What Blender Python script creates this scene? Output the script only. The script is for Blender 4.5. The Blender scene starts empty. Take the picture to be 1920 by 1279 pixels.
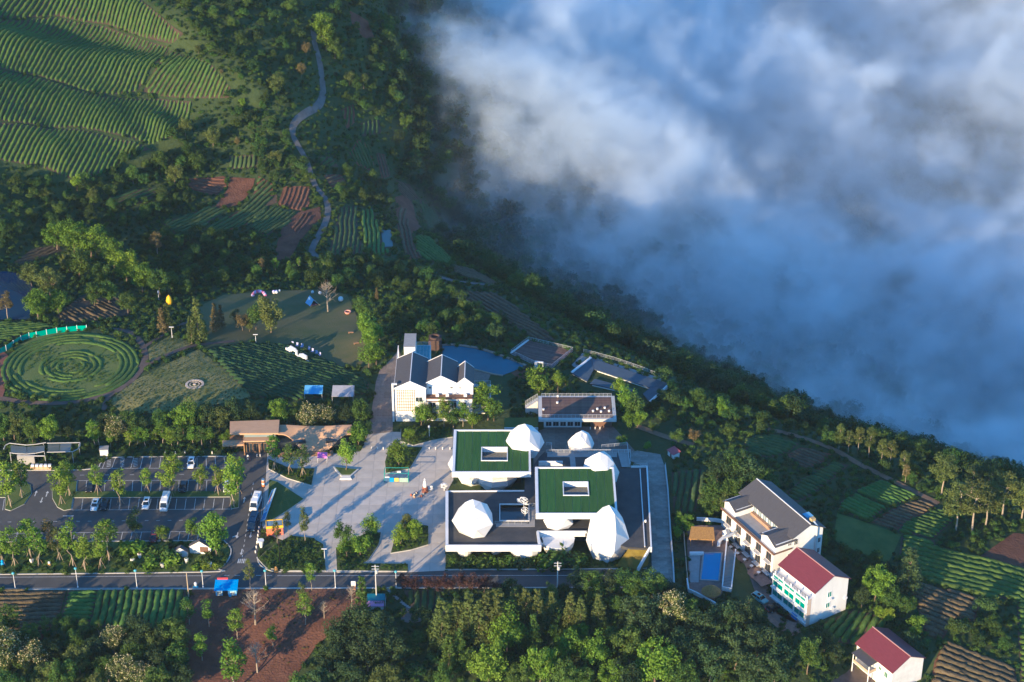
import bpy, bmesh, math, random
import numpy as np
from mathutils import Vector, Matrix
from mathutils.geometry import delaunay_2d_cdt, tessellate_polygon

random.seed(7)
RNG = np.random.default_rng(11)
SC = bpy.context.scene
COL = SC.collection
R = math.radians
PI = math.pi

# ------------------------------------------------------------------ camera
CAM_H, PITCH, FPX = 298.0, R(30.0), 70.0 / 36.0 * 1920.0
cam_data = bpy.data.cameras.new('camera')
cam_data.lens = 70.0
cam_data.sensor_width = 36.0
cam_data.clip_start = 1.0
cam_data.clip_end = 12000.0
cam = bpy.data.objects.new('camera', cam_data)
cam.location = (0, 0, CAM_H)
cam.rotation_euler = (PI / 2 - PITCH, 0, 0)
COL.objects.link(cam)
SC.camera = cam

# ------------------------------------------------------------------ sky and sun
SUN_EL, SUN_AZ = R(14.0), R(34.0)          # the sun stands behind the camera, to its left
SUN_DIR = Vector((-math.sin(SUN_AZ) * math.cos(SUN_EL), -math.cos(SUN_AZ) * math.cos(SUN_EL), math.sin(SUN_EL)))
world = bpy.data.worlds.new('World')
SC.world = world
world.use_nodes = True
wn = world.node_tree.nodes
sky = wn.new('ShaderNodeTexSky')
sky.sky_type = 'NISHITA'
sky.sun_disc = False
sky.sun_elevation = SUN_EL
sky.sun_rotation = math.atan2(SUN_DIR.x, SUN_DIR.y)
sky.altitude = 500
sky.air_density = 1.0
sky.dust_density = 0.3
sky.ozone_density = 6.0
world.node_tree.links.new(sky.outputs[0], wn['Background'].inputs[0])
wn['Background'].inputs[1].default_value = 0.15
sun_data = bpy.data.lights.new('sun', 'SUN')
sun_data.energy = 5.0
sun_data.angle = R(0.5)
sun_data.color = (1.0, 0.625, 0.34)
sun = bpy.data.objects.new('sun', sun_data)
sun.rotation_euler = (-SUN_DIR).to_track_quat('-Z', 'Y').to_euler()
sun.location = (-300, -300, 300)
COL.objects.link(sun)
SC.view_settings.view_transform = 'Standard'
SC.view_settings.look = 'None'
SC.view_settings.exposure = 1.3
SC.view_settings.gamma = 1.0
SC.view_settings.use_white_balance = True      # camera balanced for the low morning sun
SC.view_settings.white_balance_temperature = 5450
SC.view_settings.white_balance_tint = -8
SC.view_settings.use_curve_mapping = False
SC.render.engine = 'CYCLES'
cy = SC.cycles
cy.use_denoising = True
cy.max_bounces = 6
cy.diffuse_bounces = 2
cy.glossy_bounces = 2
cy.transmission_bounces = 3
cy.volume_bounces = 4
cy.transparent_max_bounces = 6
cy.volume_step_rate = 1.5
cy.volume_max_steps = 160
cy.caustics_reflective = False
cy.caustics_refractive = False

# ------------------------------------------------------------------ survey helper: photo pixel -> point of the site
CP, SP = math.cos(PITCH), math.sin(PITCH)
def ray(px, py):
    a = (np.asarray(px, float) - 960.0) / FPX
    b = (np.asarray(py, float) - 639.5) / FPX
    return a, CP - b * SP, -SP - b * CP
def flat(px, py, z=0.0):
    dx, dy, dz = ray(px, py)
    t = (z - CAM_H) / dz
    return np.stack([dx * t, dy * t], -1)
def smooth(x, a, b):
    t = np.clip((x - a) / (b - a), 0, 1)
    return t * t * (3 - 2 * t)
def in_poly(pts, poly):
    x, y = pts[..., 0], pts[..., 1]
    ins = np.zeros(x.shape, bool)
    n = len(poly)
    for i in range(n):
        x1, y1 = poly[i]; x2, y2 = poly[(i + 1) % n]
        if y1 == y2: continue
        c = ((y1 > y) != (y2 > y)) & (x < (x2 - x1) * (y - y1) / (y2 - y1) + x1)
        ins ^= c
    return ins
def dist_line(pts, line, closed=False):
    """unsigned distance to a polyline and the side (+ right of travel)"""
    best = np.full(pts.shape[:-1], 1e9); side = np.zeros(pts.shape[:-1])
    n = len(line)
    for i in range(n if closed else n - 1):
        a = np.asarray(line[i], float); b = np.asarray(line[(i + 1) % n], float)
        d = b - a; L2 = d @ d + 1e-9
        rel = pts - a
        tt = np.clip((rel @ d) / L2, 0, 1)
        q = rel - tt[..., None] * d
        ds = np.hypot(q[..., 0], q[..., 1])
        s = np.sign(rel[..., 0] * d[1] - rel[..., 1] * d[0])
        m = ds < best
        best = np.where(m, ds, best); side = np.where(m, s, side)
    return best, side
# value noise on the plane for shaping
_perm = RNG.random((64, 64))
def vnoise(x, y, sc):
    x = np.asarray(x) / sc; y = np.asarray(y) / sc
    xi = np.floor(x).astype(int); yi = np.floor(y).astype(int)
    fx = x - xi; fy = y - yi
    fx = fx * fx * (3 - 2 * fx); fy = fy * fy * (3 - 2 * fy)
    g = lambda a, b: _perm[a % 64, b % 64]
    return (g(xi, yi) * (1 - fx) + g(xi + 1, yi) * fx) * (1 - fy) + (g(xi, yi + 1) * (1 - fx) + g(xi + 1, yi + 1) * fx) * fy - 0.5

# ------------------------------------------------------------------ the lie of the land
FLAT_POLY = flat(*zip(*[(-150, 1125), (-150, 836), (180, 836), (420, 822), (700, 800), (725, 640), (990, 640), (1160, 690), (1250, 800), (1262, 1112), (700, 1112)]))
CTRL = [(-200, 1279, -1), (0, 1279, -2), (400, 1279, -4), (800, 1279, -5), (1200, 1279, -6), (1500, 1279, -8), (1900, 1279, -12), (700, 1180, -2), (200, 1190, -1),
        (1330, 1050, -2), (1450, 1060, -3.5), (1560, 1150, -5), (1700, 1250, -8), (1750, 1000, -7), (1900, 1050, -9), (1600, 900, -4), (1400, 850, -1.5), (1320, 760, -2), (1800, 930, -8),
        (133, 690, 2), (20, 690, 3), (365, 722, 3), (260, 740, 2.5), (500, 690, 1.0), (600, 650, -2.5), (600, 570, -7.5), (480, 550, -7.5), (350, 590, -2.5), (30, 550, -1), (150, 580, 0), (690, 690, -0.5),
        (850, 590, -4), (1000, 600, -4), (250, 450, -8), (450, 420, -13), (600, 420, -15), (700, 430, -19), (800, 500, -14), (700, 540, -9), (550, 350, -11), (700, 300, -22), (560, 240, -1), (600, 120, 12),
        (300, 300, 1), (100, 330, 7), (430, 200, 8), (100, 150, 30), (0, 0, 50), (300, 0, 40), (450, 60, 29), (600, 0, 26), (0, 420, 2), (-400, 400, 25), (-400, 0, 75), (-600, 800, 10), (-400, 1279, 0),
        (0, -300, 90), (500, -300, 30), (800, -200, -30), (2200, 1279, -20), (900, 1700, -8), (-300, 1700, -4), (2000, 1700, -18)]
_cz = np.array([c[2] for c in CTRL], float)
_cp = np.array([flat(c[0], c[1], c[2]) for c in CTRL])
def _phi(d): return np.sqrt(d * d + 35.0 ** 2)
_A = _phi(np.linalg.norm(_cp[:, None] - _cp[None], axis=-1))
_n = len(CTRL)
_M = np.zeros((_n + 1, _n + 1)); _M[:_n, :_n] = _A + np.eye(_n) * -2.0; _M[:_n, _n] = 1; _M[_n, :_n] = 1
_w = np.linalg.solve(_M, np.append(_cz, 0))
EDGE = [tuple(flat(a, b, z)) for a, b, z in [(560, -420, 0), (640, -80, -10), (700, 110, -18), (760, 330, -22), (850, 450, -17), (985, 545, -9), (1120, 615, -5), (1260, 690, -4), (1400, 752, -4), (1560, 805, -5), (1700, 838, -7), (1800, 870, -8), (1960, 905, -9), (2300, 1010, -12)]]
EDGE = [(-160, 1600)] + EDGE + [(900, 250)]
PADS = [([(1276, 975), (1385, 975), (1392, 1035), (1378, 1125), (1348, 1145), (1280, 1120)], -2.0), ([(1350, 985), (1380, 980), (1445, 1015), (1545, 1035), (1450, 1100), (1395, 1050)], -3.7), ([(1440, 1110), (1465, 1100), (1605, 1140), (1512, 1195), (1460, 1165)], -5.3), ([(1590, 1260), (1640, 1235), (1770, 1290), (1660, 1350)], -10.3)]
PADS = [(flat(*zip(*p), z), z) for p, z in PADS]
FURROWS = []        # lines of the terraces on the tea hill: the ground swells just above each
def H(x, y):
    x = np.asarray(x, float); y = np.asarray(y, float)
    shp = x.shape
    p = np.stack([x.ravel(), y.ravel()], -1)
    pc = np.stack([np.clip(p[:, 0], -420, 420), np.clip(p[:, 1], 250, 1150)], -1)
    out = np.full(len(p), _w[_n])
    for i in range(_n):
        out += _w[i] * _phi(np.hypot(pc[:, 0] - _cp[i, 0], pc[:, 1] - _cp[i, 1]))
    d, _ = dist_line(p, FLAT_POLY, True)
    d = np.where(in_poly(p, FLAT_POLY), 0, d)
    out = out * smooth(d, 0, 22)
    rough = smooth(d, 5, 60)
    for poly, zp in PADS:
        dp, _ = dist_line(p, poly, True); k = 1 - smooth(np.where(in_poly(p, poly), 0, dp), 0, 9)
        out = out * (1 - k) + zp * k; rough = rough * (1 - k)
    for line in FURROWS:
        df, sf = dist_line(p, line)
        up = -df * sf
        out = out + 3.6 * np.exp(-((up - 9.0) / 6.5) ** 2) - 1.6 * np.exp(-((up + 4.0) / 5.0) ** 2)
    e, side = dist_line(p, EDGE)
    s = -e * side          # metres out over the valley
    drop = np.where(s > -12, (s + 12) ** 2 / 48.0, 0)
    drop = np.where(s > 12, 12 + (s - 12) * 0.50, drop) * 0.9
    drop = np.minimum(drop, 95 + drop * 0.12)
    far = smooth(s, 520, 1100)
    out = out - drop + far * 230 + vnoise(p[:, 0], p[:, 1], 37) * 2.2 * rough + vnoise(p[:, 0] + 33, p[:, 1] * 1.6 + 11, 64) * 9.0 * rough * smooth(p[:, 1], 600, 680) * (s < 30) + vnoise(p[:, 0] + 90, p[:, 1], 120) * smooth(s, 20, 200) * 40
    return out.reshape(shp)
def site(px, py, z=None):
    """point of the site seen at a pixel of the photograph: on the terrain, or on the level z"""
    if z is not None:
        q = flat(px, py, z); return Vector((q[0], q[1], z))
    dx, dy, dz = (float(v) for v in ray(px, py))
    t = np.arange(380, 1300, 4.0)
    zz = CAM_H + t * dz - H(t * dx, t * dy)
    k = int(np.argmax(zz < 0)) if (zz < 0).any() else len(t) - 1
    lo, hi = t[max(k - 1, 0)], t[k]
    tt = np.linspace(lo, hi, 24)
    zz = CAM_H + tt * dz - H(tt * dx, tt * dy)
    k = int(np.argmax(zz < 0)) if (zz < 0).any() else 23
    q = tt[k]
    return Vector((q * dx, q * dy, CAM_H + q * dz))
def sites(pts):
    """many pixels on the terrain, XY only"""
    px, py = np.array(pts, float).T
    dx, dy, dz = ray(px, py)
    t = np.arange(380, 1300, 4.0)[:, None]
    zz = CAM_H + t * dz - H(t * dx, t * dy)
    k = np.where((zz < 0).any(0), (zz < 0).argmax(0), len(t) - 1)
    j = np.arange(len(px))
    z1, z0 = zz[k, j], zz[np.maximum(k - 1, 0), j]
    q = t[k, 0] - 4.0 * np.clip(z1 / np.where(z1 - z0 == 0, -1, z1 - z0), 0, 1)
    return np.stack([q * dx, q * dy], -1)

FURROWS += [sites(l) for l in ([(-120, 26), (0, 27), (100, 33), (200, 51), (325, 89)], [(-120, 95), (0, 116), (70, 143), (150, 169), (200, 179), (300, 186), (440, 187)], [(-120, 212), (0, 222), (135, 240), (275, 274)], [(-100, 280), (0, 287), (75, 314), (130, 336), (230, 309)])]

# ------------------------------------------------------------------ materials
MATS = {}
def mat(name, col, rough=0.8, var=0.0, vscale=1.0, col2=None, metal=0.0, spec=0.3, bump=0.0, bscale=None, coord='Object', objvar=0.0, trans=0.0, island=0.0, stretch=None, detail=4.0, ramp=None):
    if name in MATS: return MATS[name]
    m = bpy.data.materials.new(name); m.use_nodes = True
    nt = m.node_tree; N = nt.nodes; L = nt.links
    b = N['Principled BSDF']
    b.inputs['Roughness'].default_value = rough
    b.inputs['Metallic'].default_value = metal
    b.inputs['Specular IOR Level'].default_value = spec
    c = (*col, 1)
    b.inputs['Base Color'].default_value = c
    out = None
    tc = None
    if var or bump or col2:
        tc = N.new('ShaderNodeTexCoord'); src = tc.outputs[coord]
        if coord == 'World':
            src = None
        if stretch:
            mp = N.new('ShaderNodeMapping'); L.new(src, mp.inputs[0]); mp.inputs['Scale'].default_value = stretch; src = mp.outputs[0]
    if var or col2:
        nz = N.new('ShaderNodeTexNoise'); nz.inputs['Scale'].default_value = vscale; nz.inputs['Detail'].default_value = detail
        nz.inputs['Roughness'].default_value = 0.65
        L.new(src, nz.inputs['Vector'])
        mr = N.new('ShaderNodeMapRange'); mr.inputs[1].default_value = ramp[0] if ramp else 0.3; mr.inputs[2].default_value = ramp[1] if ramp else 0.7
        L.new(nz.outputs[0], mr.inputs[0])
        mx = N.new('ShaderNodeMix'); mx.data_type = 'RGBA'
        c2 = (*col2, 1) if col2 else tuple([v * (1 + var) for v in col]) + (1,)
        c1 = c if col2 else tuple([v * (1 - var) for v in col]) + (1,)
        mx.inputs[6].default_value = c1; mx.inputs[7].default_value = c2
        L.new(mr.outputs[0], mx.inputs[0]); out = mx.outputs[2]
    def modulate(out, fac_out, amt):
        mr = N.new('ShaderNodeMapRange'); mr.inputs[3].default_value = 1 - amt; mr.inputs[4].default_value = 1 + amt
        L.new(fac_out, mr.inputs[0])
        mm = N.new('ShaderNodeMix'); mm.data_type = 'RGBA'; mm.blend_type = 'MULTIPLY'; mm.inputs[0].default_value = 1
        if out is None: mm.inputs[6].default_value = c
        else: L.new(out, mm.inputs[6])
        L.new(mr.outputs[0], mm.inputs[7]); return mm.outputs[2]
    if objvar:
        oi = N.new('ShaderNodeObjectInfo'); out = modulate(out, oi.outputs['Random'], objvar)
        hs = N.new('ShaderNodeHueSaturation'); L.new(out, hs.inputs['Color'])
        mr = N.new('ShaderNodeMapRange'); mr.inputs[3].default_value = 0.5 - objvar * 0.06; mr.inputs[4].default_value = 0.5 + objvar * 0.06
        ma = N.new('ShaderNodeMath'); ma.operation = 'FRACT'; mu = N.new('ShaderNodeMath'); mu.operation = 'MULTIPLY'; mu.inputs[1].default_value = 7.31
        L.new(oi.outputs['Random'], mu.inputs[0]); L.new(mu.outputs[0], ma.inputs[0]); L.new(ma.outputs[0], mr.inputs[0]); L.new(mr.outputs[0], hs.inputs['Hue'])
        out = hs.outputs[0]
    if island:
        ge = N.new('ShaderNodeNewGeometry'); out = modulate(out, ge.outputs['Random Per Island'], island)
    if out is not None: L.new(out, b.inputs['Base Color'])
    if bump:
        nb = N.new('ShaderNodeTexNoise'); nb.inputs['Scale'].default_value = bscale or vscale * 3; nb.inputs['Detail'].default_value = 5
        L.new(src, nb.inputs['Vector'])
        bp = N.new('ShaderNodeBump'); bp.inputs['Strength'].default_value = 1.0; bp.inputs['Distance'].default_value = bump
        L.new(nb.outputs[0], bp.inputs['Height']); L.new(bp.outputs[0], b.inputs['Normal'])
    if trans:
        tr = N.new('ShaderNodeBsdfTranslucent'); ms = N.new('ShaderNodeMixShader'); ms.inputs[0].default_value = trans
        if out is not None: L.new(out, tr.inputs[0])
        else: tr.inputs[0].default_value = c
        L.new(b.outputs[0], ms.inputs[1]); L.new(tr.outputs[0], ms.inputs[2]); L.new(ms.outputs[0], N['Material Output'].inputs[0])
    MATS[name] = m
    return m

# ------------------------------------------------------------------ mesh helpers
class MB:
    def __init__(self): self.v = []; self.f = []
    def add(self, vs, fs):
        o = len(self.v); self.v += [tuple(p) for p in vs]; self.f += [tuple(i + o for i in f) for f in fs]; return self
    def box(self, x0, y0, z0, x1, y1, z1):
        return self.add([(x0, y0, z0), (x1, y0, z0), (x1, y1, z0), (x0, y1, z0), (x0, y0, z1), (x1, y0, z1), (x1, y1, z1), (x0, y1, z1)],
                        [(0, 3, 2, 1), (4, 5, 6, 7), (0, 1, 5, 4), (1, 2, 6, 5), (2, 3, 7, 6), (3, 0, 4, 7)])
    def prism(self, pts, z0, z1, caps=True):
        n = len(pts)
        a = sum(pts[i][0] * pts[(i + 1) % n][1] - pts[(i + 1) % n][0] * pts[i][1] for i in range(n))
        if a < 0: pts = list(pts)[::-1]
        z0f = z0 if callable(z0) else (lambda x, y: z0); z1f = z1 if callable(z1) else (lambda x, y: z1)
        vs = [(p[0], p[1], z0f(p[0], p[1])) for p in pts] + [(p[0], p[1], z1f(p[0], p[1])) for p in pts]
        fs = [(i, (i + 1) % n, (i + 1) % n + n, i + n) for i in range(n)]
        if caps:
            tri = tessellate_polygon([[Vector((p[0], p[1], 0)) for p in pts]])
            for t in tri:
                (x1, y1), (x2, y2), (x3, y3) = [pts[k][:2] for k in t]
                if (x2 - x1) * (y3 - y1) - (x3 - x1) * (y2 - y1) < 0: t = t[::-1]
                fs.append(tuple(k + n for k in t)); fs.append(tuple(t[::-1]))
        return self.add(vs, fs)
    def sheet(self, pts, z):
        n = len(pts); fs = []
        for t in tessellate_polygon([[Vector((p[0], p[1], 0)) for p in pts]]):
            (x1, y1), (x2, y2), (x3, y3) = [pts[k][:2] for k in t]
            if (x2 - x1) * (y3 - y1) - (x3 - x1) * (y2 - y1) < 0: t = t[::-1]
            fs.append(tuple(t))
        return self.add([(p[0], p[1], z) for p in pts], fs)
    def tube(self, p, q, r, r2=None, n=6):
        p = Vector(p); q = Vector(q); r2 = r if r2 is None else r2
        d = (q - p); 
        if d.length < 1e-6: return self
        d.normalize(); u = d.orthogonal().normalized(); w = d.cross(u)
        vs = []
        for c, rr in ((p, r), (q, r2)):
            for k in range(n):
                a = 2 * PI * k / n; vs.append(c + (u * math.cos(a) + w * math.sin(a)) * rr)
        fs = [(k, (k + 1) % n, (k + 1) % n + n, k + n) for k in range(n)] + [tuple(range(n))[::-1], tuple(range(n, 2 * n))]
        return self.add(vs, fs)
    def bar(self, p, q, w, h):
        """rectangular bar from p to q, w wide (horizontal), h high, p/q on its lower centre line"""
        p = Vector(p); q = Vector(q); d = (q - p); s = Vector((-d.y, d.x, 0))
        if s.length < 1e-6: s = Vector((1, 0, 0))
        s = s.normalized() * w / 2; k = Vector((0, 0, h))
        return self.add([p - s, q - s, q + s, p + s, p - s + k, q - s + k, q + s + k, p + s + k],
                        [(0, 3, 2, 1), (4, 5, 6, 7), (0, 1, 5, 4), (1, 2, 6, 5), (2, 3, 7, 6), (3, 0, 4, 7)])
    def lathe(self, prof, n=12, c=(0, 0, 0)):
        vs = []; fs = []
        for r, z in prof:
            for k in range(n):
                a = 2 * PI * k / n; vs.append((c[0] + r * math.cos(a), c[1] + r * math.sin(a), c[2] + z))
        m = len(prof)
        for i in range(m - 1):
            for k in range(n):
                fs.append((i * n + k, i * n + (k + 1) % n, (i + 1) * n + (k + 1) % n, (i + 1) * n + k))
        fs.append(tuple(range(n))[::-1]); fs.append(tuple(range((m - 1) * n, m * n)))
        return self.add(vs, fs)
    def mesh(self, name, material, smooth_=False):
        me = bpy.data.meshes.new(name); me.from_pydata(self.v, [], self.f)
        if material: me.materials.append(material)
        if smooth_: me.polygons.foreach_set('use_smooth', [True] * len(me.polygons))
        me.update(); return me
    def build(self, name, material, parent=None, loc=None, smooth_=False, rz=0):
        o = bpy.data.objects.new(name, self.mesh(name, material, smooth_)); COL.objects.link(o)
        if parent: o.parent = parent
        if loc is not None: o.location = loc
        if rz: o.rotation_euler.z = rz
        return o
def mesh_np(name, verts, faces, material, smooth_=False):
    """fast mesh from numpy: faces (n,3) or (n,4)"""
    me = bpy.data.meshes.new(name)
    verts = np.asarray(verts, np.float32); faces = np.asarray(faces, np.int32)
    k = faces.shape[1]
    me.vertices.add(len(verts)); me.vertices.foreach_set('co', verts.ravel())
    me.loops.add(faces.size); me.loops.foreach_set('vertex_index', faces.ravel())
    me.polygons.add(len(faces)); me.polygons.foreach_set('loop_start', np.arange(0, faces.size, k, dtype=np.int32))
    me.polygons.foreach_set('loop_total', np.full(len(faces), k, np.int32))
    if smooth_: me.polygons.foreach_set('use_smooth', np.ones(len(faces), bool))
    if material: me.materials.append(material)
    me.update(calc_edges=True); me.validate()
    return me
def link(name, me, parent=None, loc=None, rz=0.0, sc=None):
    o = bpy.data.objects.new(name, me); COL.objects.link(o)
    if parent: o.parent = parent
    if loc is not None: o.location = loc
    if rz: o.rotation_euler.z = rz
    if sc: o.scale = sc if hasattr(sc, '__len__') else (sc, sc, sc)
    return o
def tag(o, label=None, cat=None, group=None, kind=None):
    if label: o['label'] = label
    if cat: o['category'] = cat
    if group: o['group'] = group
    if kind: o['kind'] = kind
    return o
def thing(name, label, cat, loc=(0, 0, 0), rz=0.0, group=None):
    o = bpy.data.objects.new(name, None); COL.objects.link(o)
    o.location = loc; o.rotation_euler.z = rz; o.empty_display_size = 0.5
    return tag(o, label, cat, group)
def dup(root, loc, rz=0.0, label=None, sc=1.0, name=None):
    """copy a thing with its parts and sub-parts"""
    r = root.copy(); COL.objects.link(r); r.location = loc; r.rotation_euler.z = rz; r.scale = sc if hasattr(sc, '__len__') else (sc, sc, sc)
    if label: r['label'] = label
    for ch in list(root.children):
        c = ch.copy(); COL.objects.link(c); c.parent = r
        for g in list(ch.children):
            d = g.copy(); COL.objects.link(d); d.parent = c
    return r
ORD = ['first', 'second', 'third', 'fourth', 'fifth', 'sixth', 'seventh', 'eighth', 'ninth', 'tenth', 'eleventh', 'twelfth', 'thirteenth', 'fourteenth', 'fifteenth', 'sixteenth', 'seventeenth', 'eighteenth', 'nineteenth', 'twentieth'] + ['twenty-' + w for w in ('first', 'second', 'third', 'fourth', 'fifth', 'sixth', 'seventh', 'eighth', 'ninth')] + ['thirtieth'] + ['thirty-' + w for w in ('first', 'second', 'third', 'fourth', 'fifth', 'sixth', 'seventh', 'eighth', 'ninth')] + ['fortieth']
def nth(i, n, what):
    if n == 1: return what
    if i == 0: return 'leftmost of the ' + what
    if i == n - 1: return 'rightmost of the ' + what
    return ORD[i] + ' from left of the ' + what
# ------------------------------------------------------------------ the ground: one sheet
def axis(lo, a, b, hi, fine, grow=1.25):
    c = list(np.arange(a, b + fine, fine)); s = fine
    while c[-1] < hi: s *= grow; c.append(c[-1] + s)
    s = fine
    while c[0] > lo: s *= grow; c.insert(0, c[0] - s)
    return np.array(c)
gx = axis(-2500, -300, 330, 2500, 2.5); gy = axis(-600, 330, 980, 4500, 2.5)
GX, GY = np.meshgrid(gx, gy)
GZ = H(GX, GY) - 0.03
nx, ny = len(gx), len(gy)
ii = (np.arange(ny - 1)[:, None] * nx + np.arange(nx - 1)[None]).ravel()
M_GROUND = mat('ground', (0.030, 0.050, 0.016), 0.95, col2=(0.060, 0.085, 0.026), vscale=0.06, bump=0.4, bscale=0.5, detail=8)
ground = link('ground', mesh_np('ground', np.stack([GX.ravel(), GY.ravel(), GZ.ravel()], -1), np.stack([ii, ii + 1, ii + nx + 1, ii + nx], -1), M_GROUND, True))
tag(ground, kind='structure')

# ------------------------------------------------------------------ fog lying in the valley: a density grid
def valley_fog():
    m = bpy.data.materials.new('fog'); m.use_nodes = True
    N = m.node_tree.nodes; L = m.node_tree.links; N.clear()
    o = N.new('ShaderNodeOutputMaterial'); v = N.new('ShaderNodeVolumePrincipled')
    v.inputs['Color'].default_value = (0.89, 0.955, 1.0, 1); v.inputs['Density'].default_value = 1.0; v.inputs['Anisotropy'].default_value = 0.2
    L.new(v.outputs[0], o.inputs['Volume'])
    ng = bpy.data.node_groups.new('fog_field', 'GeometryNodeTree')
    ng.interface.new_socket('Geometry', in_out='OUTPUT', socket_type='NodeSocketGeometry')
    N = ng.nodes; L = ng.links
    go = N.new('NodeGroupOutput'); vc = N.new('GeometryNodeVolumeCube'); sm = N.new('GeometryNodeSetMaterial')
    lo, hi = FOG_LO, FOG_HI
    vc.inputs['Min'].default_value = lo; vc.inputs['Max'].default_value = hi
    for k, n in enumerate(('Resolution X', 'Resolution Y', 'Resolution Z')):
        vc.inputs[n].default_value = max(8, int((hi[k] - lo[k]) / (3.3, 3.3, 2.8)[k]))
    sm.inputs['Material'].default_value = m
    L.new(vc.outputs[0], sm.inputs[0]); L.new(sm.outputs[0], go.inputs[0])
    pos = N.new('GeometryNodeInputPosition'); sx = N.new('ShaderNodeSeparateXYZ'); L.new(pos.outputs[0], sx.inputs[0])
    def M(op, a, b=None, c=None, clamp=False):
        n = N.new('ShaderNodeMath'); n.operation = op; n.use_clamp = clamp
        for k, q in enumerate((a, b, c)):
            if q is None: continue
            if isinstance(q, (int, float)): n.inputs[k].default_value = q
            else: L.new(q, n.inputs[k])
        return n.outputs[0]
    def noise(scale, detail, dist=0.0, offs=(0, 0, 0), st=(1, 1, 1)):
        mp = N.new('ShaderNodeVectorMath'); mp.operation = 'MULTIPLY_ADD'; L.new(pos.outputs[0], mp.inputs[0]); mp.inputs[1].default_value = st; mp.inputs[2].default_value = offs
        n = N.new('ShaderNodeTexNoise'); n.inputs['Scale'].default_value = scale; n.inputs['Detail'].default_value = detail; n.inputs['Roughness'].default_value = 0.55
        n.inputs['Distortion'].default_value = dist; L.new(mp.outputs[0], n.inputs['Vector']); return M('SUBTRACT', n.outputs[0], 0.5)
    X, Y, Z = sx.outputs
    # how far out over the valley
    out = M('SUBTRACT', M('ADD', M('MULTIPLY', X, 0.745), M('MULTIPLY', Y, 0.667)), 388.0)
    far = M('DIVIDE', M('SUBTRACT', Y, 610.0), 190.0, clamp=True)
    far = M('MULTIPLY', far, M('SUBTRACT', 1.0, M('MULTIPLY', 0.85, M('DIVIDE', M('SUBTRACT', X, 30.0), 130.0, clamp=True))))
    big = noise(1 / 170.0, 2.0, 0.3, (40, 15, 0), (1, 1, 0.5))
    mid = noise(1 / 62.0, 5.0, 1.7, (7, 90, 0), (1, 1, 1.2))
    fine = noise(1 / 17.0, 4.0, 1.6, (3, 50, 9), (1, 1, 1.0))
    o2 = M('DIVIDE', out, 240.0, clamp=True)
    amp = M('ADD', 12.0, M('MULTIPLY', o2, 58.0))
    top = M('ADD', M('ADD', M('ADD', -45.0, M('MULTIPLY', far, 64.0)), M('MULTIPLY', o2, -24.0)),
            M('ADD', M('ADD', M('MULTIPLY', big, M('MULTIPLY', amp, 2.9)), M('MULTIPLY', mid, M('MULTIPLY', amp, 2.1))), M('MULTIPLY', fine, 40.0)))
    for (px, py, sg, dep_) in ((1570, 30, 55.0, 45.0), (1540, 270, 40.0, 22.0)):
        c = flat(px, py, -55.0)
        r2 = M('ADD', M('POWER', M('SUBTRACT', X, float(c[0])), 2.0), M('POWER', M('SUBTRACT', Y, float(c[1])), 2.0))
        top = M('SUBTRACT', top, M('MULTIPLY', dep_, M('EXPONENT', M('DIVIDE', r2, -2.0 * sg * sg))))
    d = M('DIVIDE', M('SUBTRACT', top, Z), 26.0, clamp=True)
    d = M('MULTIPLY', d, M('MULTIPLY', d, M('ADD', 0.38, M('MULTIPLY', M('ADD', M('MULTIPLY', fine, 1.5), mid), 2.3), clamp=True)))
    veil = M('DIVIDE', M('SUBTRACT', M('ADD', top, 16.0), Z), 34.0, clamp=True)       # thin wisps over the treetops
    d = M('ADD', d, M('MULTIPLY', M('MULTIPLY', veil, veil), M('MULTIPLY', 0.11, M('ADD', 0.5, M('MULTIPLY', M('ADD', fine, mid), 2.4), clamp=True))))
    d = M('ADD', d, M('MULTIPLY', 0.035, M('DIVIDE', M('SUBTRACT', -22.0, Z), 40.0, clamp=True)))       # thin mist down in the valley
    L.new(M('MULTIPLY', d, FOG_DENS), vc.inputs['Density'])
    me = bpy.data.meshes.new('valley_fog')
    ob = link('valley_fog', me)
    md = ob.modifiers.new('fog_field', 'NODES'); md.node_group = ng
    tag(ob, 'white morning fog filling the forested valley behind the ridge', 'fog', kind='stuff')
    return ob
FOG_LO, FOG_HI, FOG_DENS = (-140.0, 430.0, -110.0), (560.0, 1330.0, 30.0), 0.074
valley_fog()

# ------------------------------------------------------------------ thin morning haze in the air
def haze():
    m = bpy.data.materials.new('haze'); m.use_nodes = True; N = m.node_tree.nodes; N.clear()
    o = N.new('ShaderNodeOutputMaterial'); v = N.new('ShaderNodeVolumePrincipled')
    v.inputs['Color'].default_value = (0.72, 0.86, 1.0, 1); v.inputs['Density'].default_value = HAZE; v.inputs['Anisotropy'].default_value = 0.0
    m.node_tree.links.new(v.outputs[0], o.inputs['Volume'])
    zb = float(GZ.min()) - 1.0; zt = max(CAM_H, float(GZ.max())) + 6.0
    ob = MB().box(gx[0] - 5, gy[0] - 5, zb, gx[-1] + 5, gy[-1] + 5, zt).build('haze', m)
    tag(ob, 'thin blue morning haze over hills and valley', 'haze', kind='stuff')
HAZE = 0.00003
haze()
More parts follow.
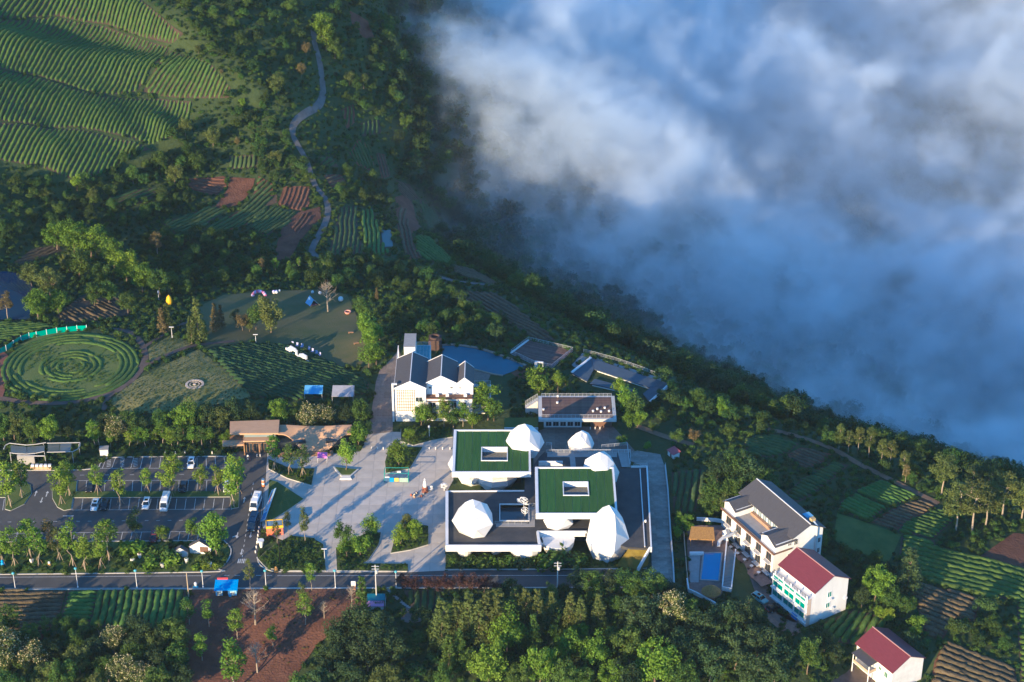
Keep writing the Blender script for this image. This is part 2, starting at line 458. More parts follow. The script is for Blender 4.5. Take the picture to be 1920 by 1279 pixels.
# ------------------------------------------------------------------ surfaces
M_ASPH = mat('asphalt', (0.058, 0.058, 0.060), 0.9, col2=(0.098, 0.094, 0.090), vscale=0.14, bump=0.004, bscale=25, detail=8)
M_CONC = mat('plaza_concrete', (0.46, 0.415, 0.365), 0.85, var=0.14, vscale=0.22, objvar=0.05, detail=10)
M_JOINT = mat('joint', (0.24, 0.23, 0.21), 0.95)
M_PATH = mat('path_stone', (0.27, 0.25, 0.22), 0.9, var=0.22, vscale=0.8, objvar=0.16, detail=6)
M_DARKPATH = mat('path_brown', (0.115, 0.085, 0.070), 0.95, var=0.25, vscale=0.5, detail=6)
M_LANE = mat('lane_concrete', (0.13, 0.125, 0.12), 0.9, var=0.3, vscale=0.3, detail=6)
M_KERB = mat('kerb_stone', (0.46, 0.44, 0.40), 0.85, var=0.12, vscale=1.5)
M_PAINT = mat('road_paint', (0.52, 0.52, 0.50), 0.8, var=0.3, vscale=2.0)
M_GRASS = mat('lawn', (0.045, 0.085, 0.016), 0.95, col2=(0.115, 0.145, 0.036), vscale=0.13, bump=0.10, bscale=4, detail=10)
M_DRYGRASS = mat('meadow', (0.105, 0.130, 0.034), 0.95, col2=(0.27, 0.23, 0.095), vscale=0.11, bump=0.2, bscale=2.5, detail=10)
M_DULLGRASS = mat('worn_lawn', (0.075, 0.098, 0.032), 0.95, col2=(0.150, 0.125, 0.058), vscale=0.09, bump=0.08, bscale=3, detail=10)
M_REDSOIL = mat('red_soil', (0.088, 0.036, 0.022), 0.95, col2=(0.175, 0.080, 0.048), vscale=0.22, bump=0.25, bscale=1.6, detail=10)
M_SOIL = mat('dark_soil', (0.060, 0.045, 0.030), 0.95, col2=(0.105, 0.070, 0.045), vscale=0.35, bump=0.15, bscale=2, detail=8)
M_BED = mat('bed_ground', (0.040, 0.060, 0.018), 0.95, col2=(0.075, 0.095, 0.030), vscale=0.5, bump=0.15, bscale=3, detail=8)
M_POOL = mat('pool_water', (0.016, 0.105, 0.16), 0.25, var=0.12, vscale=0.15, spec=0.25)
M_POND = mat('pond_water', (0.016, 0.055, 0.120), 0.05, spec=0.6)

def W(pts, z=0.0):
    return [tuple(flat(a, b, z)) for a, b in pts]
EXCL = []          # plan outlines kept free of undergrowth
def level(name, px, z, material, excl=True):
    pts = W(px)
    o = MB().sheet(pts, 0).build(name, material, loc=(0, 0, z)); tag(o, kind='structure')
    if excl: EXCL.append(pts)
    return o
def cdt(poly, step):
    """triangulate a plan polygon with inner points"""
    pts = []
    n = len(poly)
    for i in range(n):
        a = np.array(poly[i]); b = np.array(poly[(i + 1) % n]); k = max(1, int(np.linalg.norm(b - a) / step))
        for j in range(k): pts.append(a + (b - a) * j / k)
    m = len(pts)
    pa = np.array(poly); lo = pa.min(0); hi = pa.max(0)
    g = np.stack(np.meshgrid(np.arange(lo[0], hi[0], step), np.arange(lo[1], hi[1], step)), -1).reshape(-1, 2) + step * 0.37
    if len(g):
        g = g[in_poly(g, poly)]
        if len(g):
            d, _ = dist_line(g, pts, True); g = g[d > step * 0.4]
    allp = [Vector((float(p[0]), float(p[1]))) for p in pts] + [Vector((float(p[0]), float(p[1]))) for p in g]
    r = delaunay_2d_cdt(allp, [(i, (i + 1) % m) for i in range(m)], [], 1, 1e-4)
    v = np.array([(p.x, p.y) for p in r[0]])
    f = [t for t in r[2] if len(t) == 3]
    return v, np.array(f)
def drape(name, px, material, off=0.10, step=3.0, excl=True, xy=None):
    poly = xy if xy is not None else [tuple(p) for p in sites(px)]
    v, f = cdt(poly, step)
    a = v[f[:, 0]]; b = v[f[:, 1]]; c = v[f[:, 2]]
    cr = (b[:, 0] - a[:, 0]) * (c[:, 1] - a[:, 1]) - (c[:, 0] - a[:, 0]) * (b[:, 1] - a[:, 1])
    f = np.where((cr < 0)[:, None], f[:, ::-1], f)
    z = H(v[:, 0], v[:, 1]) + off
    o = link(name, mesh_np(name, np.column_stack([v, z]), f, material, True)); tag(o, kind='structure')
    if excl: EXCL.append(poly)
    return o
def curve(pts, n=8, closed=False):
    """Catmull-Rom through plan points"""
    p = [np.array(q, float) for q in pts]; out = []
    m = len(p)
    for i in range(m if closed else m - 1):
        a, b, c, d = (p[(i - 1) % m] if closed or i else p[0]), p[i], p[(i + 1) % m], (p[(i + 2) % m] if closed or i + 2 < m else p[-1])
        for k in range(n):
            t = k / n
            out.append(0.5 * (2 * b + (c - a) * t + (2 * a - 5 * b + 4 * c - d) * t * t + (3 * b - a - 3 * c + d) * t ** 3))
    if not closed: out.append(p[-1])
    return np.array(out)
def ribbon(name, px, width, material, off=0.12, n=8, closed=False, xy=None, excl=True, z=None):
    c = curve(xy if xy is not None else sites(px), n, closed)
    if closed: d = np.roll(c, -1, 0) - np.roll(c, 1, 0)
    else: d = np.gradient(c, axis=0)
    d /= np.linalg.norm(d, axis=1)[:, None] + 1e-9
    s = np.stack([-d[:, 1], d[:, 0]], -1) * width / 2
    l, r = c + s, c - s
    v = np.concatenate([l, c, r]); k = len(c)
    zz = (H(v[:, 0], v[:, 1]) if z is None else z) + off
    rng = range(k if closed else k - 1)
    f = [(i + a * k + k, (i + 1) % k + a * k + k, (i + 1) % k + a * k, i + a * k) for a in (0, 1) for i in rng]
    o = link(name, mesh_np(name, np.column_stack([v, np.broadcast_to(zz, len(v))]), f, material, True)); tag(o, kind='structure')
    if excl: EXCL.append([tuple(q) for q in l] + [tuple(q) for q in r[::-1]])
    return o
def kerb(px, closed=False, w=0.28, h=0.15, n=4, name='kerb', material=None):
    c = curve(W(px), n, closed) if n > 1 else np.array(W(px))
    b = MB(); m = len(c)
    for i in range(m if closed else m - 1):
        p, q = c[i], c[(i + 1) % m]
        b.bar((p[0], p[1], -0.02), (q[0], q[1], -0.02), w, h + 0.02)
    o = b.build(name, material or M_KERB); tag(o, kind='structure'); return o

# ------------------------------------------------------------------ road, car park, drive
ASPH = [(-70, 882), (158, 881), (214, 858), (425, 856), (448, 846), (500, 846), (498, 905), (490, 990), (482, 1045), (500, 1073), (840, 1070), (1160, 1068), (1200, 1066), (1205, 1100), (800, 1103), (-70, 1106), (-70, 1078), (380, 1073), (410, 1067), (428, 1050), (433, 1030), (420, 1014), (-70, 1017)]
level('road', ASPH, 0.004, M_ASPH)
# paint
paint = MB(); ZP = 0.012
def stripe(a, b, w=0.14):
    p, q = np.array(W([a])[0]), np.array(W([b])[0]); d = q - p; s = np.array([-d[1], d[0]]) / (np.linalg.norm(d) + 1e-9) * w / 2
    paint.add([(*(p - s), ZP), (*(q - s), ZP), (*(q + s), ZP), (*(p + s), ZP)], [(0, 1, 2, 3)])
def dashes(a, b, n, fill=0.4, w=0.14):
    for k in range(n):
        t0 = k / n; t1 = (k + fill) / n
        stripe((a[0] + (b[0] - a[0]) * t0, a[1] + (b[1] - a[1]) * t0), (a[0] + (b[0] - a[0]) * t1, a[1] + (b[1] - a[1]) * t1), w)
for k in range(14):                                          # upper bays
    x = 195 + k * 17.3
    if x < 430: stripe((x + 5 * (1 - k / 14), 857.5), (x - 3 + 6 * k / 14, 878), 0.13)
stripe((186, 878.3), (318, 878.0)); stripe((335, 878), (430, 877.5))
for x0 in (199, 224, 249):
    for j in range(6): stripe((x0 + 1, 861 + j * 2.8), (x0 + 9, 859.5 + j * 2.8), 0.2)
stripe((146, 901.2), (437, 900.2))
for k in range(18):
    x = 145 + k * 17.35; stripe((x, 901), (x - 1.5, 921), 0.13)
for k in range(18):
    x = 137 + k * 17.6; stripe((x + 1, 935), (x - 2, 956), 0.13)
stripe((134, 956.4), (432, 954.6))
for k in range(-3, 1):
    stripe((2 + k * 17.6, 902), (1 + k * 17.6, 922), 0.13); stripe((8 + k * 17.6, 936), (5 + k * 17.6, 957), 0.13)
for k in range(-3, 22):
    x = 13 + k * 17.9
    if x < 382: stripe((x + 2, 998), (x - 2, 1017), 0.13)
stripe((-60, 1001), (377, 996.5))
dashes((-50, 979.5), (400, 975), 21, 0.33); dashes((150, 891), (430, 889), 12, 0.35)
stripe((118, 967.5), (138, 967.5), 0.3); stripe((114, 988.5), (131, 988.5), 0.3)
stripe((-70, 1083), (395, 1079.5)); stripe((-70, 1103.4), (1040, 1101)); stripe((520, 1079.5), (1165, 1079.0)); dashes((420, 1079), (520, 1079), 5, 0.5)
dashes((475, 905), (452, 1060), 16, 0.45); stripe((496, 915), (487, 992), 0.12)
def arrow(px, py, up=1, turn=0):
    c = site(px, py, ZP); 
    L = 2.6 * up
    paint.add([(c.x - .12, c.y - L / 2, ZP), (c.x + .12, c.y - L / 2, ZP), (c.x + .12, c.y + L * .15, ZP), (c.x - .12, c.y + L * .15, ZP)], [(0, 1, 2, 3)])
    paint.add([(c.x - .42, c.y + L * .15, ZP), (c.x + .42, c.y + L * .15, ZP), (c.x, c.y + L / 2, ZP)], [(0, 1, 2)])
    if turn:
        paint.add([(c.x, c.y - .2, ZP + .001), (c.x + turn * 1.1, c.y - .9, ZP + .001), (c.x + turn * 1.2, c.y - .5, ZP + .001), (c.x, c.y + .2, ZP + .001)], [(0, 1, 2, 3)])
for a in [(67, 925, 1), (88, 926, 1), (78, 938, -1), (458, 937, 1), (445, 1004, -1, -1), (470, 1003, -1), (453, 1035, -1)]: arrow(*a)
for k in range(5): stripe((448 + k * 3.4, 1048), (446 + k * 3.4, 1056), 0.28)
tag(paint.build('road_markings', M_PAINT), kind='structure')
for k in [[(-70, 882), (158, 881), (190, 868), (214, 858), (425, 856)], [(-70, 1078), (380, 1073), (410, 1067), (428, 1050), (433, 1030), (420, 1014)], [(-70, 1017), (420, 1014)], [(482, 1045), (488, 1060), (510, 1071), (545, 1072), (608, 1072)],
          [(632, 1073), (765, 1072)], [(840, 1069), (1160, 1067)], [(-70, 1106.5), (1200, 1101.5)]]:
    kerb(k)
# ------------------------------------------------------------------ plaza of large slabs
PLAZA = [(501, 850), (640, 850), (676, 846), (690, 815), (736, 810), (850, 812), (850, 900), (836, 926), (834, 1070), (765, 1073), (632, 1073), (608, 1073), (606, 1040), (500, 1002), (491, 985), (498, 905)]
plaza = level('plaza', PLAZA, 0.006, M_JOINT)
def clip(poly, x0, y0, x1, y1):
    def cut(ps, f, ix):
        o = []
        for i in range(len(ps)):
            a, b = ps[i - 1], ps[i]; fa, fb = f(a), f(b)
            if fa >= 0 and fb >= 0: o.append(b)
            elif fa >= 0 or fb >= 0:
                t = fa / (fa - fb); p = (a[0] + (b[0] - a[0]) * t, a[1] + (b[1] - a[1]) * t); o.append(p)
                if fb >= 0: o.append(b)
        return o
    for f in (lambda p: p[0] - x0, lambda p: x1 - p[0], lambda p: p[1] - y0, lambda p: y1 - p[1]):
        poly = cut(poly, f, 0)
        if len(poly) < 3: return []
    return poly
def slabs(poly, parent, material, sx, sy, gap, name='slab', z0=0.0, z1=0.04, stagger=0.0):
    pa = np.array(poly); lo = pa.min(0); hi = pa.max(0); j = 0; y = lo[1]
    while y < hi[1]:
        x = lo[0] - (stagger * sx if j % 2 else 0)
        while x < hi[0]:
            c = clip(list(poly), x + gap / 2, y + gap / 2, x + sx - gap / 2, y + sy - gap / 2)
            if len(c) >= 3:
                c2 = [c[0]]
                for p in c[1:]:
                    if math.hypot(p[0] - c2[-1][0], p[1] - c2[-1][1]) > 0.02: c2.append(p)
                a = sum(c2[i - 1][0] * c2[i][1] - c2[i][0] * c2[i - 1][1] for i in range(len(c2))) / 2
                if len(c2) >= 3 and abs(a) > 0.5:
                    m = np.mean(c2, 0)
                    MB().prism([(p[0] - m[0], p[1] - m[1]) for p in c2], 0, z1 - z0 + random.uniform(0, .006)).build(name, material, parent, loc=(m[0], m[1], z0))
            x += sx
        y += sy; j += 1
slabs(W(PLAZA), plaza, M_CONC, 4.2, 4.2, 0.05, z0=0.002, z1=0.03)
walk = level('walkway', [(690, 815), (697, 770), (705, 715), (712, 694), (735, 672), (748, 655), (752, 668), (742, 700), (738, 760), (736, 810)], 0.006, M_JOINT)
M_WALK = mat('walk_brick', (0.21, 0.165, 0.135), 0.9, var=0.2, vscale=0.8, objvar=0.15, detail=6)
slabs(W([(690, 815), (697, 770), (705, 715), (712, 694), (735, 672), (748, 655), (752, 668), (742, 700), (738, 760), (736, 810)]), walk, M_WALK, 1.6, 3.2, 0.03, z0=0.002, z1=0.03)
lane = level('stone_lane', [(1160, 855), (1195, 845), (1238, 852), (1250, 885), (1256, 960), (1263, 1098), (1190, 1098), (1222, 1066), (1219, 960), (1214, 878)], 0.006, M_JOINT)
slabs(W([(1160, 855), (1195, 845), (1238, 852), (1250, 885), (1256, 960), (1263, 1098), (1190, 1098), (1222, 1066), (1219, 960), (1214, 878)]), lane, M_PATH, 4.0, 1.7, 0.05, z0=0.002, z1=0.03, stagger=0.5)
# court behind the museum
court = level('court', [(1000, 812), (1030, 800), (1150, 800), (1190, 845), (1150, 870), (1000, 880)], 0.006, M_JOINT)
slabs(W([(1000, 812), (1030, 800), (1150, 800), (1190, 845), (1150, 870), (1000, 880)]), court, M_WALK, 3.0, 3.0, 0.04, z0=0.002, z1=0.03)
# beds
BEDS = {}
def bed(key, px, h=0.32, material=None):
    pts = W(px)
    o = MB().prism(pts, -0.02, h).build('planting_bed', material or M_BED); tag(o, kind='structure'); BEDS[key] = (pts, h)
    b = MB(); n = len(pts)
    for i in range(n):
        b.bar((*pts[i], -0.02), (*pts[(i + 1) % n], -0.02), 0.22, h - 0.06)
    b.build('kerb', M_KERB, o)
    return o
bed('west_island', [(10, 955), (20, 958), (45, 946), (59, 926), (57, 910), (40, 903), (12, 905)], 0.2, M_GRASS)
bed('west_island_left', [(-70, 924), (8, 924), (10, 933), (-70, 934)], 0.2, M_GRASS)
bed('mid_island', [(98, 918), (99, 935), (108, 951), (120, 957.5), (133, 955), (137, 933), (142, 922), (144, 903), (112, 905)], 0.2, M_GRASS)
bed('strip_island', [(138, 922.5), (432, 922), (436, 902), (450, 902), (447, 952), (434, 954), (432, 932), (138, 933.5)], 0.2, M_GRASS)
bed('tree_bed', [(503, 862), (545, 880), (590, 880), (584, 911), (540, 898), (504, 880)])
bed('banner_bed', [(505, 901), (520, 905), (569, 937), (540, 957), (512, 975), (501, 977), (503, 930)], 0.3, M_GRASS)
bed('corner_bed', [(484, 1049), (505, 1030), (545, 1006), (585, 1010), (606, 1022), (611, 1071), (540, 1071), (500, 1066)])
bed('plaza_bed', [(632, 1071), (630, 1030), (650, 1018), (690, 1000), (714, 1000), (710, 1022), (690, 1052), (680, 1058), (765, 1059), (765, 1072)])
bed('east_bed', [(733, 1038), (740, 1012), (765, 980), (803, 988), (803, 1022), (770, 1032)])
bed('north_bed', [(722, 868), (730, 838), (792, 840), (768, 880), (724, 888)])
bed('inn_bed', [(752, 802), (849, 802), (849, 820), (812, 826), (775, 836), (752, 828)], 0.3)
bed('museum_bed', [(835, 1068), (836, 1040), (1180, 1040), (1212, 1066)], 0.25)
level('verge', [(-70, 1018), (420, 1015), (431, 1030), (427, 1050), (408, 1066), (380, 1072), (-70, 1077)], 0.05, M_GRASS, False)
EXCL.append(W([(820, 790), (1262, 790), (1262, 1105), (820, 1105)]))
# ------------------------------------------------------------------ paths over the hills
ribbon('country_road', [(588, 60), (590, 82), (598, 110), (604, 150), (605, 180), (595, 200), (570, 215), (552, 232), (549, 252), (560, 275), (574, 300), (582, 325), (592, 350), (607, 368), (615, 390), (611, 415), (600, 438), (588, 460), (586, 475), (605, 487)], 2.2, M_LANE, 0.15)
ribbon('garden_path', [(-10, 745), (60, 756), (150, 752), (215, 735), (255, 705), (272, 672), (262, 640), (240, 622), (205, 616)], 2.0, M_DARKPATH, 0.10)
ribbon('garden_path', [(262, 690), (300, 672), (350, 652), (390, 645), (440, 640)], 1.6, M_DARKPATH, 0.12)
ribbon('garden_path', [(272, 650), (300, 632), (322, 618), (360, 600)], 1.2, M_DARKPATH, 0.12)
ribbon('garden_path', [(195, 770), (200, 750), (215, 735)], 1.4, M_DARKPATH, 0.13)
ribbon('garden_path', [(-20, 690), (2, 665), (8, 700), (-5, 745)], 3.0, mat('red_path', (0.20, 0.08, 0.055), 0.9, var=0.2, vscale=0.6), 0.11)
ribbon('terrace_path', [(1440, 805), (1500, 820), (1560, 842), (1610, 870), (1660, 895), (1720, 925), (1760, 945)], 2.0, mat('earth_path', (0.21, 0.135, 0.085), 0.95, var=0.25, vscale=0.4), 0.15)
ribbon('terrace_path', [(770, 508), (810, 516), (850, 527), (890, 532), (930, 538)], 2.2, M_LANE, 0.15)
ribbon('terrace_path', [(1195, 800), (1250, 820), (1300, 835)], 2.0, MATS['earth_path'], 0.15)
drape('meadow', [(205, 755), (240, 720), (300, 690), (372, 655), (420, 690), (455, 712), (470, 745), (400, 760), (300, 775), (230, 775)], M_DRYGRASS, 0.06)
drape('meadow', [(278, 655), (322, 628), (362, 645), (300, 668), (280, 680)], M_DRYGRASS, 0.06)
drape('lawn', [(372, 575), (420, 553), (500, 546), (590, 543), (650, 552), (668, 590), (690, 640), (700, 690), (640, 688), (600, 668), (545, 646), (470, 642), (385, 652), (370, 610)], M_DULLGRASS, 0.05)
drape('lawn', [(1570, 962), (1690, 1003), (1676, 1035), (1665, 1056), (1635, 1046), (1562, 1015)], M_GRASS, 0.06)
drape('lawn', [(8, 690), (30, 650), (80, 628), (140, 622), (200, 628), (245, 650), (262, 680), (245, 712), (200, 738), (130, 750), (60, 742), (20, 720)], mat('ring_lawn', (0.075, 0.125, 0.024), 0.95, col2=(0.15, 0.17, 0.05), vscale=0.2, bump=0.15, bscale=3, detail=10), 0.05)
drape('bare_soil', [(430, 332), (478, 335), (475, 348), (462, 370), (440, 388), (400, 392), (415, 372), (427, 355)], M_REDSOIL)
drape('bare_soil', [(548, 402), (600, 388), (602, 410), (585, 425), (560, 455), (545, 485), (512, 490), (520, 455), (530, 425)], M_REDSOIL)
drape('bare_soil', [(1810, 1062), (1850, 1035), (1900, 1000), (1960, 1005), (1960, 1075), (1880, 1068)], M_REDSOIL)
drape('bare_soil', [(360, 1106), (655, 1104), (700, 1130), (640, 1170), (590, 1215), (560, 1260), (500, 1330), (330, 1340), (352, 1250), (345, 1180)], M_REDSOIL, 0.10)
drape('bare_soil', [(740, 370), (760, 362), (775, 385), (790, 430), (770, 440), (755, 410)], M_REDSOIL)
drape('bare_soil', [(655, 20), (690, 40), (705, 80), (680, 70), (660, 45)], M_REDSOIL)
drape('bare_soil', [(470, 1010 - 640), (520, 365), (520, 380), (490, 392), (465, 400)], M_SOIL)
drape('pond', [(-60, 512), (20, 510), (50, 520), (65, 540), (62, 575), (55, 600), (-60, 602)], M_POND, 0.25, 20)
drape('tank', [(714, 432), (733, 432), (737, 463), (719, 464)], mat('teal_water', (0.012, 0.075, 0.095), 0.35), 0.2, 20)

# ------------------------------------------------------------------ tea fields: every hedge row a part
M_TEA = [mat('tea_green', (0.044, 0.086, 0.016), 0.85, col2=(0.088, 0.145, 0.026), vscale=0.7, bump=0.25, bscale=2.2, objvar=0.14, detail=8),
         mat('tea_bright', (0.048, 0.105, 0.020), 0.85, col2=(0.085, 0.165, 0.030), vscale=0.7, bump=0.25, bscale=2.2, objvar=0.12, detail=8),
         mat('tea_pruned', (0.075, 0.058, 0.034), 0.95, col2=(0.150, 0.115, 0.062), vscale=0.8, bump=0.3, bscale=3, objvar=0.16, detail=8),
         mat('tea_dull', (0.040, 0.075, 0.022), 0.9, col2=(0.075, 0.110, 0.030), vscale=0.6, bump=0.25, bscale=2.2, objvar=0.14, detail=8),
         mat('tea_red', (0.115, 0.050, 0.032), 0.95, col2=(0.17, 0.085, 0.052), vscale=0.8, bump=0.3, bscale=3, objvar=0.16, detail=8),
         mat('tea_deep_shade', (0.016, 0.046, 0.016), 0.9, col2=(0.032, 0.072, 0.022), vscale=0.6, bump=0.25, bscale=2.2, objvar=0.14, detail=8)]  # last one: deep green, darkened further to stand in for the tree belt's shade
def hedge(line, w, h, name, material, parent, org, wob=0.17):
    """one hedge row along plan points"""
    c = np.asarray(line); n = len(c)
    d = np.gradient(c, axis=0); d /= np.linalg.norm(d, axis=1)[:, None] + 1e-9
    s = np.stack([-d[:, 1], d[:, 0]], -1)
    prof = [(-.5, -.25), (-.47, .55), (-.24, .95), (.24, .95), (.47, .55), (.5, -.25)]
    zc = H(c[:, 0], c[:, 1])
    V = []
    tap = np.minimum(1, np.minimum(np.arange(n), np.arange(n)[::-1]) * 0.6 + 0.45)
    for a, b in prof:
        jw = 1 + RNG.normal(0, wob, n); jh = 1 + RNG.normal(0, wob, n)
        p = c + s * (a * w * jw * tap)[:, None]
        V.append(np.column_stack([p, zc + (b * h * jh if b > 0 else b) * (tap if b > 0 else 1)]))
    V = np.concatenate(V) - np.array(org)
    k = len(prof)
    i = np.arange(n - 1); F = []
    for a in range(k - 1): F.append(np.stack([i + a * n, i + (a + 1) * n, i + (a + 1) * n + 1, i + a * n + 1], -1)[:, ::-1])
    F = np.concatenate(F)
    F = np.concatenate([F, np.array([[0, n, 4 * n, 5 * n], [n, 2 * n, 3 * n, 4 * n], [n - 1, 2 * n - 1, 5 * n - 1, 6 * n - 1], [2 * n - 1, 3 * n - 1, 4 * n - 1, 5 * n - 1]])])
    return link(name, mesh_np(name, V, F, material, False), parent)
def field(label, px, a, b, spacing=1.6, w=1.25, h=0.75, kind=0, soil=None, bend=0.0, gaps=0.0, step=0.9, off=0.0):
    poly = [tuple(p) for p in sites(px)]
    pa = np.array(poly); cen = pa.mean(0); org = (cen[0], cen[1], float(H(*cen)))
    t = thing('tea_field', label, 'tea field', org, group='terraced tea fields'); t['kind'] = 'thing'
    s_ = drape('soil', None, soil or (M_REDSOIL if kind in (2, 4) else M_SOIL), 0.08, 3.5, xy=poly)
    del s_['kind']; s_.parent = t; s_.location = (-org[0], -org[1], -org[2])
    A, B = sites([a, b]); d = (B - A); d /= np.linalg.norm(d); s = np.array([-d[1], d[0]])
    rel = pa - cen; lo = (rel @ s).min(); hi = (rel @ s).max(); l0 = (rel @ d).min() - 2; l1 = (rel @ d).max() + 2
    k = lo + spacing * 0.5; cnt = 0
    tt = np.arange(l0, l1, 0.5)
    while k < hi:
        line = cen + s * k + d * tt[:, None]
        if bend: line = line + s * (bend * np.sin((tt - l0) / (l1 - l0) * PI))[:, None]
        wv = vnoise(tt + k * 0.2, tt * 0 + k * 0.15, 9.0) * 0.7
        line = line + s * wv[:, None]
        ins = in_poly(line, poly)
        if gaps: ins &= vnoise(line[:, 0] * 1.3, line[:, 1] * 1.3, 5.0) > -0.5 + gaps
        idx = np.flatnonzero(ins)
        if len(idx):
            for run in np.split(idx, np.flatnonzero(np.diff(idx) > 2) + 1):
                if len(run) * 0.5 < 2.4: continue
                m = max(3, int(len(run) * 0.5 / step))
                q = np.linspace(run[0], run[-1], m).astype(int)
                hedge(line[q], w, h, 'tea_row', M_TEA[kind], t, org); cnt += 1
        k += spacing
    return t
field('uppermost tea field in the top left corner, above the curved dark furrow', [(-40, -30), (245, -30), (262, 0), (300, 30), (345, 66), (322, 82), (200, 46), (100, 29), (-40, 24)], (60, 27), (80, -5), 1.18, 1.0, 0.7, kind=0)
field('large striped tea field across the upper left hillside', [(-40, 27), (100, 32), (200, 50), (318, 87), (300, 112), (258, 170), (200, 177), (150, 167), (70, 142), (-40, 114)], (202, 172), (262, 77), 1.18, 1.0, 0.7, kind=0, bend=2)
field('tea field of shorter rows right of the large striped field', [(268, 172), (300, 118), (322, 94), (400, 125), (432, 165), (430, 184), (350, 184)], (300, 170), (345, 110), 1.18, 1.0, 0.7, kind=0)
field('middle tea field on the hillside under the large striped field', [(-40, 118), (70, 145), (150, 171), (200, 181), (300, 185), (360, 190), (345, 235), (325, 268), (285, 273), (135, 238), (-40, 220)], (168, 238), (190, 195), 1.18, 1.0, 0.7, kind=0)
field('lowest tea field of the upper left hillside', [(-40, 223), (135, 241), (268, 272), (290, 287), (230, 307), (180, 330), (130, 334), (75, 312), (-40, 285)], (67, 313), (111, 236), 1.18, 1.0, 0.7, kind=0)
field('red-brown terrace field left of the bare red plot', [(355, 335), (422, 330), (425, 350), (405, 367), (352, 354)], (358, 340), (420, 350), 1.5, 0.9, 0.4, kind=4)
field('long curving dark terrace field right of the bare red plot', [(485, 330), (512, 345), (512, 372), (475, 418), (380, 448), (388, 430), (445, 397), (474, 368)], (395, 440), (500, 365), 1.6, kind=3, soil=M_REDSOIL)
field('small red field beside the country road bend', [(532, 350), (580, 350), (580, 386), (565, 397), (520, 385)], (532, 388), (548, 350), 1.5, 0.9, 0.4, kind=4)
field('dark green terrace field at the foot of the hill, leftmost below the woods', [(305, 418), (400, 386), (425, 394), (380, 426), (330, 441)], (330, 437), (420, 392), 1.5, kind=3)
field('green terrace field left of the red slope by the road', [(480, 400), (515, 388), (560, 398), (540, 420), (500, 442), (470, 430)], (480, 438), (540, 397), 1.5, kind=3)
field('tiny tea patch of upright rows above the bare red plot', [(430, 293), (480, 290), (485, 316), (430, 319)], (446, 318), (450, 292), 1.5, kind=3)
field('dark ploughed field right of the country road end', [(638, 390), (670, 385), (670, 440), (692, 480), (615, 480), (625, 440)], (650, 480), (656, 390), 1.6, 1.0, 0.5, kind=3, soil=M_SOIL)
field('narrow green field left of the teal water tank', [(676, 395), (700, 392), (710, 430), (712, 445), (732, 476), (702, 480), (680, 450)], (695, 478), (688, 395), 1.5, kind=1)
field('curved brown terrace field right of the teal water tank', [(742, 392), (760, 387), (766, 420), (778, 465), (795, 482), (770, 488), (748, 450)], (765, 480), (752, 392), 1.4, 0.9, 0.5, kind=2, bend=2)
field('green terrace field below the valley woods', [(778, 442), (802, 444), (847, 485), (842, 496), (805, 490), (780, 470)], (845, 492), (782, 446), 1.5, kind=1)
field('small green terrace at the edge of the valley woods', [(786, 372), (815, 395), (826, 425), (806, 430), (792, 405)], (815, 428), (795, 378), 1.4, kind=3)
field('small light green tea patch right of the country road, uppermost terrace', [(675, 230), (710, 225), (716, 250), (680, 256)], (690, 255), (693, 226), 1.5, kind=3)
field('dark curved terrace under the small light green patch', [(655, 287), (672, 260), (690, 272), (702, 310), (692, 320), (670, 310)], (690, 318), (668, 265), 1.5, kind=3, soil=M_REDSOIL)
field('narrow brown terrace nearest the fog', [(705, 286), (722, 290), (732, 330), (716, 336)], (724, 334), (713, 288), 1.4, 0.9, 0.5, kind=2)
field('short green terrace right beside the road curve', [(592, 295), (620, 294), (636, 314), (604, 312)], (598, 312), (622, 296), 1.4, kind=3)
field('long brown terraces on the ridge above the pond', [(832, 545), (930, 550), (985, 590), (1042, 640), (1000, 636), (930, 592), (860, 568)], (850, 550), (1005, 632), 1.8, 1.1, 0.5, kind=2, soil=M_SOIL)
field('dark vegetable plot above the round garden', [(105, 592), (150, 557), (190, 543), (252, 575), (238, 592), (180, 602), (120, 607)], (175, 548), (245, 582), 1.6, 1.0, 0.5, kind=2, soil=M_SOIL, gaps=0.25)
field('brown strip plot above the dark pond', [(25, 493), (60, 467), (110, 459), (116, 470), (70, 487), (35, 496)], (35, 490), (110, 464), 1.3, 0.8, 0.4, kind=2, soil=M_SOIL)
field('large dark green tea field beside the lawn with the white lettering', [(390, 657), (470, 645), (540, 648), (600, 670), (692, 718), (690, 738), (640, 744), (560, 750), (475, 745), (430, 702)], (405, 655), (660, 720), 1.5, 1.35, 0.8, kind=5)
field('tea rows behind the green fence', [(-30, 607), (70, 605), (108, 614), (40, 628), (-30, 655)], (0, 622), (100, 612), 1.5, kind=0)
field('narrow tea plot with upright rows beside the stone lane', [(1259, 886), (1318, 880), (1322, 905), (1302, 965), (1263, 963)], (1268, 963), (1282, 882), 1.75, 1.4, 0.8, kind=3)
field('dark green tea plot above the big white house, nearest the ridge', [(1394, 823), (1440, 815), (1498, 833), (1478, 850), (1440, 859), (1400, 850)], (1402, 828), (1478, 850), 1.5, kind=3)
field('brown plot right of the dark green plot nearest the ridge', [(1477, 852), (1502, 839), (1560, 852), (1545, 866), (1515, 880), (1482, 864)], (1490, 845), (1545, 866), 1.5, 0.9, 0.5, kind=2)
field('shaded tea plot behind the big white house', [(1472, 925), (1507, 896), (1560, 866), (1592, 872), (1570, 892), (1522, 930), (1492, 945)], (1480, 912), (1530, 932), 1.6, kind=3)
field('bright tea plot of short rows right of the big white house', [(1573, 943), (1600, 927), (1664, 953), (1630, 977), (1571, 957)], (1600, 932), (1655, 958), 1.5, kind=1)
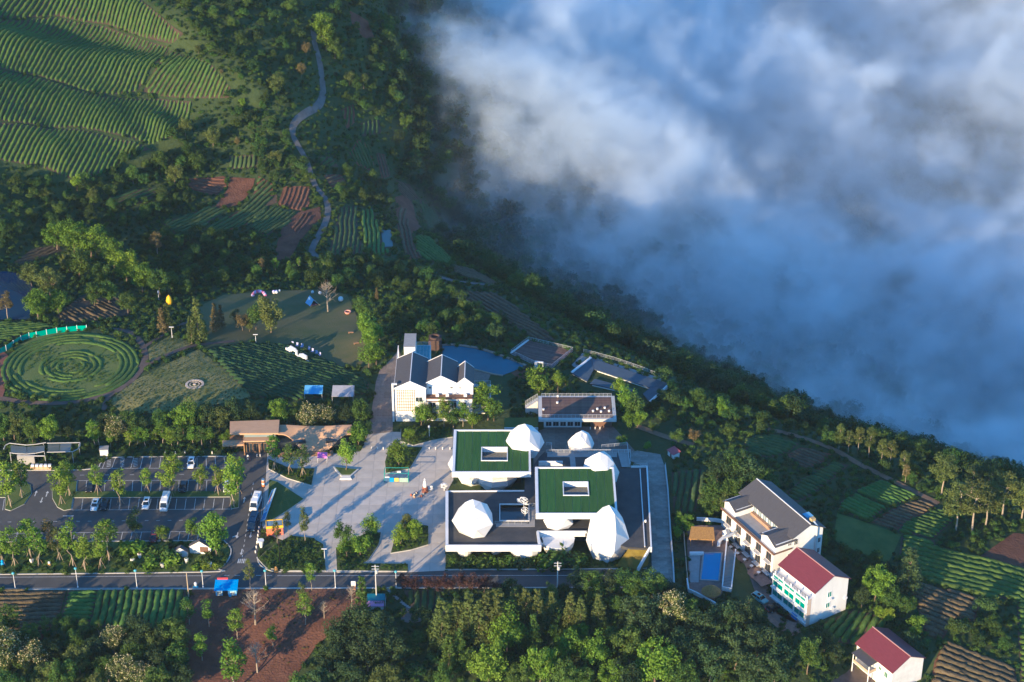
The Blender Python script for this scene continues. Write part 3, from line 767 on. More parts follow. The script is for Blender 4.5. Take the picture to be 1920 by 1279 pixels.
field('brightest green plot on the right, upper of the pair', [(1603, 920), (1652, 899), (1722, 930), (1672, 950)], (1608, 920), (1672, 947), 1.4, kind=1)
field('brown plot between the two green plots right of the white house', [(1633, 979), (1673, 954), (1730, 934), (1756, 948), (1692, 988), (1681, 995)], (1640, 976), (1690, 992), 1.6, 1.0, 0.5, kind=2)
field('green tea plot left of the tall pines', [(1681, 996), (1698, 978), (1760, 952), (1787, 962), (1785, 980), (1750, 1011)], (1690, 992), (1750, 1010), 1.6, kind=0)
field('largest tea field on the right, long rows below the pines', [(1690, 1006), (1752, 1013), (1755, 1029), (1815, 1044), (1940, 1072), (1940, 1128), (1850, 1121), (1722, 1086), (1686, 1040)], (1700, 1040), (1900, 1090), 2.0, 1.7, 0.9, kind=0)
field('brown tea field under the large tea field on the right', [(1708, 1106), (1720, 1090), (1840, 1127), (1828, 1166), (1790, 1160), (1768, 1200), (1735, 1190), (1715, 1125)], (1720, 1098), (1835, 1142), 1.9, 1.5, 0.7, kind=2)
field('brown and green tea rows in the bottom right corner', [(1773, 1202), (1903, 1254), (1912, 1310), (1738, 1320), (1752, 1240)], (1775, 1212), (1900, 1264), 1.9, 1.6, 0.8, kind=2)
field('tea plot along the right edge below the largest field', [(1905, 1110), (1960, 1125), (1960, 1300), (1915, 1300), (1908, 1180)], (1908, 1130), (1955, 1150), 1.9, 1.6, 0.8, kind=0)
field('sloping tea plot between the two red-roofed houses', [(1530, 1175), (1598, 1144), (1668, 1162), (1650, 1182), (1608, 1212), (1572, 1205)], (1578, 1203), (1622, 1147), 1.7, 1.4, 0.8, kind=0)
field('brown tea plot in the bottom left corner below the road', [(-60, 1109), (124, 1108), (110, 1160), (78, 1200), (-60, 1200)], (0, 1130), (110, 1128), 1.6, 1.2, 0.7, kind=2)
field('green tea plot of level rows below the road', [(127, 1108), (185, 1107), (173, 1166), (110, 1172)], (125, 1130), (180, 1129), 1.6, 1.3, 0.8, kind=1)
field('green tea plot of upright rows below the road', [(188, 1107), (348, 1105), (352, 1135), (340, 1185), (172, 1175)], (192, 1165), (207, 1107), 1.75, 1.45, 0.9, kind=1)
field('dark shaded tea plot below the road beside the pink shed', [(757, 1107), (832, 1106), (838, 1150), (775, 1150)], (790, 1150), (794, 1106), 1.7, 1.3, 0.7, kind=3)
field('uppermost narrow terrace strip right of the country road', [(640, 205), (662, 196), (668, 228), (650, 242)], (652, 240), (656, 198), 1.4, 0.9, 0.5, kind=3, soil=M_REDSOIL)
field('thin brown terrace under the narrow brown one nearest the fog', [(742, 338), (768, 346), (786, 372), (772, 380), (750, 362)], (748, 345), (780, 376), 1.3, 0.8, 0.45, kind=2, soil=M_SOIL)
field('thin contour terrace above the pale ridge path', [(692, 484), (735, 482), (802, 502), (798, 512), (740, 504), (700, 496)], (700, 488), (795, 508), 1.4, 0.9, 0.5, kind=3)
field('dark contour terrace right of the pale ridge path', [(850, 498), (885, 506), (930, 530), (925, 537), (880, 522), (852, 512)], (855, 504), (925, 533), 1.4, 0.9, 0.5, kind=2, soil=M_SOIL)
field('small brown terrace between road and dark ploughed field', [(606, 328), (640, 328), (652, 346), (622, 352)], (612, 346), (646, 334), 1.3, 0.8, 0.45, kind=2)
field('shaded brown terrace left of the dark ploughed field', [(560, 402), (585, 396), (582, 412), (556, 440), (548, 430)], (552, 436), (580, 400), 1.4, 0.9, 0.45, kind=4)
field('green patch in the middle of the upper left woods', [(200, 372), (260, 356), (300, 352), (280, 378), (215, 392)], (212, 388), (290, 358), 1.4, 0.9, 0.6, kind=3)
# round garden of ring hedges
RC = site(133, 688)
rg = thing('round_garden', 'round garden of concentric clipped hedges on the left', 'garden', RC); rg['kind'] = 'thing'
for r, gapsN in [(19.2, 1), (17.6, 2), (16.0, 3), (14.4, 4), (8.6, 4), (7.0, 3), (5.4, 4), (3.8, 2)]:
    a0 = random.uniform(0, 6.28); runs = max(1, gapsN)
    for k in range(runs):
        s0 = a0 + k * 2 * PI / runs; ln = 2 * PI / runs * (0.985 if gapsN < 2 else random.uniform(0.78, 0.95))
        an = np.linspace(s0, s0 + ln, max(6, int(r * ln / 1.1)))
        hedge(np.stack([RC.x + r * np.cos(an), RC.y + r * np.sin(an)], -1), 1.2, 0.38, 'ring_hedge', M_TEA[0], rg, tuple(RC), 0.16)
# ------------------------------------------------------------------ building materials
M_WHITE = mat('white_render', (0.70, 0.69, 0.67), 0.75, var=0.09, vscale=0.35, stretch=(1, 1, 0.35), detail=8)
M_DOME = mat('dome_white', (0.66, 0.655, 0.645), 0.6, var=0.05, vscale=0.4, objvar=0.07, detail=8)
M_FASCIA = mat('white_metal', (0.70, 0.695, 0.69), 0.55, var=0.06, vscale=0.5)
M_TURF = mat('roof_turf', (0.020, 0.075, 0.014), 0.95, col2=(0.044, 0.115, 0.024), vscale=0.4, stretch=(3.0, 0.3, 1), objvar=0.10, bump=0.03, bscale=12, detail=8)
M_DECKDARK = mat('dark_roof', (0.040, 0.042, 0.048), 0.9, col2=(0.082, 0.078, 0.076), vscale=0.25, detail=8)
M_GLASS = mat('window_glass', (0.030, 0.040, 0.048), 0.08, spec=0.6)
M_GLASSW = mat('pale_glass', (0.20, 0.26, 0.28), 0.10, spec=0.6)
M_STEEL = mat('rail_steel', (0.55, 0.56, 0.57), 0.45, metal=0.3)
M_MOSS = mat('moss_roof', (0.155, 0.115, 0.018), 0.95, var=0.25, vscale=0.8)
M_GREYDECK = mat('grey_paving', (0.30, 0.29, 0.28), 0.9, var=0.12, vscale=0.7)
M_FLOOR = mat('dark_floor', (0.075, 0.065, 0.062), 0.8, var=0.2, vscale=0.8)

def railing(parent, pts, h=1.05, gap=1.6, name='railing', material=None, r=0.035, z=None):
    b = MB()
    for a, c in zip(pts[:-1], pts[1:]):
        a = Vector(a); c = Vector(c); n = max(1, int((c - a).length / gap))
        for k in range(n + 1):
            p = a.lerp(c, k / n); b.tube(p, p + Vector((0, 0, h)), r, None, 4)
        for f in (1.0, 0.66, 0.33): b.tube(a + Vector((0, 0, h * f)), c + Vector((0, 0, h * f)), r * (1.2 if f == 1 else .7), None, 4)
    return b.build(name, material or M_STEEL, parent)
def facet_dome(parent, px, py, z, width_px, apex, lean=(0, 0), seed=0, waist=1.0, n=7):
    """white faceted shell; px,py: base centre on the level z; apex: pixel row of the tip"""
    g = random.Random(seed)
    c = site(px, py, z); dep = math.atan2(CAM_H - z, c.y); sc = FPX / (c.y * CP - (z - CAM_H) * SP)
    r = width_px / sc / 2; h = (py - apex) / (sc * math.cos(dep))
    bm = bmesh.new(); a0 = g.uniform(0, 6.28)
    for frac, rr, m in ((0, .80 * waist, n), (.30, 1.0, n), (.63, .78, n - 1), (.88, .40, n - 3)):
        a0 += .4
        for k in range(m):
            a = a0 + 2 * PI * (k + g.uniform(-.2, .2)) / m; q = rr * r * g.uniform(.92, 1.06)
            bm.verts.new((math.cos(a) * q + lean[0] * frac * r, math.sin(a) * q + lean[1] * frac * r, h * frac + (g.uniform(-.03, .03) * h if frac else 0)))
    bm.verts.new((lean[0] * r, lean[1] * r, h))
    bmesh.ops.convex_hull(bm, input=bm.verts[:])
    bmesh.ops.dissolve_limit(bm, angle_limit=R(13), verts=bm.verts[:], edges=bm.edges[:])
    bm.normal_update()
    cen = Vector((0, 0, h * .4))
    shell = MB()
    root = bpy.data.objects.new('dome', None); COL.objects.link(root); root.parent = parent; root.location = c - parent.location
    k = 0
    for f in bm.faces:
        vs = [v.co.copy() for v in f.verts]
        if max(v.z for v in vs) < .05: continue
        m = f.calc_center_median(); nn = f.normal
        if nn.dot(m - cen) < 0: nn = -nn; vs = vs[::-1]
        out = [m + (v - m) * (1 - .04 / max(.3, (v - m).length)) for v in vs]; inn = [v - nn * .10 for v in out]
        nv = len(vs)
        MB().add([v - m for v in out] + [v - m for v in inn], [tuple(range(nv)), tuple(range(2 * nv - 1, nv - 1, -1))] + [(i, i + nv, (i + 1) % nv + nv, (i + 1) % nv) for i in range(nv)]).build('panel', M_DOME, root, loc=m)
        k += 1
    bm.free()
    return root
museum_o = site(960, 1040, 0)
museum = thing('museum', 'white museum of green flat roofs pierced by faceted white domes', 'museum', museum_o)
def L2(px, py, z):                                    # museum-local point
    p = flat(px, py, z); return (p[0] - museum_o.x, p[1] - museum_o.y)
def slab_with_hole(b, x0, y0, x1, y1, hole, z0, z1):
    hx0, hy0, hx1, hy1 = hole
    b.box(x0, y0, z0, hx0, y1, z1); b.box(hx1, y0, z0, x1, y1, z1); b.box(hx0, y0, z0, hx1, hy0, z1); b.box(hx0, hy1, z0, hx1, y1, z1)
def green_roof(tl, br, zt, hole, strips):
    (x0, y1), (x1, y0) = L2(*tl, zt), L2(*br, zt)
    (hx0, hy1), (hx1, hy0) = L2(*hole[0], zt), L2(*hole[1], zt)
    hl = (hx0, hy0, hx1, hy1)
    b = MB(); slab_with_hole(b, x0, y0, x1, y1, hl, zt - 1.35, zt - .10)
    sl = b.build('roof_slab', M_FASCIA, museum)
    p = MB(); w = .45                                   # parapet
    p.box(x0, y0, zt - .098, x0 + w * 1.6, y1, zt + .28); p.box(x1 - w, y0, zt - .098, x1, y1, zt + .28); p.box(x0 + w * 1.6, y0, zt - .098, x1 - w, y0 + w, zt + .28); p.box(x0 + w * 1.6, y1 - w, zt - .098, x1 - w, y1, zt + .28)
    p.build('parapet', M_FASCIA, sl)
    q = MB(); u = .22
    for s in ((hx0 - u, hy0 - u, hx0, hy1 + u), (hx1, hy0 - u, hx1 + u, hy1 + u), (hx0, hy0 - u, hx1, hy0), (hx0, hy1, hx1, hy1 + u)): q.box(s[0], s[1], zt - .098, s[2], s[3], zt + .24)
    q.build('skylight_rim', M_FASCIA, sl)
    q = MB(); zb = zt - 4.4
    for s in ((hx0 - .15, hy0 - .15, hx0, hy1 + .15), (hx1, hy0 - .15, hx1 + .15, hy1 + .15), (hx0, hy0 - .15, hx1, hy0), (hx0, hy1, hx1, hy1 + .15)): q.box(s[0], s[1], zb, s[2], s[3], zt - 1.36)
    q.build('skylight_shaft', M_WHITE, sl); MB().box(hx0, hy0, zb, hx1, hy1, zb + .1).build('skylight_floor', M_FLOOR, sl)
    turf = bpy.data.objects.new('turf', None); COL.objects.link(turf); turf.parent = museum
    a, c = x0 + w * 1.6 + .12, x1 - w - .12; sw = (c - a) / strips
    for k in range(strips):
        s0, s1 = a + k * sw + .03, a + (k + 1) * sw - .03; y_lo, y_hi = y0 + w + .12, y1 - w - .12
        m = MB()
        if s1 <= hx0 - .25 or s0 >= hx1 + .25: m.box(s0, y_lo, zt - .095, s1, y_hi, zt + .02 + .03 * (k % 2))
        else:
            MB().box(s0, y_lo, zt - .095, s1, hy0 - .26, zt + .02 + .03 * (k % 2)).build('turf_strip', M_TURF, turf); m.box(s0, hy1 + .26, zt - .095, s1, y_hi, zt + .02 + .03 * (k % 2))
            if s0 < hx0 - .26: m.box(s0, hy0 - .26, zt - .095, hx0 - .25, hy1 + .26, zt + .018 + .03 * (k % 2))
            if s1 > hx1 + .26: m.box(hx1 + .25, hy0 - .26, zt - .095, s1, hy1 + .26, zt + .018 + .03 * (k % 2))
        m.build('turf_strip', M_TURF, turf)
    return x0, y0, x1, y1
Z1, Z2, ZL = 8.0, 10.0, 5.0
r1 = green_roof((851, 807), (995.5, 887), Z1, ((904, 840), (950.5, 864)), 9)
r2 = green_roof((1003, 877), (1158, 965), Z2, ((1056.5, 905), (1103, 929)), 9)
# lower roof deck
LOW = [(836, 923), (983, 922), (985, 893), (1012, 856), (1020, 848), (1180, 848), (1183, 868), (1160, 878), (1213, 877), (1221, 1030), (1180, 1028), (1094, 999), (1007, 999), (1011, 1026), (836, 1026)]
lo = [L2(a, b, ZL) for a, b in LOW]
hole = [L2(938, 947, ZL), L2(991, 947, ZL), L2(991, 977, ZL), L2(938, 977, ZL)]
hb = [min(p[0] for p in hole), min(p[1] for p in hole), max(p[0] for p in hole), max(p[1] for p in hole)]
# deck cut round the light well: west, east and the two strips beside it
def clipL(x0, y0, x1, y1): return clip(lo, x0, y0, x1, y1)
dk = MB()
for box_ in ((-99, -99, hb[0], 99), (hb[2], -99, 99, 99), (hb[0], -99, hb[2], hb[1]), (hb[0], hb[3], hb[2], 99)):
    c = clipL(*box_)
    if len(c) > 2: dk.prism(c, ZL - .9, ZL)
dk.build('lower_deck', M_DECKDARK, museum)
def parapet(pts, z0, z1, w, name='parapet', closed=False, material=None):
    b = MB()
    n = len(pts)
    for i in range(n if closed else n - 1):
        a, c = pts[i], pts[(i + 1) % n]; b.bar((a[0], a[1], z0), (c[0], c[1], z0), w, z1 - z0)
    return b.build(name, material or M_FASCIA, museum)
Lp = lambda *pp: [L2(a, b, ZL) for a, b in pp]
parapet(Lp((838, 924), (838, 1025)), ZL - 1.1, ZL + .55, .75)
parapet(Lp((835.5, 1026), (1014.5, 1026)), ZL - 1.15, ZL + .6, .5)
parapet(Lp((1011, 1023), (1008, 999.5)), ZL - 1.1, ZL + .55, .6)
parapet(Lp((1007, 999), (1100, 999)), ZL - 1.0, ZL + .5, .5)
parapet(Lp((838, 922.5), (983, 921.5)), ZL - .8, ZL + .35, .25)
parapet(Lp((1213, 878), (1221, 1030)), ZL - .9, ZL + .6, .35)
parapet(Lp((1183, 876), (1214, 876)), ZL - .6, ZL + .4, .25)
parapet(Lp((1200, 880), (1209, 1026)), ZL + .004, ZL + .28, .22, 'gutter')
parapet(Lp((1010, 873), (1055, 873)), ZL, ZL + 1.4, .3, 'upstand')
q = MB()
for s in ((hb[0] - .2, hb[1] - .2, hb[0], hb[3] + .2), (hb[2], hb[1] - .2, hb[2] + .2, hb[3] + .2), (hb[0], hb[1] - .2, hb[2], hb[1]), (hb[0], hb[3], hb[2], hb[3] + .2)): q.box(*s[:2], ZL - 3.8, *s[2:], ZL + .3)
q.build('light_well', M_WHITE, museum); MB().box(hb[0], hb[1], ZL - 3.9, hb[2], hb[3], ZL - 3.8).build('well_floor', mat('well_floor', (0.10, 0.05, 0.045), 0.8, var=0.2, vscale=0.7), museum)
# paved walk and railings on the deck
for pp, hh in (([(930, 982), (1003, 982), (1003, 988), (930, 988)], .05), ([(991.5, 950), (1003, 950), (1003, 981.9), (991.5, 981.9)], .05), ([(1026, 848), (1157, 848), (1157, 857), (1026, 857)], .05), ([(1068, 857.1), (1078, 857.1), (1080, 876), (1070, 876)], .05), ([(1158, 848.2), (1178, 848.2), (1182, 876), (1166, 876)], .06)):
    MB().prism(Lp(*pp), ZL, ZL + hh).build('roof_walk', M_GREYDECK, museum)
r3 = lambda pts, z: [(*L2(a, b_, z), z) for a, b_ in pts]
railing(museum, r3([(928, 984), (990, 983), (991.5, 950), (1003, 950)], ZL)); railing(museum, r3([(1024, 836), (1034, 836), (1034, 849), (1182, 849)], ZL)); railing(museum, r3([(1024, 850), (1182, 850), (1182, 876)], ZL)); railing(museum, r3([(1188, 876), (1214, 876)], ZL)); railing(museum, r3([(1128, 840), (1176, 836), (1181, 876)], ZL))
# walls under the decks
for pp, z0, z1 in (([(850, 932), (998, 932), (1000, 1006), (850, 1006)], 0, ZL), ([(1012, 890), (1200, 890), (1205, 1000), (1110, 985), (1012, 985)], 0, ZL), ([(1022, 890), (1135, 890), (1140, 945), (1024, 945)], ZL + .001, Z2), ([(870, 822), (975, 822), (978, 858), (872, 858)], 0, Z1), ([(1020, 856), (1170, 854), (1175, 876), (1020, 880)], 0, ZL)):
    zt_ = z1 - (.92 if z1 == ZL else 1.36)
    MB().prism([L2(a, c, z1) for a, c in pp], z0, zt_).build('glazed_wall', M_GLASS, museum)
for px, py, w in ((872, 1040, 34), (930, 1036, 30), (985, 1040, 64), (1045, 1034, 62)):
    c = L2(px, py, 0); rr = w / 7.4 / 2
    MB().lathe([(rr * .62, .02), (rr * .85, 1.2), (rr, 2.6), (rr * 1.04, ZL - .95)], 16, (*c, 0)).build('curved_wall', M_WHITE, museum)
for a in [(888, 992, ZL, 79, 937, (-.02, 0), 3), (984, 846, ZL, 72, 795, (.0, .0), 5), (1088, 842, 3.5, 53, 808, (.08, 0), 9), (1128, 898, ZL, 72, 848, (-.12, 0), 11), (1137, 1036, .2, 86, 950, (.06, .05), 14),
          (1047, 981, ZL, 62, 955, (0, 0), 17), (930, 906, 0, 76, 872, (0, 0), 21), (862, 880, 0, 46, 846, (0, 0), 23), (885, 902, 0, 50, 880, (0, 0), 25)]:
    facet_dome(museum, *a[:5], lean=a[5], seed=a[6])
# moss-covered ramp at the street corner
zr = {0: ZL + .1, 1: ZL + .1, 2: .9, 3: .9}
rp = [(*L2(1180, 1027, ZL), ZL + .05), (*L2(1217, 1029, ZL), ZL + .05), (*L2(1194, 1068, 1.0), 1.0), (*L2(1156, 1060, 1.0), 1.0)]
MB().add(rp + [(p[0], p[1], 0) for p in rp], [(3, 2, 1, 0), (0, 1, 5, 4), (1, 2, 6, 5), (2, 3, 7, 6), (3, 0, 4, 7)]).build('moss_ramp', M_MOSS, museum)
b = MB(); b.add([(rp[1][0], rp[1][1], rp[1][2] - .3), (rp[2][0], rp[2][1], 0), (rp[2][0] + .4, rp[2][1], 0), (rp[1][0] + .4, rp[1][1], rp[1][2] - .3), (rp[1][0], rp[1][1], rp[1][2] + .5), (rp[2][0], rp[2][1], rp[2][2] + .5), (rp[2][0] + .4, rp[2][1], rp[2][2] + .5), (rp[1][0] + .4, rp[1][1], rp[1][2] + .5)], [(0, 1, 5, 4), (1, 2, 6, 5), (2, 3, 7, 6), (3, 0, 4, 7), (4, 5, 6, 7)]).build('ramp_wall', M_FASCIA, museum)
# wire sculpture over the light well
ws = site(982, 958, ZL); wire = thing('wire_sculpture', 'white wire sculpture of looped balls over the museum light well', 'sculpture', (ws.x, ws.y, ZL))
for (dx, dy, dz, rr) in ((0, 1.0, 2.6, 1.1), (.3, -1.2, 1.0, .95), (-1.3, 1.8, 2.0, .6)):
    b = MB()
    for k in range(4):
        ax = Vector((random.uniform(-1, 1), random.uniform(-1, 1), random.uniform(-1, 1))).normalized(); u = ax.orthogonal().normalized(); w = ax.cross(u); c = Vector((dx, dy, dz))
        pts = [c + (u * math.cos(2 * PI * j / 12) + w * math.sin(2 * PI * j / 12)) * rr for j in range(12)]
        for j in range(12): b.tube(pts[j], pts[(j + 1) % 12], .07, None, 4)
    b.build('wire_ball', M_FASCIA, wire)
b = MB(); pts = [Vector((-5.5 + .5 * k, -3.6 + .45 * math.sin(k * .9), -2.6)) for k in range(12)]
for p, q_ in zip(pts[:-1], pts[1:]): b.tube(p, q_, .1, None, 4)
b.tube((0, 1, -1), (0, 1, 2.0), .06, None, 4); b.tube((.3, -1.2, -3.7), (.3, -1.2, 1), .06, None, 4)
b.build('wire_tail', M_FASCIA, wire)
# ------------------------------------------------------------------ other buildings
M_TILE = mat('grey_tile', (0.075, 0.072, 0.078), 0.7, var=0.18, vscale=1.2, stretch=(1, 6, 1), bump=0.03, bscale=6)
M_REDROOF = mat('red_sheet', (0.135, 0.030, 0.042), 0.55, var=0.14, vscale=0.8, bump=0.02, bscale=8, stretch=(6, 1, 1))
M_WOODROOF = mat('wood_shingle', (0.47, 0.295, 0.175), 0.8, var=0.14, vscale=1.2, stretch=(0.5, 5, 1), bump=0.02, bscale=6)
M_TIMBER = mat('timber', (0.34, 0.19, 0.10), 0.8, var=0.2, vscale=1.5)
M_DECK = mat('deck_boards', (0.125, 0.078, 0.064), 0.85, var=0.22, vscale=1.0, objvar=0.22)
M_TEAL = mat('teal_glass', (0.010, 0.20, 0.17), 0.12, spec=0.5)
M_THATCH = mat('thatch', (0.30, 0.17, 0.055), 0.95, var=0.3, vscale=3, bump=0.08, bscale=8)
M_BLUEROOF = mat('slate_blue', (0.055, 0.075, 0.105), 0.6, var=0.12, vscale=0.6)
M_BROWN = mat('brown_trim', (0.15, 0.085, 0.060), 0.8)
M_BLACK = mat('black_metal', (0.02, 0.02, 0.022), 0.5)
def windows(t, rects, plane, at, sign, glass=None, depth=.10, frame=None, fw=.09):
    """each window: a frame with its pane; rects (a0, a1, z0, z1) along the wall axis"""
    for (a0, a1, z0, z1) in rects:
        f = MB(); d0, d1 = at, at + sign * depth
        lo_, hi_ = min(d0, d1), max(d0, d1)
        for (p0, p1, q0, q1) in ((a0, a1, z0, z0 + fw), (a0, a1, z1 - fw, z1), (a0, a0 + fw, z0 + fw, z1 - fw), (a1 - fw, a1, z0 + fw, z1 - fw), ((a0 + a1) / 2 - fw / 3, (a0 + a1) / 2 + fw / 3, z0 + fw, z1 - fw)):
            if plane == 'x': f.box(lo_, p0, q0, hi_, p1, q1)
            else: f.box(p0, lo_, q0, p1, hi_, q1)
        w = f.build('window', frame or M_FASCIA, t)
        g = MB(); e0, e1 = at + sign * .012, at + sign * .05; lo_, hi_ = min(e0, e1), max(e0, e1)
        if plane == 'x': g.box(lo_, a0 + fw, z0 + fw, hi_, a1 - fw, z1 - fw)
        else: g.box(a0 + fw, lo_, z0 + fw, a1 - fw, hi_, z1 - fw)
        g.build('pane', glass or M_GLASS, w)
def gable_y(b, x0, x1, y0, y1, ze, zr, over=.35, th=.18, xr=None):
    """gable roof, ridge along y"""
    xr = (x0 + x1) / 2 if xr is None else xr
    for xa, s in ((x0, -1), (x1, 1)):
        k = (zr - ze) / abs(xr - xa); xo = xa + s * over; zo = ze - k * over
        b.add([(xo, y0 - over, zo), (xr, y0 - over, zr), (xr, y1 + over, zr), (xo, y1 + over, zo), (xo, y0 - over, zo - th), (xr, y0 - over, zr - th), (xr, y1 + over, zr - th), (xo, y1 + over, zo - th)],
              [(0, 1, 2, 3) if s > 0 else (3, 2, 1, 0), (7, 6, 5, 4) if s > 0 else (4, 5, 6, 7), (0, 3, 7, 4), (0, 4, 5, 1), (3, 2, 6, 7)])
    return b
def gable_wall(b, x0, x1, y0, y1, z0, ze, zr, xr=None):
    xr = (x0 + x1) / 2 if xr is None else xr
    prof = [(x0, z0), (x1, z0), (x1, ze), (xr, zr), (x0, ze)]
    n = 5
    b.add([(x, y0, z) for x, z in prof] + [(x, y1, z) for x, z in prof], [(4, 3, 2, 1, 0)[::-1], (5, 6, 7, 8, 9)[::-1]] + [(i, i + n, (i + 1) % n + n, (i + 1) % n) for i in range(n)])
    return b
def ridge_cap(b, x, y0, y1, z, w=.22): b.box(x - w / 2, y0, z - .02, x + w / 2, y1, z + .12); return b
# --- white inn with three gables
io = site(742.5, 790, 0)
inn = thing('inn', 'white three-gabled inn with grey tiled roofs above the plaza', 'inn', io)
EXCL.append([(io.x - 3, io.y - 3), (io.x + 32, io.y - 3), (io.x + 32, io.y + 30), (io.x - 3, io.y + 30)])
wls = MB(); gable_wall(wls, 0, 8.5, 0, 16, -.1, 10.9, 13.0); wls.build('wall', M_WHITE, inn)
wls = MB(); gable_wall(wls, 8.52, 16.9, 2.6, 14, -.1, 10.9, 13.05, 12.72); wls.build('wall', M_WHITE, inn)
wls = MB(); gable_wall(wls, 16.92, 21.6, 2.6, 11.5, -.1, 10.6, 12.6); wls.build('wall', M_WHITE, inn)
MB().box(8.52, .2, -.1, 21.4, 2.58, 7.2).build('front_wing', M_WHITE, inn)
for (x0, x1, y0, y1, ze, zr) in ((0, 8.5, 0, 16, 10.95, 13.05), (8.55, 16.9, 2.6, 14, 11.05, 13.25), (16.95, 21.6, 2.6, 11.5, 10.65, 12.65)):
    rf = gable_y(MB(), x0, x1, y0, y1, ze, zr, .22).build('roof', M_TILE, inn)
    c = MB(); ridge_cap(c, (x0 + x1) / 2, y0 - .2, y1 + .2, zr); c.build('ridge_cap', M_FASCIA, rf)
    c = MB(); xr = (x0 + x1) / 2
    for yy in (y0 - .24, y1 + .10):
        for xa in (x0 - .2, x1 + .2): c.add([(xa, yy, ze - .25), (xr, yy, zr - .10), (xr, yy + .16, zr - .10), (xa, yy + .16, ze - .25), (xa, yy, ze + .02), (xr, yy, zr + .16), (xr, yy + .16, zr + .16), (xa, yy + .16, ze + .02)], [(0, 1, 5, 4), (3, 7, 6, 2), (4, 5, 6, 7), (0, 3, 2, 1), (0, 4, 7, 3)])
    c.build('verge', M_FASCIA, rf)
windows(inn, [(9.2, 10.0, 9.1, 9.9), (15.2, 16.0, 9.1, 9.9), (17.6, 18.3, 9.1, 9.7)], 'y', 2.6, -1)
windows(inn, [(9.3, 11.3, 4.2, 6.2), (12.4, 14.4, 4.2, 6.2), (15.5, 17.0, 4.2, 6.2), (18.2, 19.8, 4.2, 6.2), (9.3, 11.3, .9, 2.9), (12.4, 14.4, .9, 2.9), (15.5, 17.5, .9, 2.9)], 'y', .2, -1)
windows(inn, [(5.6, 7.6, 6.4, 8.0), (5.6, 7.6, 3.2, 4.8)], 'y', 0, -1)
b = MB(); b.box(8.6, .05, 7.2, 21.4, .2, 7.55); b.box(8.6, .2, 7.2, 21.4, 2.58, 7.26); b.build('terrace', M_BROWN, inn)
MB().box(8.7, .0, 6.3, 17, .18, 6.55).build('brown_band', M_BROWN, inn)
for x in (11.2, 14.0, 19.0):
    MB().box(x, 1.2, 7.27, x + .9, 1.7, 8.0).build('air_unit', M_FASCIA, inn)
c = MB()
for k in range(9): c.box(.5 + k * .6, -.14, 3.4, .60 + k * .6, -.05, 10.4)
for k in range(8): c.box(.4, -.20, 3.6 + k * .95, 5.4, -.141, 3.70 + k * .95)
c.build('lattice_screen', mat('lattice', (0.30, 0.20, 0.09), 0.8), inn)
b = MB(); b.box(-.9, -.2, 0, -.4, .3, 12.0); b.box(-.9, -.2, 12.0, .6, .3, 12.35); b.build('drain_shaft', M_WHITE, inn)
b = MB(); b.box(1.7, 18, -.1, 4.9, 25.5, 13.5); b.build('stair_tower', M_WHITE, inn); MB().box(1.6, 17.9, 13.5, 5.0, 25.6, 13.68).build('tower_roof', M_GREYDECK, inn)
MB().box(.2, 16.02, -.1, 8.4, 17.98, 9.6).build('link_block', M_WHITE, inn); MB().box(4.92, 18, -.1, 9.0, 27, 9.0).build('rear_wing', M_WHITE, inn)
gr = MB()
for k in range(4):
    for j in range(3): gr.box(5.0 + k * 1.0, 18.1 + j * 2.9, 9.02, 5.95 + k * 1.0, 20.9 + j * 2.9, 9.08)
gr.build('glass_roof', mat('teal_pane', (0.06, 0.20, 0.24), .1, spec=.6), inn); railing(inn, [(5, 26.9, 9), (8.9, 26.9, 9), (8.9, 18, 9)])
b = MB(); b.box(-.35, .0, 10.4, -.1, 24, 10.6)
for yy in (1, 9, 17, 24): b.tube((-.25, yy, 0), (-.25, yy, 10.5), .12)
b.build('side_frame', M_FASCIA, inn)
b = MB(); b.box(21.7, 4, -.1, 26.5, 11, 5.5); b.build('annex', M_WHITE, inn); railing(inn, [(21.8, 11, 5.5), (26.4, 11, 5.5), (26.4, 4.1, 5.5), (21.8, 4.1, 5.5)], 1.1, 1.2)
b = MB(); b.box(22.0, 4.4, 5.52, 26.2, 10.8, 5.6); b.build('terrace_glass', M_GLASSW, inn)
b = MB(); b.box(5.6, -.3, 0, 8.0, 0, 2.6); b.build('porch', M_GLASS, inn)
# --- brick well tower beside the inn
p = site(816, 652, 0); tw = thing('brick_tower', 'square brown brick tower with round opening behind the inn', 'tower', p)
MB().box(-1.9, -1.9, -.1, 1.9, 1.9, 3.4).build('shaft', mat('brown_brick', (0.075, 0.048, 0.040), .9, var=.25, vscale=2), tw)
b = MB(); b.lathe([(1.55, 3.38), (1.55, 4.0), (1.15, 4.0), (1.15, 3.42)], 18); b.build('ring', MATS['brown_brick'], tw); MB().lathe([(1.14, 3.40), (1.14, 3.44)], 18).build('opening', M_BLACK, tw)
# --- pool below the inn
pool = [(829, 649), (850, 648.5), (890, 654), (925, 664), (958, 676), (984, 686), (962, 697), (943, 704), (920, 700), (890, 692), (862, 683), (831, 674)]
level('pool', pool, 0.10, M_POOL); kerb([(829, 648), (850, 647), (890, 652), (925, 662), (958, 674), (986, 686)], w=.9, h=.25, material=mat('tan_rim', (.30, .23, .17), .9, var=.15, vscale=1))
kerb([(943, 705), (920, 701), (890, 693), (862, 684), (831, 675)], w=.6, h=.22, material=MATS['tan_rim'])
level('paved_court', [(826, 675), (862, 684), (890, 693), (920, 702), (915, 715), (886, 735), (830, 700)], 0.02, M_WALK)
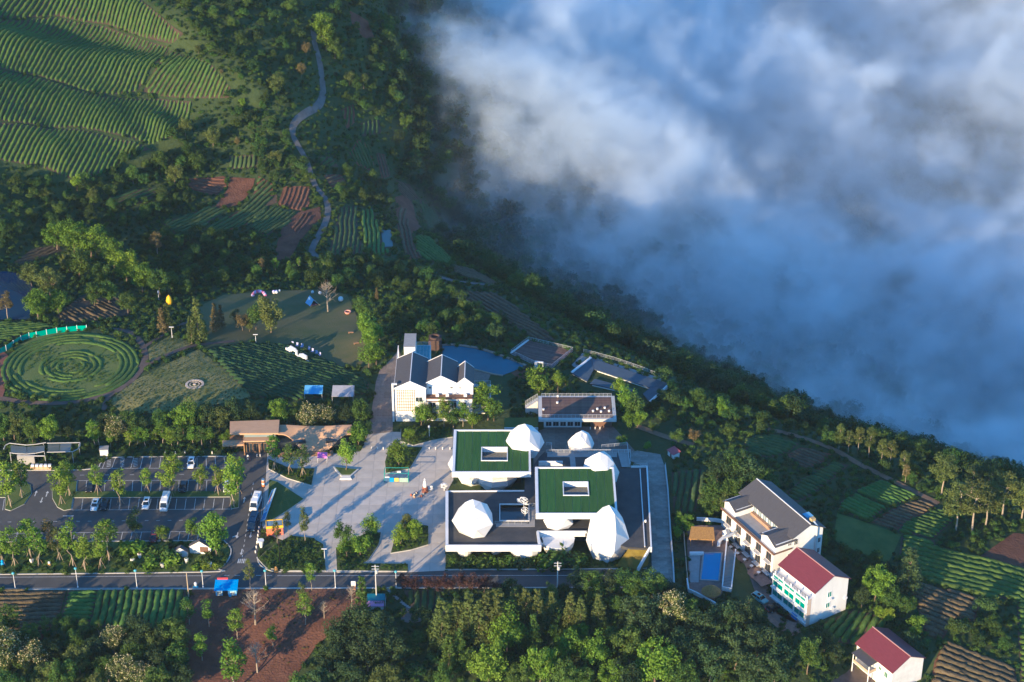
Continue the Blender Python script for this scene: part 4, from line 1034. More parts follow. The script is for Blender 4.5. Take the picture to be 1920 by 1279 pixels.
# --- roof-deck pavilion
po = site(1007, 790, 0)
pav = thing('deck_pavilion', 'flat pavilion with plank roof deck and steel railing behind the museum', 'pavilion', po)
def LP(px, py, z): q_ = flat(px, py, z); return (q_[0] - po.x, q_[1] - po.y)
ZD = 4.6
c0, c1 = LP(1009, 742, ZD), LP(1156, 786, ZD)
x0, x1, y0, y1 = c0[0], c1[0], c1[1], c0[1]
EXCL.append([(po.x + x0, po.y + y0 - 4), (po.x + x1, po.y + y0 - 4), (po.x + x1, po.y + y1), (po.x + x0, po.y + y1)])
MB().box(x0, y0, ZD - .9, x1, y1, ZD - .06).build('roof_slab', mat('pale_concrete', (.50, .49, .47), .85, var=.08, vscale=.8), pav)
n = 34; bw = (y1 - y0 - 1.6) / n
dk = bpy.data.objects.new('deck', None); COL.objects.link(dk); dk.parent = pav
bm_ = MB().box(0, 0, 0, x1 - x0 - 2.0, bw - .03, .08).mesh('board', M_DECK)
for k in range(n): link('board', bm_, dk, (x0 + 1.0, y0 + .8 + k * bw, ZD - .055 + random.uniform(0, .012)))
railing(pav, [(x0 + .9, y0 + .6, ZD), (x1 - .9, y0 + .6, ZD), (x1 - .9, y1 - .6, ZD), (x0 + .9, y1 - .6, ZD), (x0 + .9, y0 + .6, ZD)], 1.1, 1.1)
MB().box(x0 + 1.5, y0 + 3, -.1, x0 + 12, y1 - 1, ZD - .92).build('wall', M_WHITE, pav)
MB().box(x0 + 14.5, y0 + 3, -.1, x1 - 1, y1 - 1, ZD - .92).build('wall', M_BROWN, pav)
b = MB(); b.box(x0 - 9.5, y0, -.1, x0 - .1, y0 + .5, 1.6); b.build('planter_wall', MATS['pale_concrete'], pav); MB().box(x0 - 9.5, y0 + .5, -.1, x0 - .1, y0 + 6, 1.3).build('grass_terrace', M_GRASS, pav)
b = MB()
for k in range(7): b.box(x0 - 3.6 + k * .5, y1 - 2.4, -.1, x0 - 3.1 + k * .5, y1 - .6, ZD - 2.6 + k * .36)
b.build('stair', MATS['pale_concrete'], pav); railing(pav, [(x0 - 3.6, y1 - 2.4, ZD - 2.4), (x0 - .2, y1 - 2.4, ZD)], 1.0, .8); railing(pav, [(x0 - 3.6, y1 - .6, ZD - 2.4), (x0 - .2, y1 - .6, ZD)], 1.0, .8)
windows(pav, [(x0 + 2 + k * 2.0, x0 + 3.7 + k * 2.0, .4, 3.2) for k in range(5)], 'y', y0 + 3, -1)
# deck furniture
for i, (px, py) in enumerate([(1046, 744), (1045, 756), (1019, 769), (1112, 772), (1120, 768), (1127, 773), (1134, 766), (1142, 772)]):
    q_ = site(px, py, ZD + .03); t = thing('parasol_stand' if i < 2 else 'garden_stool', nth(i, 8, 'small pieces of furniture on the plank roof deck'), 'stool', q_, group='deck furniture')
    MB().lathe([(.30, 0), (.34, .45), (.28, .5)], 8).build('seat', M_WHITE, t)
    if i < 2: MB().tube((0, 0, .5), (0, 0, 2.2), .05).build('pole', M_BROWN, t)
# --- lookout deck
pts = [(991, 637.5), (1074, 657), (1035, 689), (1005, 684), (958, 662)]
lk0 = site(1015, 665, 0.0); lk = thing('lookout_deck', 'dark plank lookout deck with railing beside the blue pool', 'deck', (lk0.x, lk0.y, 0))
pl = [(flat(a, b_, .3)[0] - lk0.x, flat(a, b_, .3)[1] - lk0.y) for a, b_ in pts]
EXCL.append([(p_[0] + lk0.x, p_[1] + lk0.y) for p_ in pl])
MB().prism(pl, -6, .2).build('base', MATS['pale_concrete'], lk)
ang = math.atan2(pl[1][1] - pl[0][1], pl[1][0] - pl[0][0]); ca, sa = math.cos(-ang), math.sin(-ang)
rot = [(p_[0] * ca - p_[1] * sa, p_[0] * sa + p_[1] * ca) for p_ in pl]
dk = bpy.data.objects.new('deck', None); COL.objects.link(dk); dk.parent = lk; dk.rotation_euler.z = ang
yy = min(p_[1] for p_ in rot)
while yy < max(p_[1] for p_ in rot):
    c = clip(rot, -99, yy, 99, yy + .56)
    if len(c) > 2: MB().prism(c, .2, .26 + random.uniform(0, .02)).build('board', M_DECK, dk)
    yy += .6
railing(lk, [(*p_, .25) for p_ in pl] + [(*pl[0], .25)], 1.1, 1.6)
b = MB(); b.bar((*pl[0], .1), (*pl[4], .1), .6, .35); b.build('white_edge', M_FASCIA, lk)
# --- dark roofed courtyard building
co = site(1165, 712, 0); cb = thing('courtyard_house', 'dark blue flat-roofed building wrapped around a pale courtyard on the ridge', 'building', (co.x, co.y, 0))
def LC(px, py, z): q_ = flat(px, py, z); return (q_[0] - co.x, q_[1] - co.y)
ZC = 0.7
arms = [[(1108, 671), (1256, 720), (1219, 727), (1114, 692)], [(1071, 699), (1107.5, 671.5), (1113.5, 692), (1101, 715)], [(1255, 720.5), (1218, 754), (1206, 738), (1218, 727.5)], [(1106, 719), (1115, 710), (1188, 730), (1183, 736)]]
EXCL.append([tuple(flat(a, b_, ZC)) for a, b_ in [(1071, 699), (1108, 668), (1258, 720), (1218, 756), (1140, 745), (1095, 725)]])
for k, arm in enumerate(arms):
    a = [LC(p_[0], p_[1], ZC + .01 * k) for p_ in arm]
    MB().prism(a, ZC - .3 + .004 * k, ZC + .01 * k).build('roof', M_BLUEROOF, cb)
    cen = np.mean(a, 0); MB().prism([tuple(cen + (np.array(p_) - cen) * .9) for p_ in a], -9, ZC - .31).build('wall', M_WHITE, cb)
MB().prism([LC(a, b_, -1.6) for a, b_ in [(1100, 722), (1112, 704), (1215, 738), (1206, 750), (1150, 748)]], -5, -1.6).build('court_floor', M_GREYDECK, cb)
b = MB()
for s, e in (((1072, 699), (1108, 671)), ((1255, 721), (1219, 754))): b.bar((*LC(*s, ZC), ZC), (*LC(*e, ZC), ZC), .7, .25)
b.build('white_coping', M_FASCIA, cb); railing(cb, [(*LC(1094, 661, .2), .2), (*LC(1150, 676, .2), .2), (*LC(1200, 693, .2), .2), (*LC(1240, 709, .2), .2)], 1.2, 2.2); MB().prism([LC(a, b_, .15) for a, b_ in [(1092, 662), (1242, 710), (1246, 717), (1108, 670), (1080, 690), (1072, 684)]], -8, .15).build('rear_terrace', M_GREYDECK, cb)
# --- big white house
def house_frame(px, py, z, deg): 
    p_ = flat(px, py, z); return (float(p_[0]), float(p_[1])), R(deg)
(hx, hy), ha = house_frame(1447, 1082, -3.6, 29.0); ZH = -3.6
bh = thing('white_house', 'big white three-storey house with grey roofs and roof terrace', 'house', (hx, hy, ZH), ha)
def foot(x, y, a, w, l, m=1.0):
    ca, sa = math.cos(a), math.sin(a); EXCL.append([(x + u * ca - v * sa, y + u * sa + v * ca) for u, v in ((-m, -m), (w + m, -m), (w + m, l + m), (-m, l + m))])
foot(hx, hy, ha, 15, 22.6)
MB().box(5.6, 0, -1.5, 15, 22.6, 10.3).build('wall', M_WHITE, bh)
w_ = MB(); gable_wall(w_, 5.6, 15, 0.0, 22.6, 10.31, 10.32, 12.6, 10.6); w_.build('gable', M_WHITE, bh)
MB().box(0, 0, -1.5, 5.58, 22.6, 7.2).build('front_wall', M_WHITE, bh)
for ya, yb in ((0, 6.2), (17.4, 22.6)):
    MB().box(.6, ya + .02, 7.2, 5.58, yb - .02, 9.6).build('wing_wall', M_WHITE, bh)
    r_ = MB(); ym = (ya + yb) / 2
    for s, ye in ((-1, ya - .4), (1, yb + .4)):
        r_.add([(0, ye, 9.3), (6.6, ye, 9.3), (8.6, ym, 10.9), (.0, ym, 10.9), (0, ye, 9.12), (6.6, ye, 9.12), (8.6, ym, 10.72), (0, ym, 10.72)], [(0, 1, 2, 3) if s < 0 else (3, 2, 1, 0), (4, 5, 1, 0), (0, 3, 7, 4), (7, 6, 5, 4)])
    r_.build('wing_roof', M_TILE, bh)
    g_ = MB().add([(.62, ya + .02, 9.58), (.62, yb - .02, 9.58), (.62, ym, 10.75)], [(0, 2, 1)]); g_.build('wing_gable', M_WHITE, bh)
rf = gable_y(MB(), 5.6, 15, 0, 22.6, 10.45, 12.75, .5, .2, 10.6).build('roof', M_TILE, bh)
c = MB(); ridge_cap(c, 10.6, -.4, 23, 12.75); c.build('ridge_cap', M_FASCIA, rf)
b = MB(); b.box(-.35, -.35, 6.95, 0, 22.9, 7.45); b.box(0, -.35, 6.95, 5.5, -.02, 7.2); b.build('eaves_band', M_BROWN, bh)
MB().box(.1, 6.2, 7.21, 5.5, 17.4, 7.32).build('terrace_floor', M_GREYDECK, bh)
b = MB(); b.box(.05, 6.3, 7.33, .2, 17.3, 7.7); b.build('terrace_kerb', M_TILE, bh); MB().box(4.6, 7, 7.33, 5.4, 16.6, 8.2).build('planter', mat('terracotta', (.36, .22, .14), .9, var=.2, vscale=1), bh)
windows(bh, [(6.8 + k * 2.1, 8.5 + k * 2.1, 7.7, 9.7) for k in range(5)], 'x', 5.6, -1, M_GLASSW)
fr = [(.8 + k * 4.4, 2.9 + k * 4.4, z, z + 2.3) for k in range(5) for z in (.7, 4.1)]
windows(bh, fr, 'x', 0, -1, M_GLASS, frame=M_BROWN)
for k in range(5):
    for z in (.3, 3.7):
        b = MB(); y = .6 + k * 4.4; b.box(-1.0, y, z, -.02, y + 2.5, z + .15); b.build('balcony', M_WHITE, bh); 
        railing(bh, [(-.05, y + .05, z + .15), (-.95, y + .05, z + .15), (-.95, y + 2.45, z + .15), (-.05, y + 2.45, z + .15)], .9, .6, 'balcony_rail', M_BLACK, .02)
windows(bh, [(6.1, 7.3, 7.6, 9.4), (6.1, 7.3, 4.4, 6.2), (6.1, 7.3, 1.2, 3.0), (4.2, 5.2, 8.0, 8.8), (4.3, 5.2, 4.9, 5.6)], 'y', 0, -1, M_GLASS)
windows(bh, [(13.6, 14.5, 5.8, 7.4), (13.6, 14.5, 2.6, 4.2)], 'y', 0, -1, M_GLASS)
b = MB(); b.tube((12.9, -.25, 0), (12.9, -.25, 11.3), .28, None, 8); b.tube((12.9, -.25, 11.3), (12.2, .8, 12.6), .3, None, 8); b.build('flue', M_STEEL, bh); MB().box(11.6, .5, 12.3, 12.8, 1.5, 13.3).build('flue_box', mat('ochre', (.45, .33, .16), .8), bh)
b = MB(); b.box(12.0, 3.0, 11.3, 14.0, 5.0, 12.2); b.build('roof_tank', mat('sky_blue', (.16, .36, .55), .5), bh)
b = MB(); b.box(-4.5, -2, -.05, -1.05, 22, .02); b.build('forecourt', mat('forecourt_brick', (.27, .17, .13), .9, var=.25, vscale=1), bh)
for i in range(6):
    y = 2.5 + i * 3.1; ca, sa = math.cos(ha), math.sin(ha); X, Y = -2.3, y
    t = thing('garden_table', nth(5 - i, 6, 'garden tables in front of the big white house'), 'table', (hx + X * ca - Y * sa, hy + X * sa + Y * ca, ZH + .03), ha, 'house tables')
    MB().lathe([(.06, 0), (.06, .68), (.5, .7), (.5, .75)], 8).build('table_top', M_WHITE, t)
    for sx in (-1, 1): MB().box(sx * .9 - .22, -.22, 0, sx * .9 + .22, .22, .45).build('stool', M_BROWN, t)
# --- house with the red roof
(hx2, hy2), ha2 = house_frame(1510, 1175, -5.2, 32.6); Z2_ = -5.2
rh = thing('red_roof_house', 'large white house with maroon roof and teal-glazed front', 'house', (hx2, hy2, Z2_), ha2)
foot(hx2, hy2, ha2, 12.8, 13.2)
w_ = MB(); gable_wall(w_, 2.2, 12.8, 0, 13.2, -1.5, 9.6, 12.4, 7.5); w_.build('wall', M_WHITE, rh)
MB().box(0, .02, -1.5, 2.18, 13.18, 8.0).build('front_wall', M_WHITE, rh)
MB().box(-.02, -.02, -.5, 1.2, 0, 8.0).build('tan_strip', mat('tan_tile', (.50, .40, .33), .7, var=.08, vscale=2), rh)
rf = MB(); k_ = (12.6 - 9.7) / 5.3
rf = gable_y(MB(), 2.2, 12.8, 0, 13.2, 9.75, 12.6, .45, .14, 7.5).build('roof', M_REDROOF, rh); c = MB(); ridge_cap(c, 7.5, -.45, 13.65, 12.58); c.build('ridge_cap', mat('pale_red', (.45, .25, .22), .6), rf)
for z0 in (4.3, 1.4): windows(rh, [(.7 + k * 4.2, 4.5 + k * 4.2, z0 + .4, z0 + 2.4) for k in range(3)], 'x', 0, -1, M_TEAL, frame=M_FASCIA)
windows(rh, [(.7 + k * 4.2, 4.5 + k * 4.2, 7.0, 7.9) for k in range(3)], 'x', -.01, -1, M_TEAL)
b = MB()
for z0 in (.9, 3.95, 6.7): b.box(-.5, -.1, z0, -.02, 13.3, z0 + .28)
b.build('balcony_slab', M_WHITE, rh); railing(rh, [(.1, .1, 8.0), (.1, 13.1, 8.0)], 1.0, 1.0, material=M_BLACK)
for k in range(5): MB().box(.0, .2 + k * 3.0, 8.0, .35, .55 + k * 3.0, 9.0).build('rail_post', M_WHITE, rh)
windows(rh, [(6.3, 7.6, 6.2, 7.8), (6.0, 7.3, 3.1, 4.6)], 'y', 0, -1, M_TEAL)
for x, z in ((6.8, 5.2), (7.6, 2.2), (11.8, 3.6)): MB().box(x, -.45, z, x + .8, -.02, z + .55).build('air_unit', M_FASCIA, rh)
MB().box(-6, -1, -.05, -.6, 12, .02).build('forecourt', MATS['forecourt_brick'], rh); MB().box(-.4, 3, 0, -.02, 5, 1.2).build('blue_shutter', mat('blue_sheet', (.05, .18, .50), .6), rh)
# --- small house with the red roof
q_ = flat(1674, 1259, -3.6); (hx3, hy3) = (float(q_[0]), float(q_[1])); ha3 = R(32.5); Z3 = -10.2
sh = thing('red_roof_house', 'small white house with maroon roof in the bottom right corner', 'house', (hx3, hy3, Z3), ha3)
foot(hx3, hy3, ha3, 10.0, 13)
w_ = MB(); gable_wall(w_, 0, 9.8, 0, 12.6, -1.5, 6.5, 9.0); w_.build('wall', mat('aged_white', (.72, .69, .64), .8, var=.12, vscale=.5), sh)
rf = gable_y(MB(), 0, 9.8, 0, 12.6, 6.65, 9.2, .4, .14).build('roof', M_REDROOF, sh); c = MB(); ridge_cap(c, 4.9, -.4, 13.0, 9.18); c.build('ridge_cap', MATS['pale_red'], rf)
b = MB(); b.box(-2.4, 5.4, 2.9, 0, 11.2, 3.05); b.build('balcony_floor', M_WHITE, sh); b = MB(); b.add([(-2.7, 5.2, 5.6), (-.02, 5.2, 5.9), (-.02, 11.4, 5.9), (-2.7, 11.4, 5.6), (-2.7, 5.2, 5.48), (-.02, 5.2, 5.78), (-.02, 11.4, 5.78), (-2.7, 11.4, 5.48)], [(0, 1, 2, 3), (7, 6, 5, 4), (0, 3, 7, 4), (0, 4, 5, 1), (3, 2, 6, 7)]); b.build('balcony_roof', M_TILE, sh)
for y in (5.5, 11.1): MB().tube((-2.3, y, -1.2), (-2.3, y, 5.5), .14, None, 6).build('column', M_WHITE, sh)
b = MB(); b.box(-2.4, 5.4, 3.06, -2.3, 11.2, 3.9); b.box(-2.29, 5.4, 3.06, 0, 5.5, 3.9); b.build('balcony_wall', mat('tan_wall', (.42, .33, .24), .8), sh)
windows(sh, [(1.4, 2.6, 3.4, 5.0), (3.6, 4.6, 4.2, 5.2), (7.0, 8.4, 3.3, 5.2)], 'x', 0, -1, mat('green_glass', (.05, .16, .09), .15)); MB().box(-.4, .6, 4.3, -.02, 1.2, 4.8).build('air_unit', M_FASCIA, sh)
drape('yard', [(1560, 1275), (1612, 1235), (1640, 1275), (1640, 1310), (1540, 1320)], mat('yard_floor', (.13, .10, .085), .95, var=.2, vscale=.7), .12)
# --- pool terrace
tz = -1.8
def LT(px, py, z=None): q_ = flat(px, py, tz if z is None else z); return (float(q_[0]), float(q_[1]))
to = LT(1330, 1060); pt = thing('pool_terrace', 'walled terrace with a bright blue swimming pool', 'terrace', (*to, tz))
def LT2(px, py, z=None): a = LT(px, py, tz + (z or 0)); return (a[0] - to[0], a[1] - to[1])
TER = [(1287, 985), (1366, 985), (1366, 1012), (1356, 1106), (1352, 1116), (1330, 1125), (1292, 1110)]
EXCL.append([LT(*p_) for p_ in TER + []]); EXCL.append([LT(*p_) for p_ in [(1356, 1010), (1400, 1010), (1440, 1085), (1470, 1150), (1420, 1150), (1368, 1110)]])
MB().prism([LT2(*p_) for p_ in TER], -3, 0).build('floor', mat('terrace_brick', (.19, .13, .11), .9, var=.25, vscale=.9), pt)
MB().prism([LT2(*p_) for p_ in [(1291, 1042), (1313, 1042), (1310, 1092), (1294, 1092)]], 0, .03).build('paving', M_GREYDECK, pt)
pw = [LT2(*p_) for p_ in [(1319, 1038), (1354, 1037), (1348, 1090), (1313, 1088)]]
MB().prism(pw, .0, .16).build('water', mat('blue_pool', (.012, .19, .42), .06, spec=.6, var=.06, vscale=.3), pt)
b = MB()
for i in range(4): b.bar((*pw[i], 0), (*pw[(i + 1) % 4], 0), .4, .24)
b.build('coping', M_GREYDECK, pt)
def wallrun(name, pts, h, w=.3, material=None, zb=0):
    b = MB()
    for a, c in zip(pts[:-1], pts[1:]): b.bar((*LT2(*a), zb), (*LT2(*c), zb), w, h)
    return b.build(name, material or M_WHITE, pt)
wallrun('wall', [(1362, 1022), (1354, 1106)], 1.3); wallrun('wall', [(1379, 1036), (1371, 1108)], 1.1); wallrun('wall', [(1293, 1040), (1319, 1040)], .7, .8); wallrun('wall', [(1288, 1090), (1291, 1110), (1305, 1116), (1336, 1133), (1348, 1140), (1357, 1135)], 1.0, .35); wallrun('wall', [(1354, 1107), (1371, 1110)], 1.2)
wallrun('wall', [(1282, 1002), (1284, 1030), (1289, 1090)], .9, .2, MATS['tan_wall']); wallrun('wall', [(1306, 976), (1340, 978), (1366, 982)], 1.0, .3)
MB().prism([LT2(*p_) for p_ in [(1363, 1024), (1378, 1038), (1370.5, 1108), (1355, 1105)]], -3, .25).build('ramp', mat('ramp_stone', (.33, .27, .22), .9, var=.12, vscale=.7), pt)
b = MB()
for k in range(8): b.prism([LT2(1356.5, 1082 + k * 2.8), LT2(1372, 1084 + k * 2.8), LT2(1372, 1085.4 + k * 2.8), LT2(1356.2, 1083.4 + k * 2.8)], .25, .40)
b.build('steps', M_GREYDECK, pt)
# thatched gazebo
a = LT(1315, 1018); gz = thing('gazebo', 'thatched open gazebo beside the blue swimming pool', 'gazebo', (*a, tz), R(-4))
b = MB(); b.add([(-3.3, -1.9, 2.5), (3.3, -1.9, 2.5), (3.0, 2.2, 3.5), (-2.7, 2.2, 3.5), (-3.3, -1.9, 2.25), (3.3, -1.9, 2.25), (3.0, 2.2, 3.25), (-2.7, 2.2, 3.25)], [(0, 1, 2, 3), (7, 6, 5, 4), (0, 4, 5, 1), (1, 5, 6, 2), (2, 6, 7, 3), (3, 7, 4, 0)]); b.build('thatch_roof', M_THATCH, gz)
for x, y, h in ((-2.8, -1.5, 2.3), (2.8, -1.5, 2.3), (2.6, 1.8, 3.1), (-2.5, 1.8, 3.1)): MB().tube((x, y, 0), (x, y, h), .12).build('post', M_TIMBER, gz)
MB().box(-2.4, .8, 0, 2.4, 1.5, .9).build('bar_counter', M_TIMBER, gz)
a = LT(1333, 1118); um = thing('thatch_umbrella', 'round thatched shelter at the lower end of the pool', 'shelter', (*a, tz - .4))
b = MB(); b.lathe([(2.5, 1.9), (1.9, 2.5), (1.0, 3.2), (.12, 3.7)], 12); b.build('thatch_roof', M_THATCH, um)
for k in range(4): MB().tube((1.5 * math.cos(k * 1.57 + .5), 1.5 * math.sin(k * 1.57 + .5), -1), (1.5 * math.cos(k * 1.57 + .5), 1.5 * math.sin(k * 1.57 + .5), 2.4), .1).build('post', M_TIMBER, um)
# curved white slide canopy beside the pool
a = LT(1350, 1010); cs = thing('water_slide', 'curved white slide and folded canopy beside the gazebo', 'slide', (*a, tz))
b = MB(); pts = [(-.8, -4.2, .5), (-.6, -3.0, 1.2), (.6, -2.0, 1.7), (2.2, -1.6, 1.9), (3.6, -.6, 2.2), (4.2, .2, 2.4)]
for p_, q_ in zip(pts[:-1], pts[1:]): b.bar(p_, q_, .8, .25)
b.build('chute', M_STEEL, cs)
b = MB().add([(1.6, .6, .2), (3.8, 2.8, .3), (3.4, 3.8, 2.2), (1.2, 1.6, 1.6)], [(0, 1, 2, 3), (3, 2, 1, 0)]); b.add([(.6, -.8, .2), (2.0, -1.4, .2), (1.5, 1.0, 1.9), (.6, 1.0, 1.8)], [(0, 1, 2, 3)]); b.build('sail', M_WHITE, cs)
b = MB(); b.tube((4.2, .2, 0), (4.2, .2, 2.6), .1); b.tube((0, -2.4, 0), (0, -2.4, 1.3), .1); b.build('support', M_STEEL, cs)
# --- shed with a red roof, and lane wall
p = site(1262, 856); sd = thing('red_roof_shed', 'small white shed with faded red roof above the stone lane', 'shed', p, R(30))
sd.scale = (.7, .7, .75); MB().box(-1.2, -2, -.3, 1.6, 2, 2.2).build('wall', M_WHITE, sd); MB().add([(-1.6, -2.3, 2.2), (2.0, -2.3, 2.8), (2.0, 2.3, 2.8), (-1.6, 2.3, 2.2), (-1.6, -2.3, 2.1), (2.0, -2.3, 2.7), (2.0, 2.3, 2.7), (-1.6, 2.3, 2.1)], [(0, 1, 2, 3), (7, 6, 5, 4), (0, 4, 5, 1), (1, 5, 6, 2), (2, 6, 7, 3), (3, 7, 4, 0)]).build('roof', mat('faded_red', (.34, .09, .10), .7, var=.15, vscale=1), sd); MB().box(-1.25, -.6, 0, -1.2, .3, 1.8).build('door', M_BROWN, sd)
lw0 = site(1256, 960, 0); lw = thing('lane_wall', 'low pale wall with rail running along the stone lane', 'wall', lw0)
b = MB(); P_ = [(*(flat(a, b_, 0) - flat(1256, 960, 0)), 0) for a, b_ in [(1247, 875), (1252, 920), (1257, 1000), (1262, 1060), (1264, 1098)]]
for a, c in zip(P_[:-1], P_[1:]): b.bar(a, c, .35, .7)
b.build('wall_run', MATS['pale_concrete'], lw); railing(lw, [(a[0], a[1], .7) for a in P_], .6, 2.5)
# --- wooden gatehouse with vaulted roof
go_ = site(524, 852, 0); gh = thing('gatehouse', 'wooden gatehouse with vaulted shingle roof between car park and plaza', 'gatehouse', go_)
def LG(px, py, z): q_ = flat(px, py, z); return (q_[0] - go_.x, q_[1] - go_.y)
def plate(name, pp, z, th=.35, material=None): return MB().prism([LG(a, b_, z) for a, b_ in pp], z - th, z).build(name, material or M_WOODROOF, gh)
plate('upper_roof', [(431, 790), (524, 787), (522, 812), (431, 813)], 5.4, .5); plate('lower_roof', [(456, 815), (518, 814), (517, 826), (456, 827)], 3.9, .4); plate('side_roof', [(417, 826), (458, 825), (458, 833), (417, 835)], 3.2, .5)
MB().prism([LG(a, b_, 4.4) for a, b_ in [(458, 812), (516, 811), (516, 816), (458, 817)]], 3.91, 4.88).build('clerestory', M_GLASSW, gh)
MB().prism([LG(a, b_, 0) for a, b_ in [(462, 824), (516, 824), (516, 848), (462, 848)]], 0, 3.4).build('glass_hall', M_GLASS, gh)
MB().prism([LG(a, b_, 0) for a, b_ in [(432, 815), (458, 815), (458, 842), (432, 842)]], 0, 2.9).build('wing', M_TIMBER, gh)
for px in (459, 487, 515): c = LG(px, 853, 0); MB().box(c[0] - .12, c[1] - .12, 0, c[0] + .12, c[1] + .12, 3.5).build('column', M_TIMBER, gh)
windows(gh, [(LG(462 + k * 13.5, 848, 0)[0] + .05, LG(474.5 + k * 13.5, 848, 0)[0], .1, 3.0) for k in range(4)], 'y', LG(470, 848, 0)[1], -1, M_GLASS, frame=M_TIMBER)
nu, nv = 56, 18
xa, xb = LG(519, 822, 4.2)[0], LG(657, 822, 4.2)[0]; yb, yf = LG(590, 798, 4.4)[1], LG(590, 846, .3)[1]
ku = lambda px: (px - 519) / (657 - 519)
V = []
for j in range(nv + 1):
    t = j / nv
    for i in range(nu + 1):
        u = i / nu
        f1 = smooth(np.array(u), ku(525), ku(574)); f2 = 1 - smooth(np.array(u), ku(606), ku(654))
        dip = float(min(f1, 1) * min(f2, 1)) ** 1.25
        zf = 4.15 - 3.75 * dip; zb_ = 4.65 - .35 * dip
        yfr = yf if dip > .5 else yf
        y = yb + (yf + (1 - dip) * 2.6 - yb) * t
        V.append((xa + (xb - xa) * u, y, zb_ + (zf - zb_) * t ** 1.7))
n1 = len(V); V2 = [(x, y, z - .28) for x, y, z in V]; F = []
for j in range(nv):
    for i in range(nu):
        a = j * (nu + 1) + i; F += [(a, a + 1, a + nu + 2, a + nu + 1)[::-1], (a + n1, a + 1 + n1, a + nu + 2 + n1, a + nu + 1 + n1)]
for i in range(nu): F += [(i, i + n1, i + 1 + n1, i + 1), (nv * (nu + 1) + i + 1, nv * (nu + 1) + i + 1 + n1, nv * (nu + 1) + i + n1, nv * (nu + 1) + i)]
for j in range(nv): a = j * (nu + 1); c = a + nu + 1; F += [(a, c, c + n1, a + n1), (a + nu, a + nu + n1, c + nu + n1, c + nu)]
MB().add(V + V2, F).build('vaulted_roof', M_WOODROOF, gh)
MB().prism([LG(a, b_, 0) for a, b_ in [(522, 832), (570, 832), (574, 842), (522, 846)]], 0, 2.6).build('hall_wall', M_GLASS, gh); MB().prism([LG(a, b_, 0) for a, b_ in [(612, 832), (652, 830), (652, 842), (612, 842)]], 0, 2.8).build('hall_wall', M_GLASS, gh)
b = MB()
for k in range(3): b.prism([LG(a, b_, 0) for a, b_ in [(520, 850 + k * 2), (625, 847 + k * 2), (625, 850.6 + k * 2), (520, 853.6 + k * 2)]], 0, .45 - k * .14)
b.build('timber_steps', M_TIMBER, gh)
# --- canopy left of the car park
ko = site(85, 880, 0); ca_ = thing('steel_canopy', 'white steel canopy with curved rails and glass roof at the left edge', 'canopy', ko)
def LK(px, py, z=0): q_ = flat(px, py, z); return Vector((q_[0] - ko.x, q_[1] - ko.y, z))
b = MB()
def runp(pts, r=.12):
    for a, c in zip(pts[:-1], pts[1:]): b.tube(a, c, r, None, 6)
runp([LK(7, 842, 3.2), LK(10, 835, 3.4), (LK(18, 831, 3.6)), LK(35, 833, 3.5), LK(50, 834.5, 3.5), LK(68, 833, 3.6), LK(86, 830, 3.9)]); runp([LK(18, 849, 3.3), LK(35, 851, 3.2), LK(50, 851.5, 3.2), LK(66, 850, 3.3), LK(83, 846.5, 3.6)])
runp([LK(88, 831, 3.8), LK(150, 830, 3.8), LK(150, 836, 3.6), LK(146, 842, 3.4), LK(136, 847, 3.4), LK(88, 848, 3.4)])
runp([LK(32, 855, 3.0), LK(83, 855, 3.0)], .16)
b.build('roof_rail', mat('grey_rail', (.42, .41, .40), .5), ca_)
for px, py in ((138, 868), (86, 868), (84, 852), (22, 870), (150, 852)): MB().tube(LK(px, py, 0), LK(px, py, 0) + Vector((0, 0, 3.4)), .10, None, 6).build('post', MATS['grey_rail'], ca_)
for pp in ([(20, 835), (50, 838), (50, 850), (20, 848)], [(51, 838), (84, 835), (83, 846), (51, 850)], [(90, 832), (112, 832), (110, 846.5), (89, 847)], [(113, 832), (134, 831.5), (132, 846), (111, 846.5)]):
    vs = [LK(a, c, 3.25) for a, c in pp]; MB().add(vs + [v - Vector((0, 0, .06)) for v in vs], [(3, 2, 1, 0), (4, 5, 6, 7), (0, 1, 5, 4), (1, 2, 6, 5), (2, 3, 7, 6), (3, 0, 4, 7)]).build('glass_pane', mat('smoked_glass', (.11, .13, .13), .15, spec=.5), ca_)
MB().prism([tuple(LK(a, c)[:2]) for a, c in [(34, 858), (66, 858), (66, 872), (34, 872)]], 0, 2.6).build('back_room', M_GREYDECK, ca_)
for i, x in enumerate((62, 70, 78, 86, 94)):
    c = site(x, 880, 0); t = thing('sales_counter', nth(i, 5, 'tan counters with white tops in front of the steel canopy'), 'counter', c, 0, 'canopy counters')
    MB().box(-.55, -.4, 0, .55, .4, .95).build('front', mat('tan_board', (.52, .34, .21), .8), t); MB().box(-.4, -.3, .95, .4, .4, 1.5).build('cover', M_WHITE, t)
# --- white service box
p = site(197, 852, 0); bx = thing('service_box', 'small white service cabinet at the corner of the car park', 'cabinet', p, R(5))
MB().box(-1.2, -.9, 0, 1.0, .9, 2.0).build('body', M_WHITE, bx); MB().box(-1.35, -1.05, 2.0, 1.15, 1.05, 2.15).build('roof', M_GREYDECK, bx)
for x in (-1.05, -.05): MB().box(x, -.94, .2, x + .9, -.9, 1.8).build('door', M_FASCIA, bx)
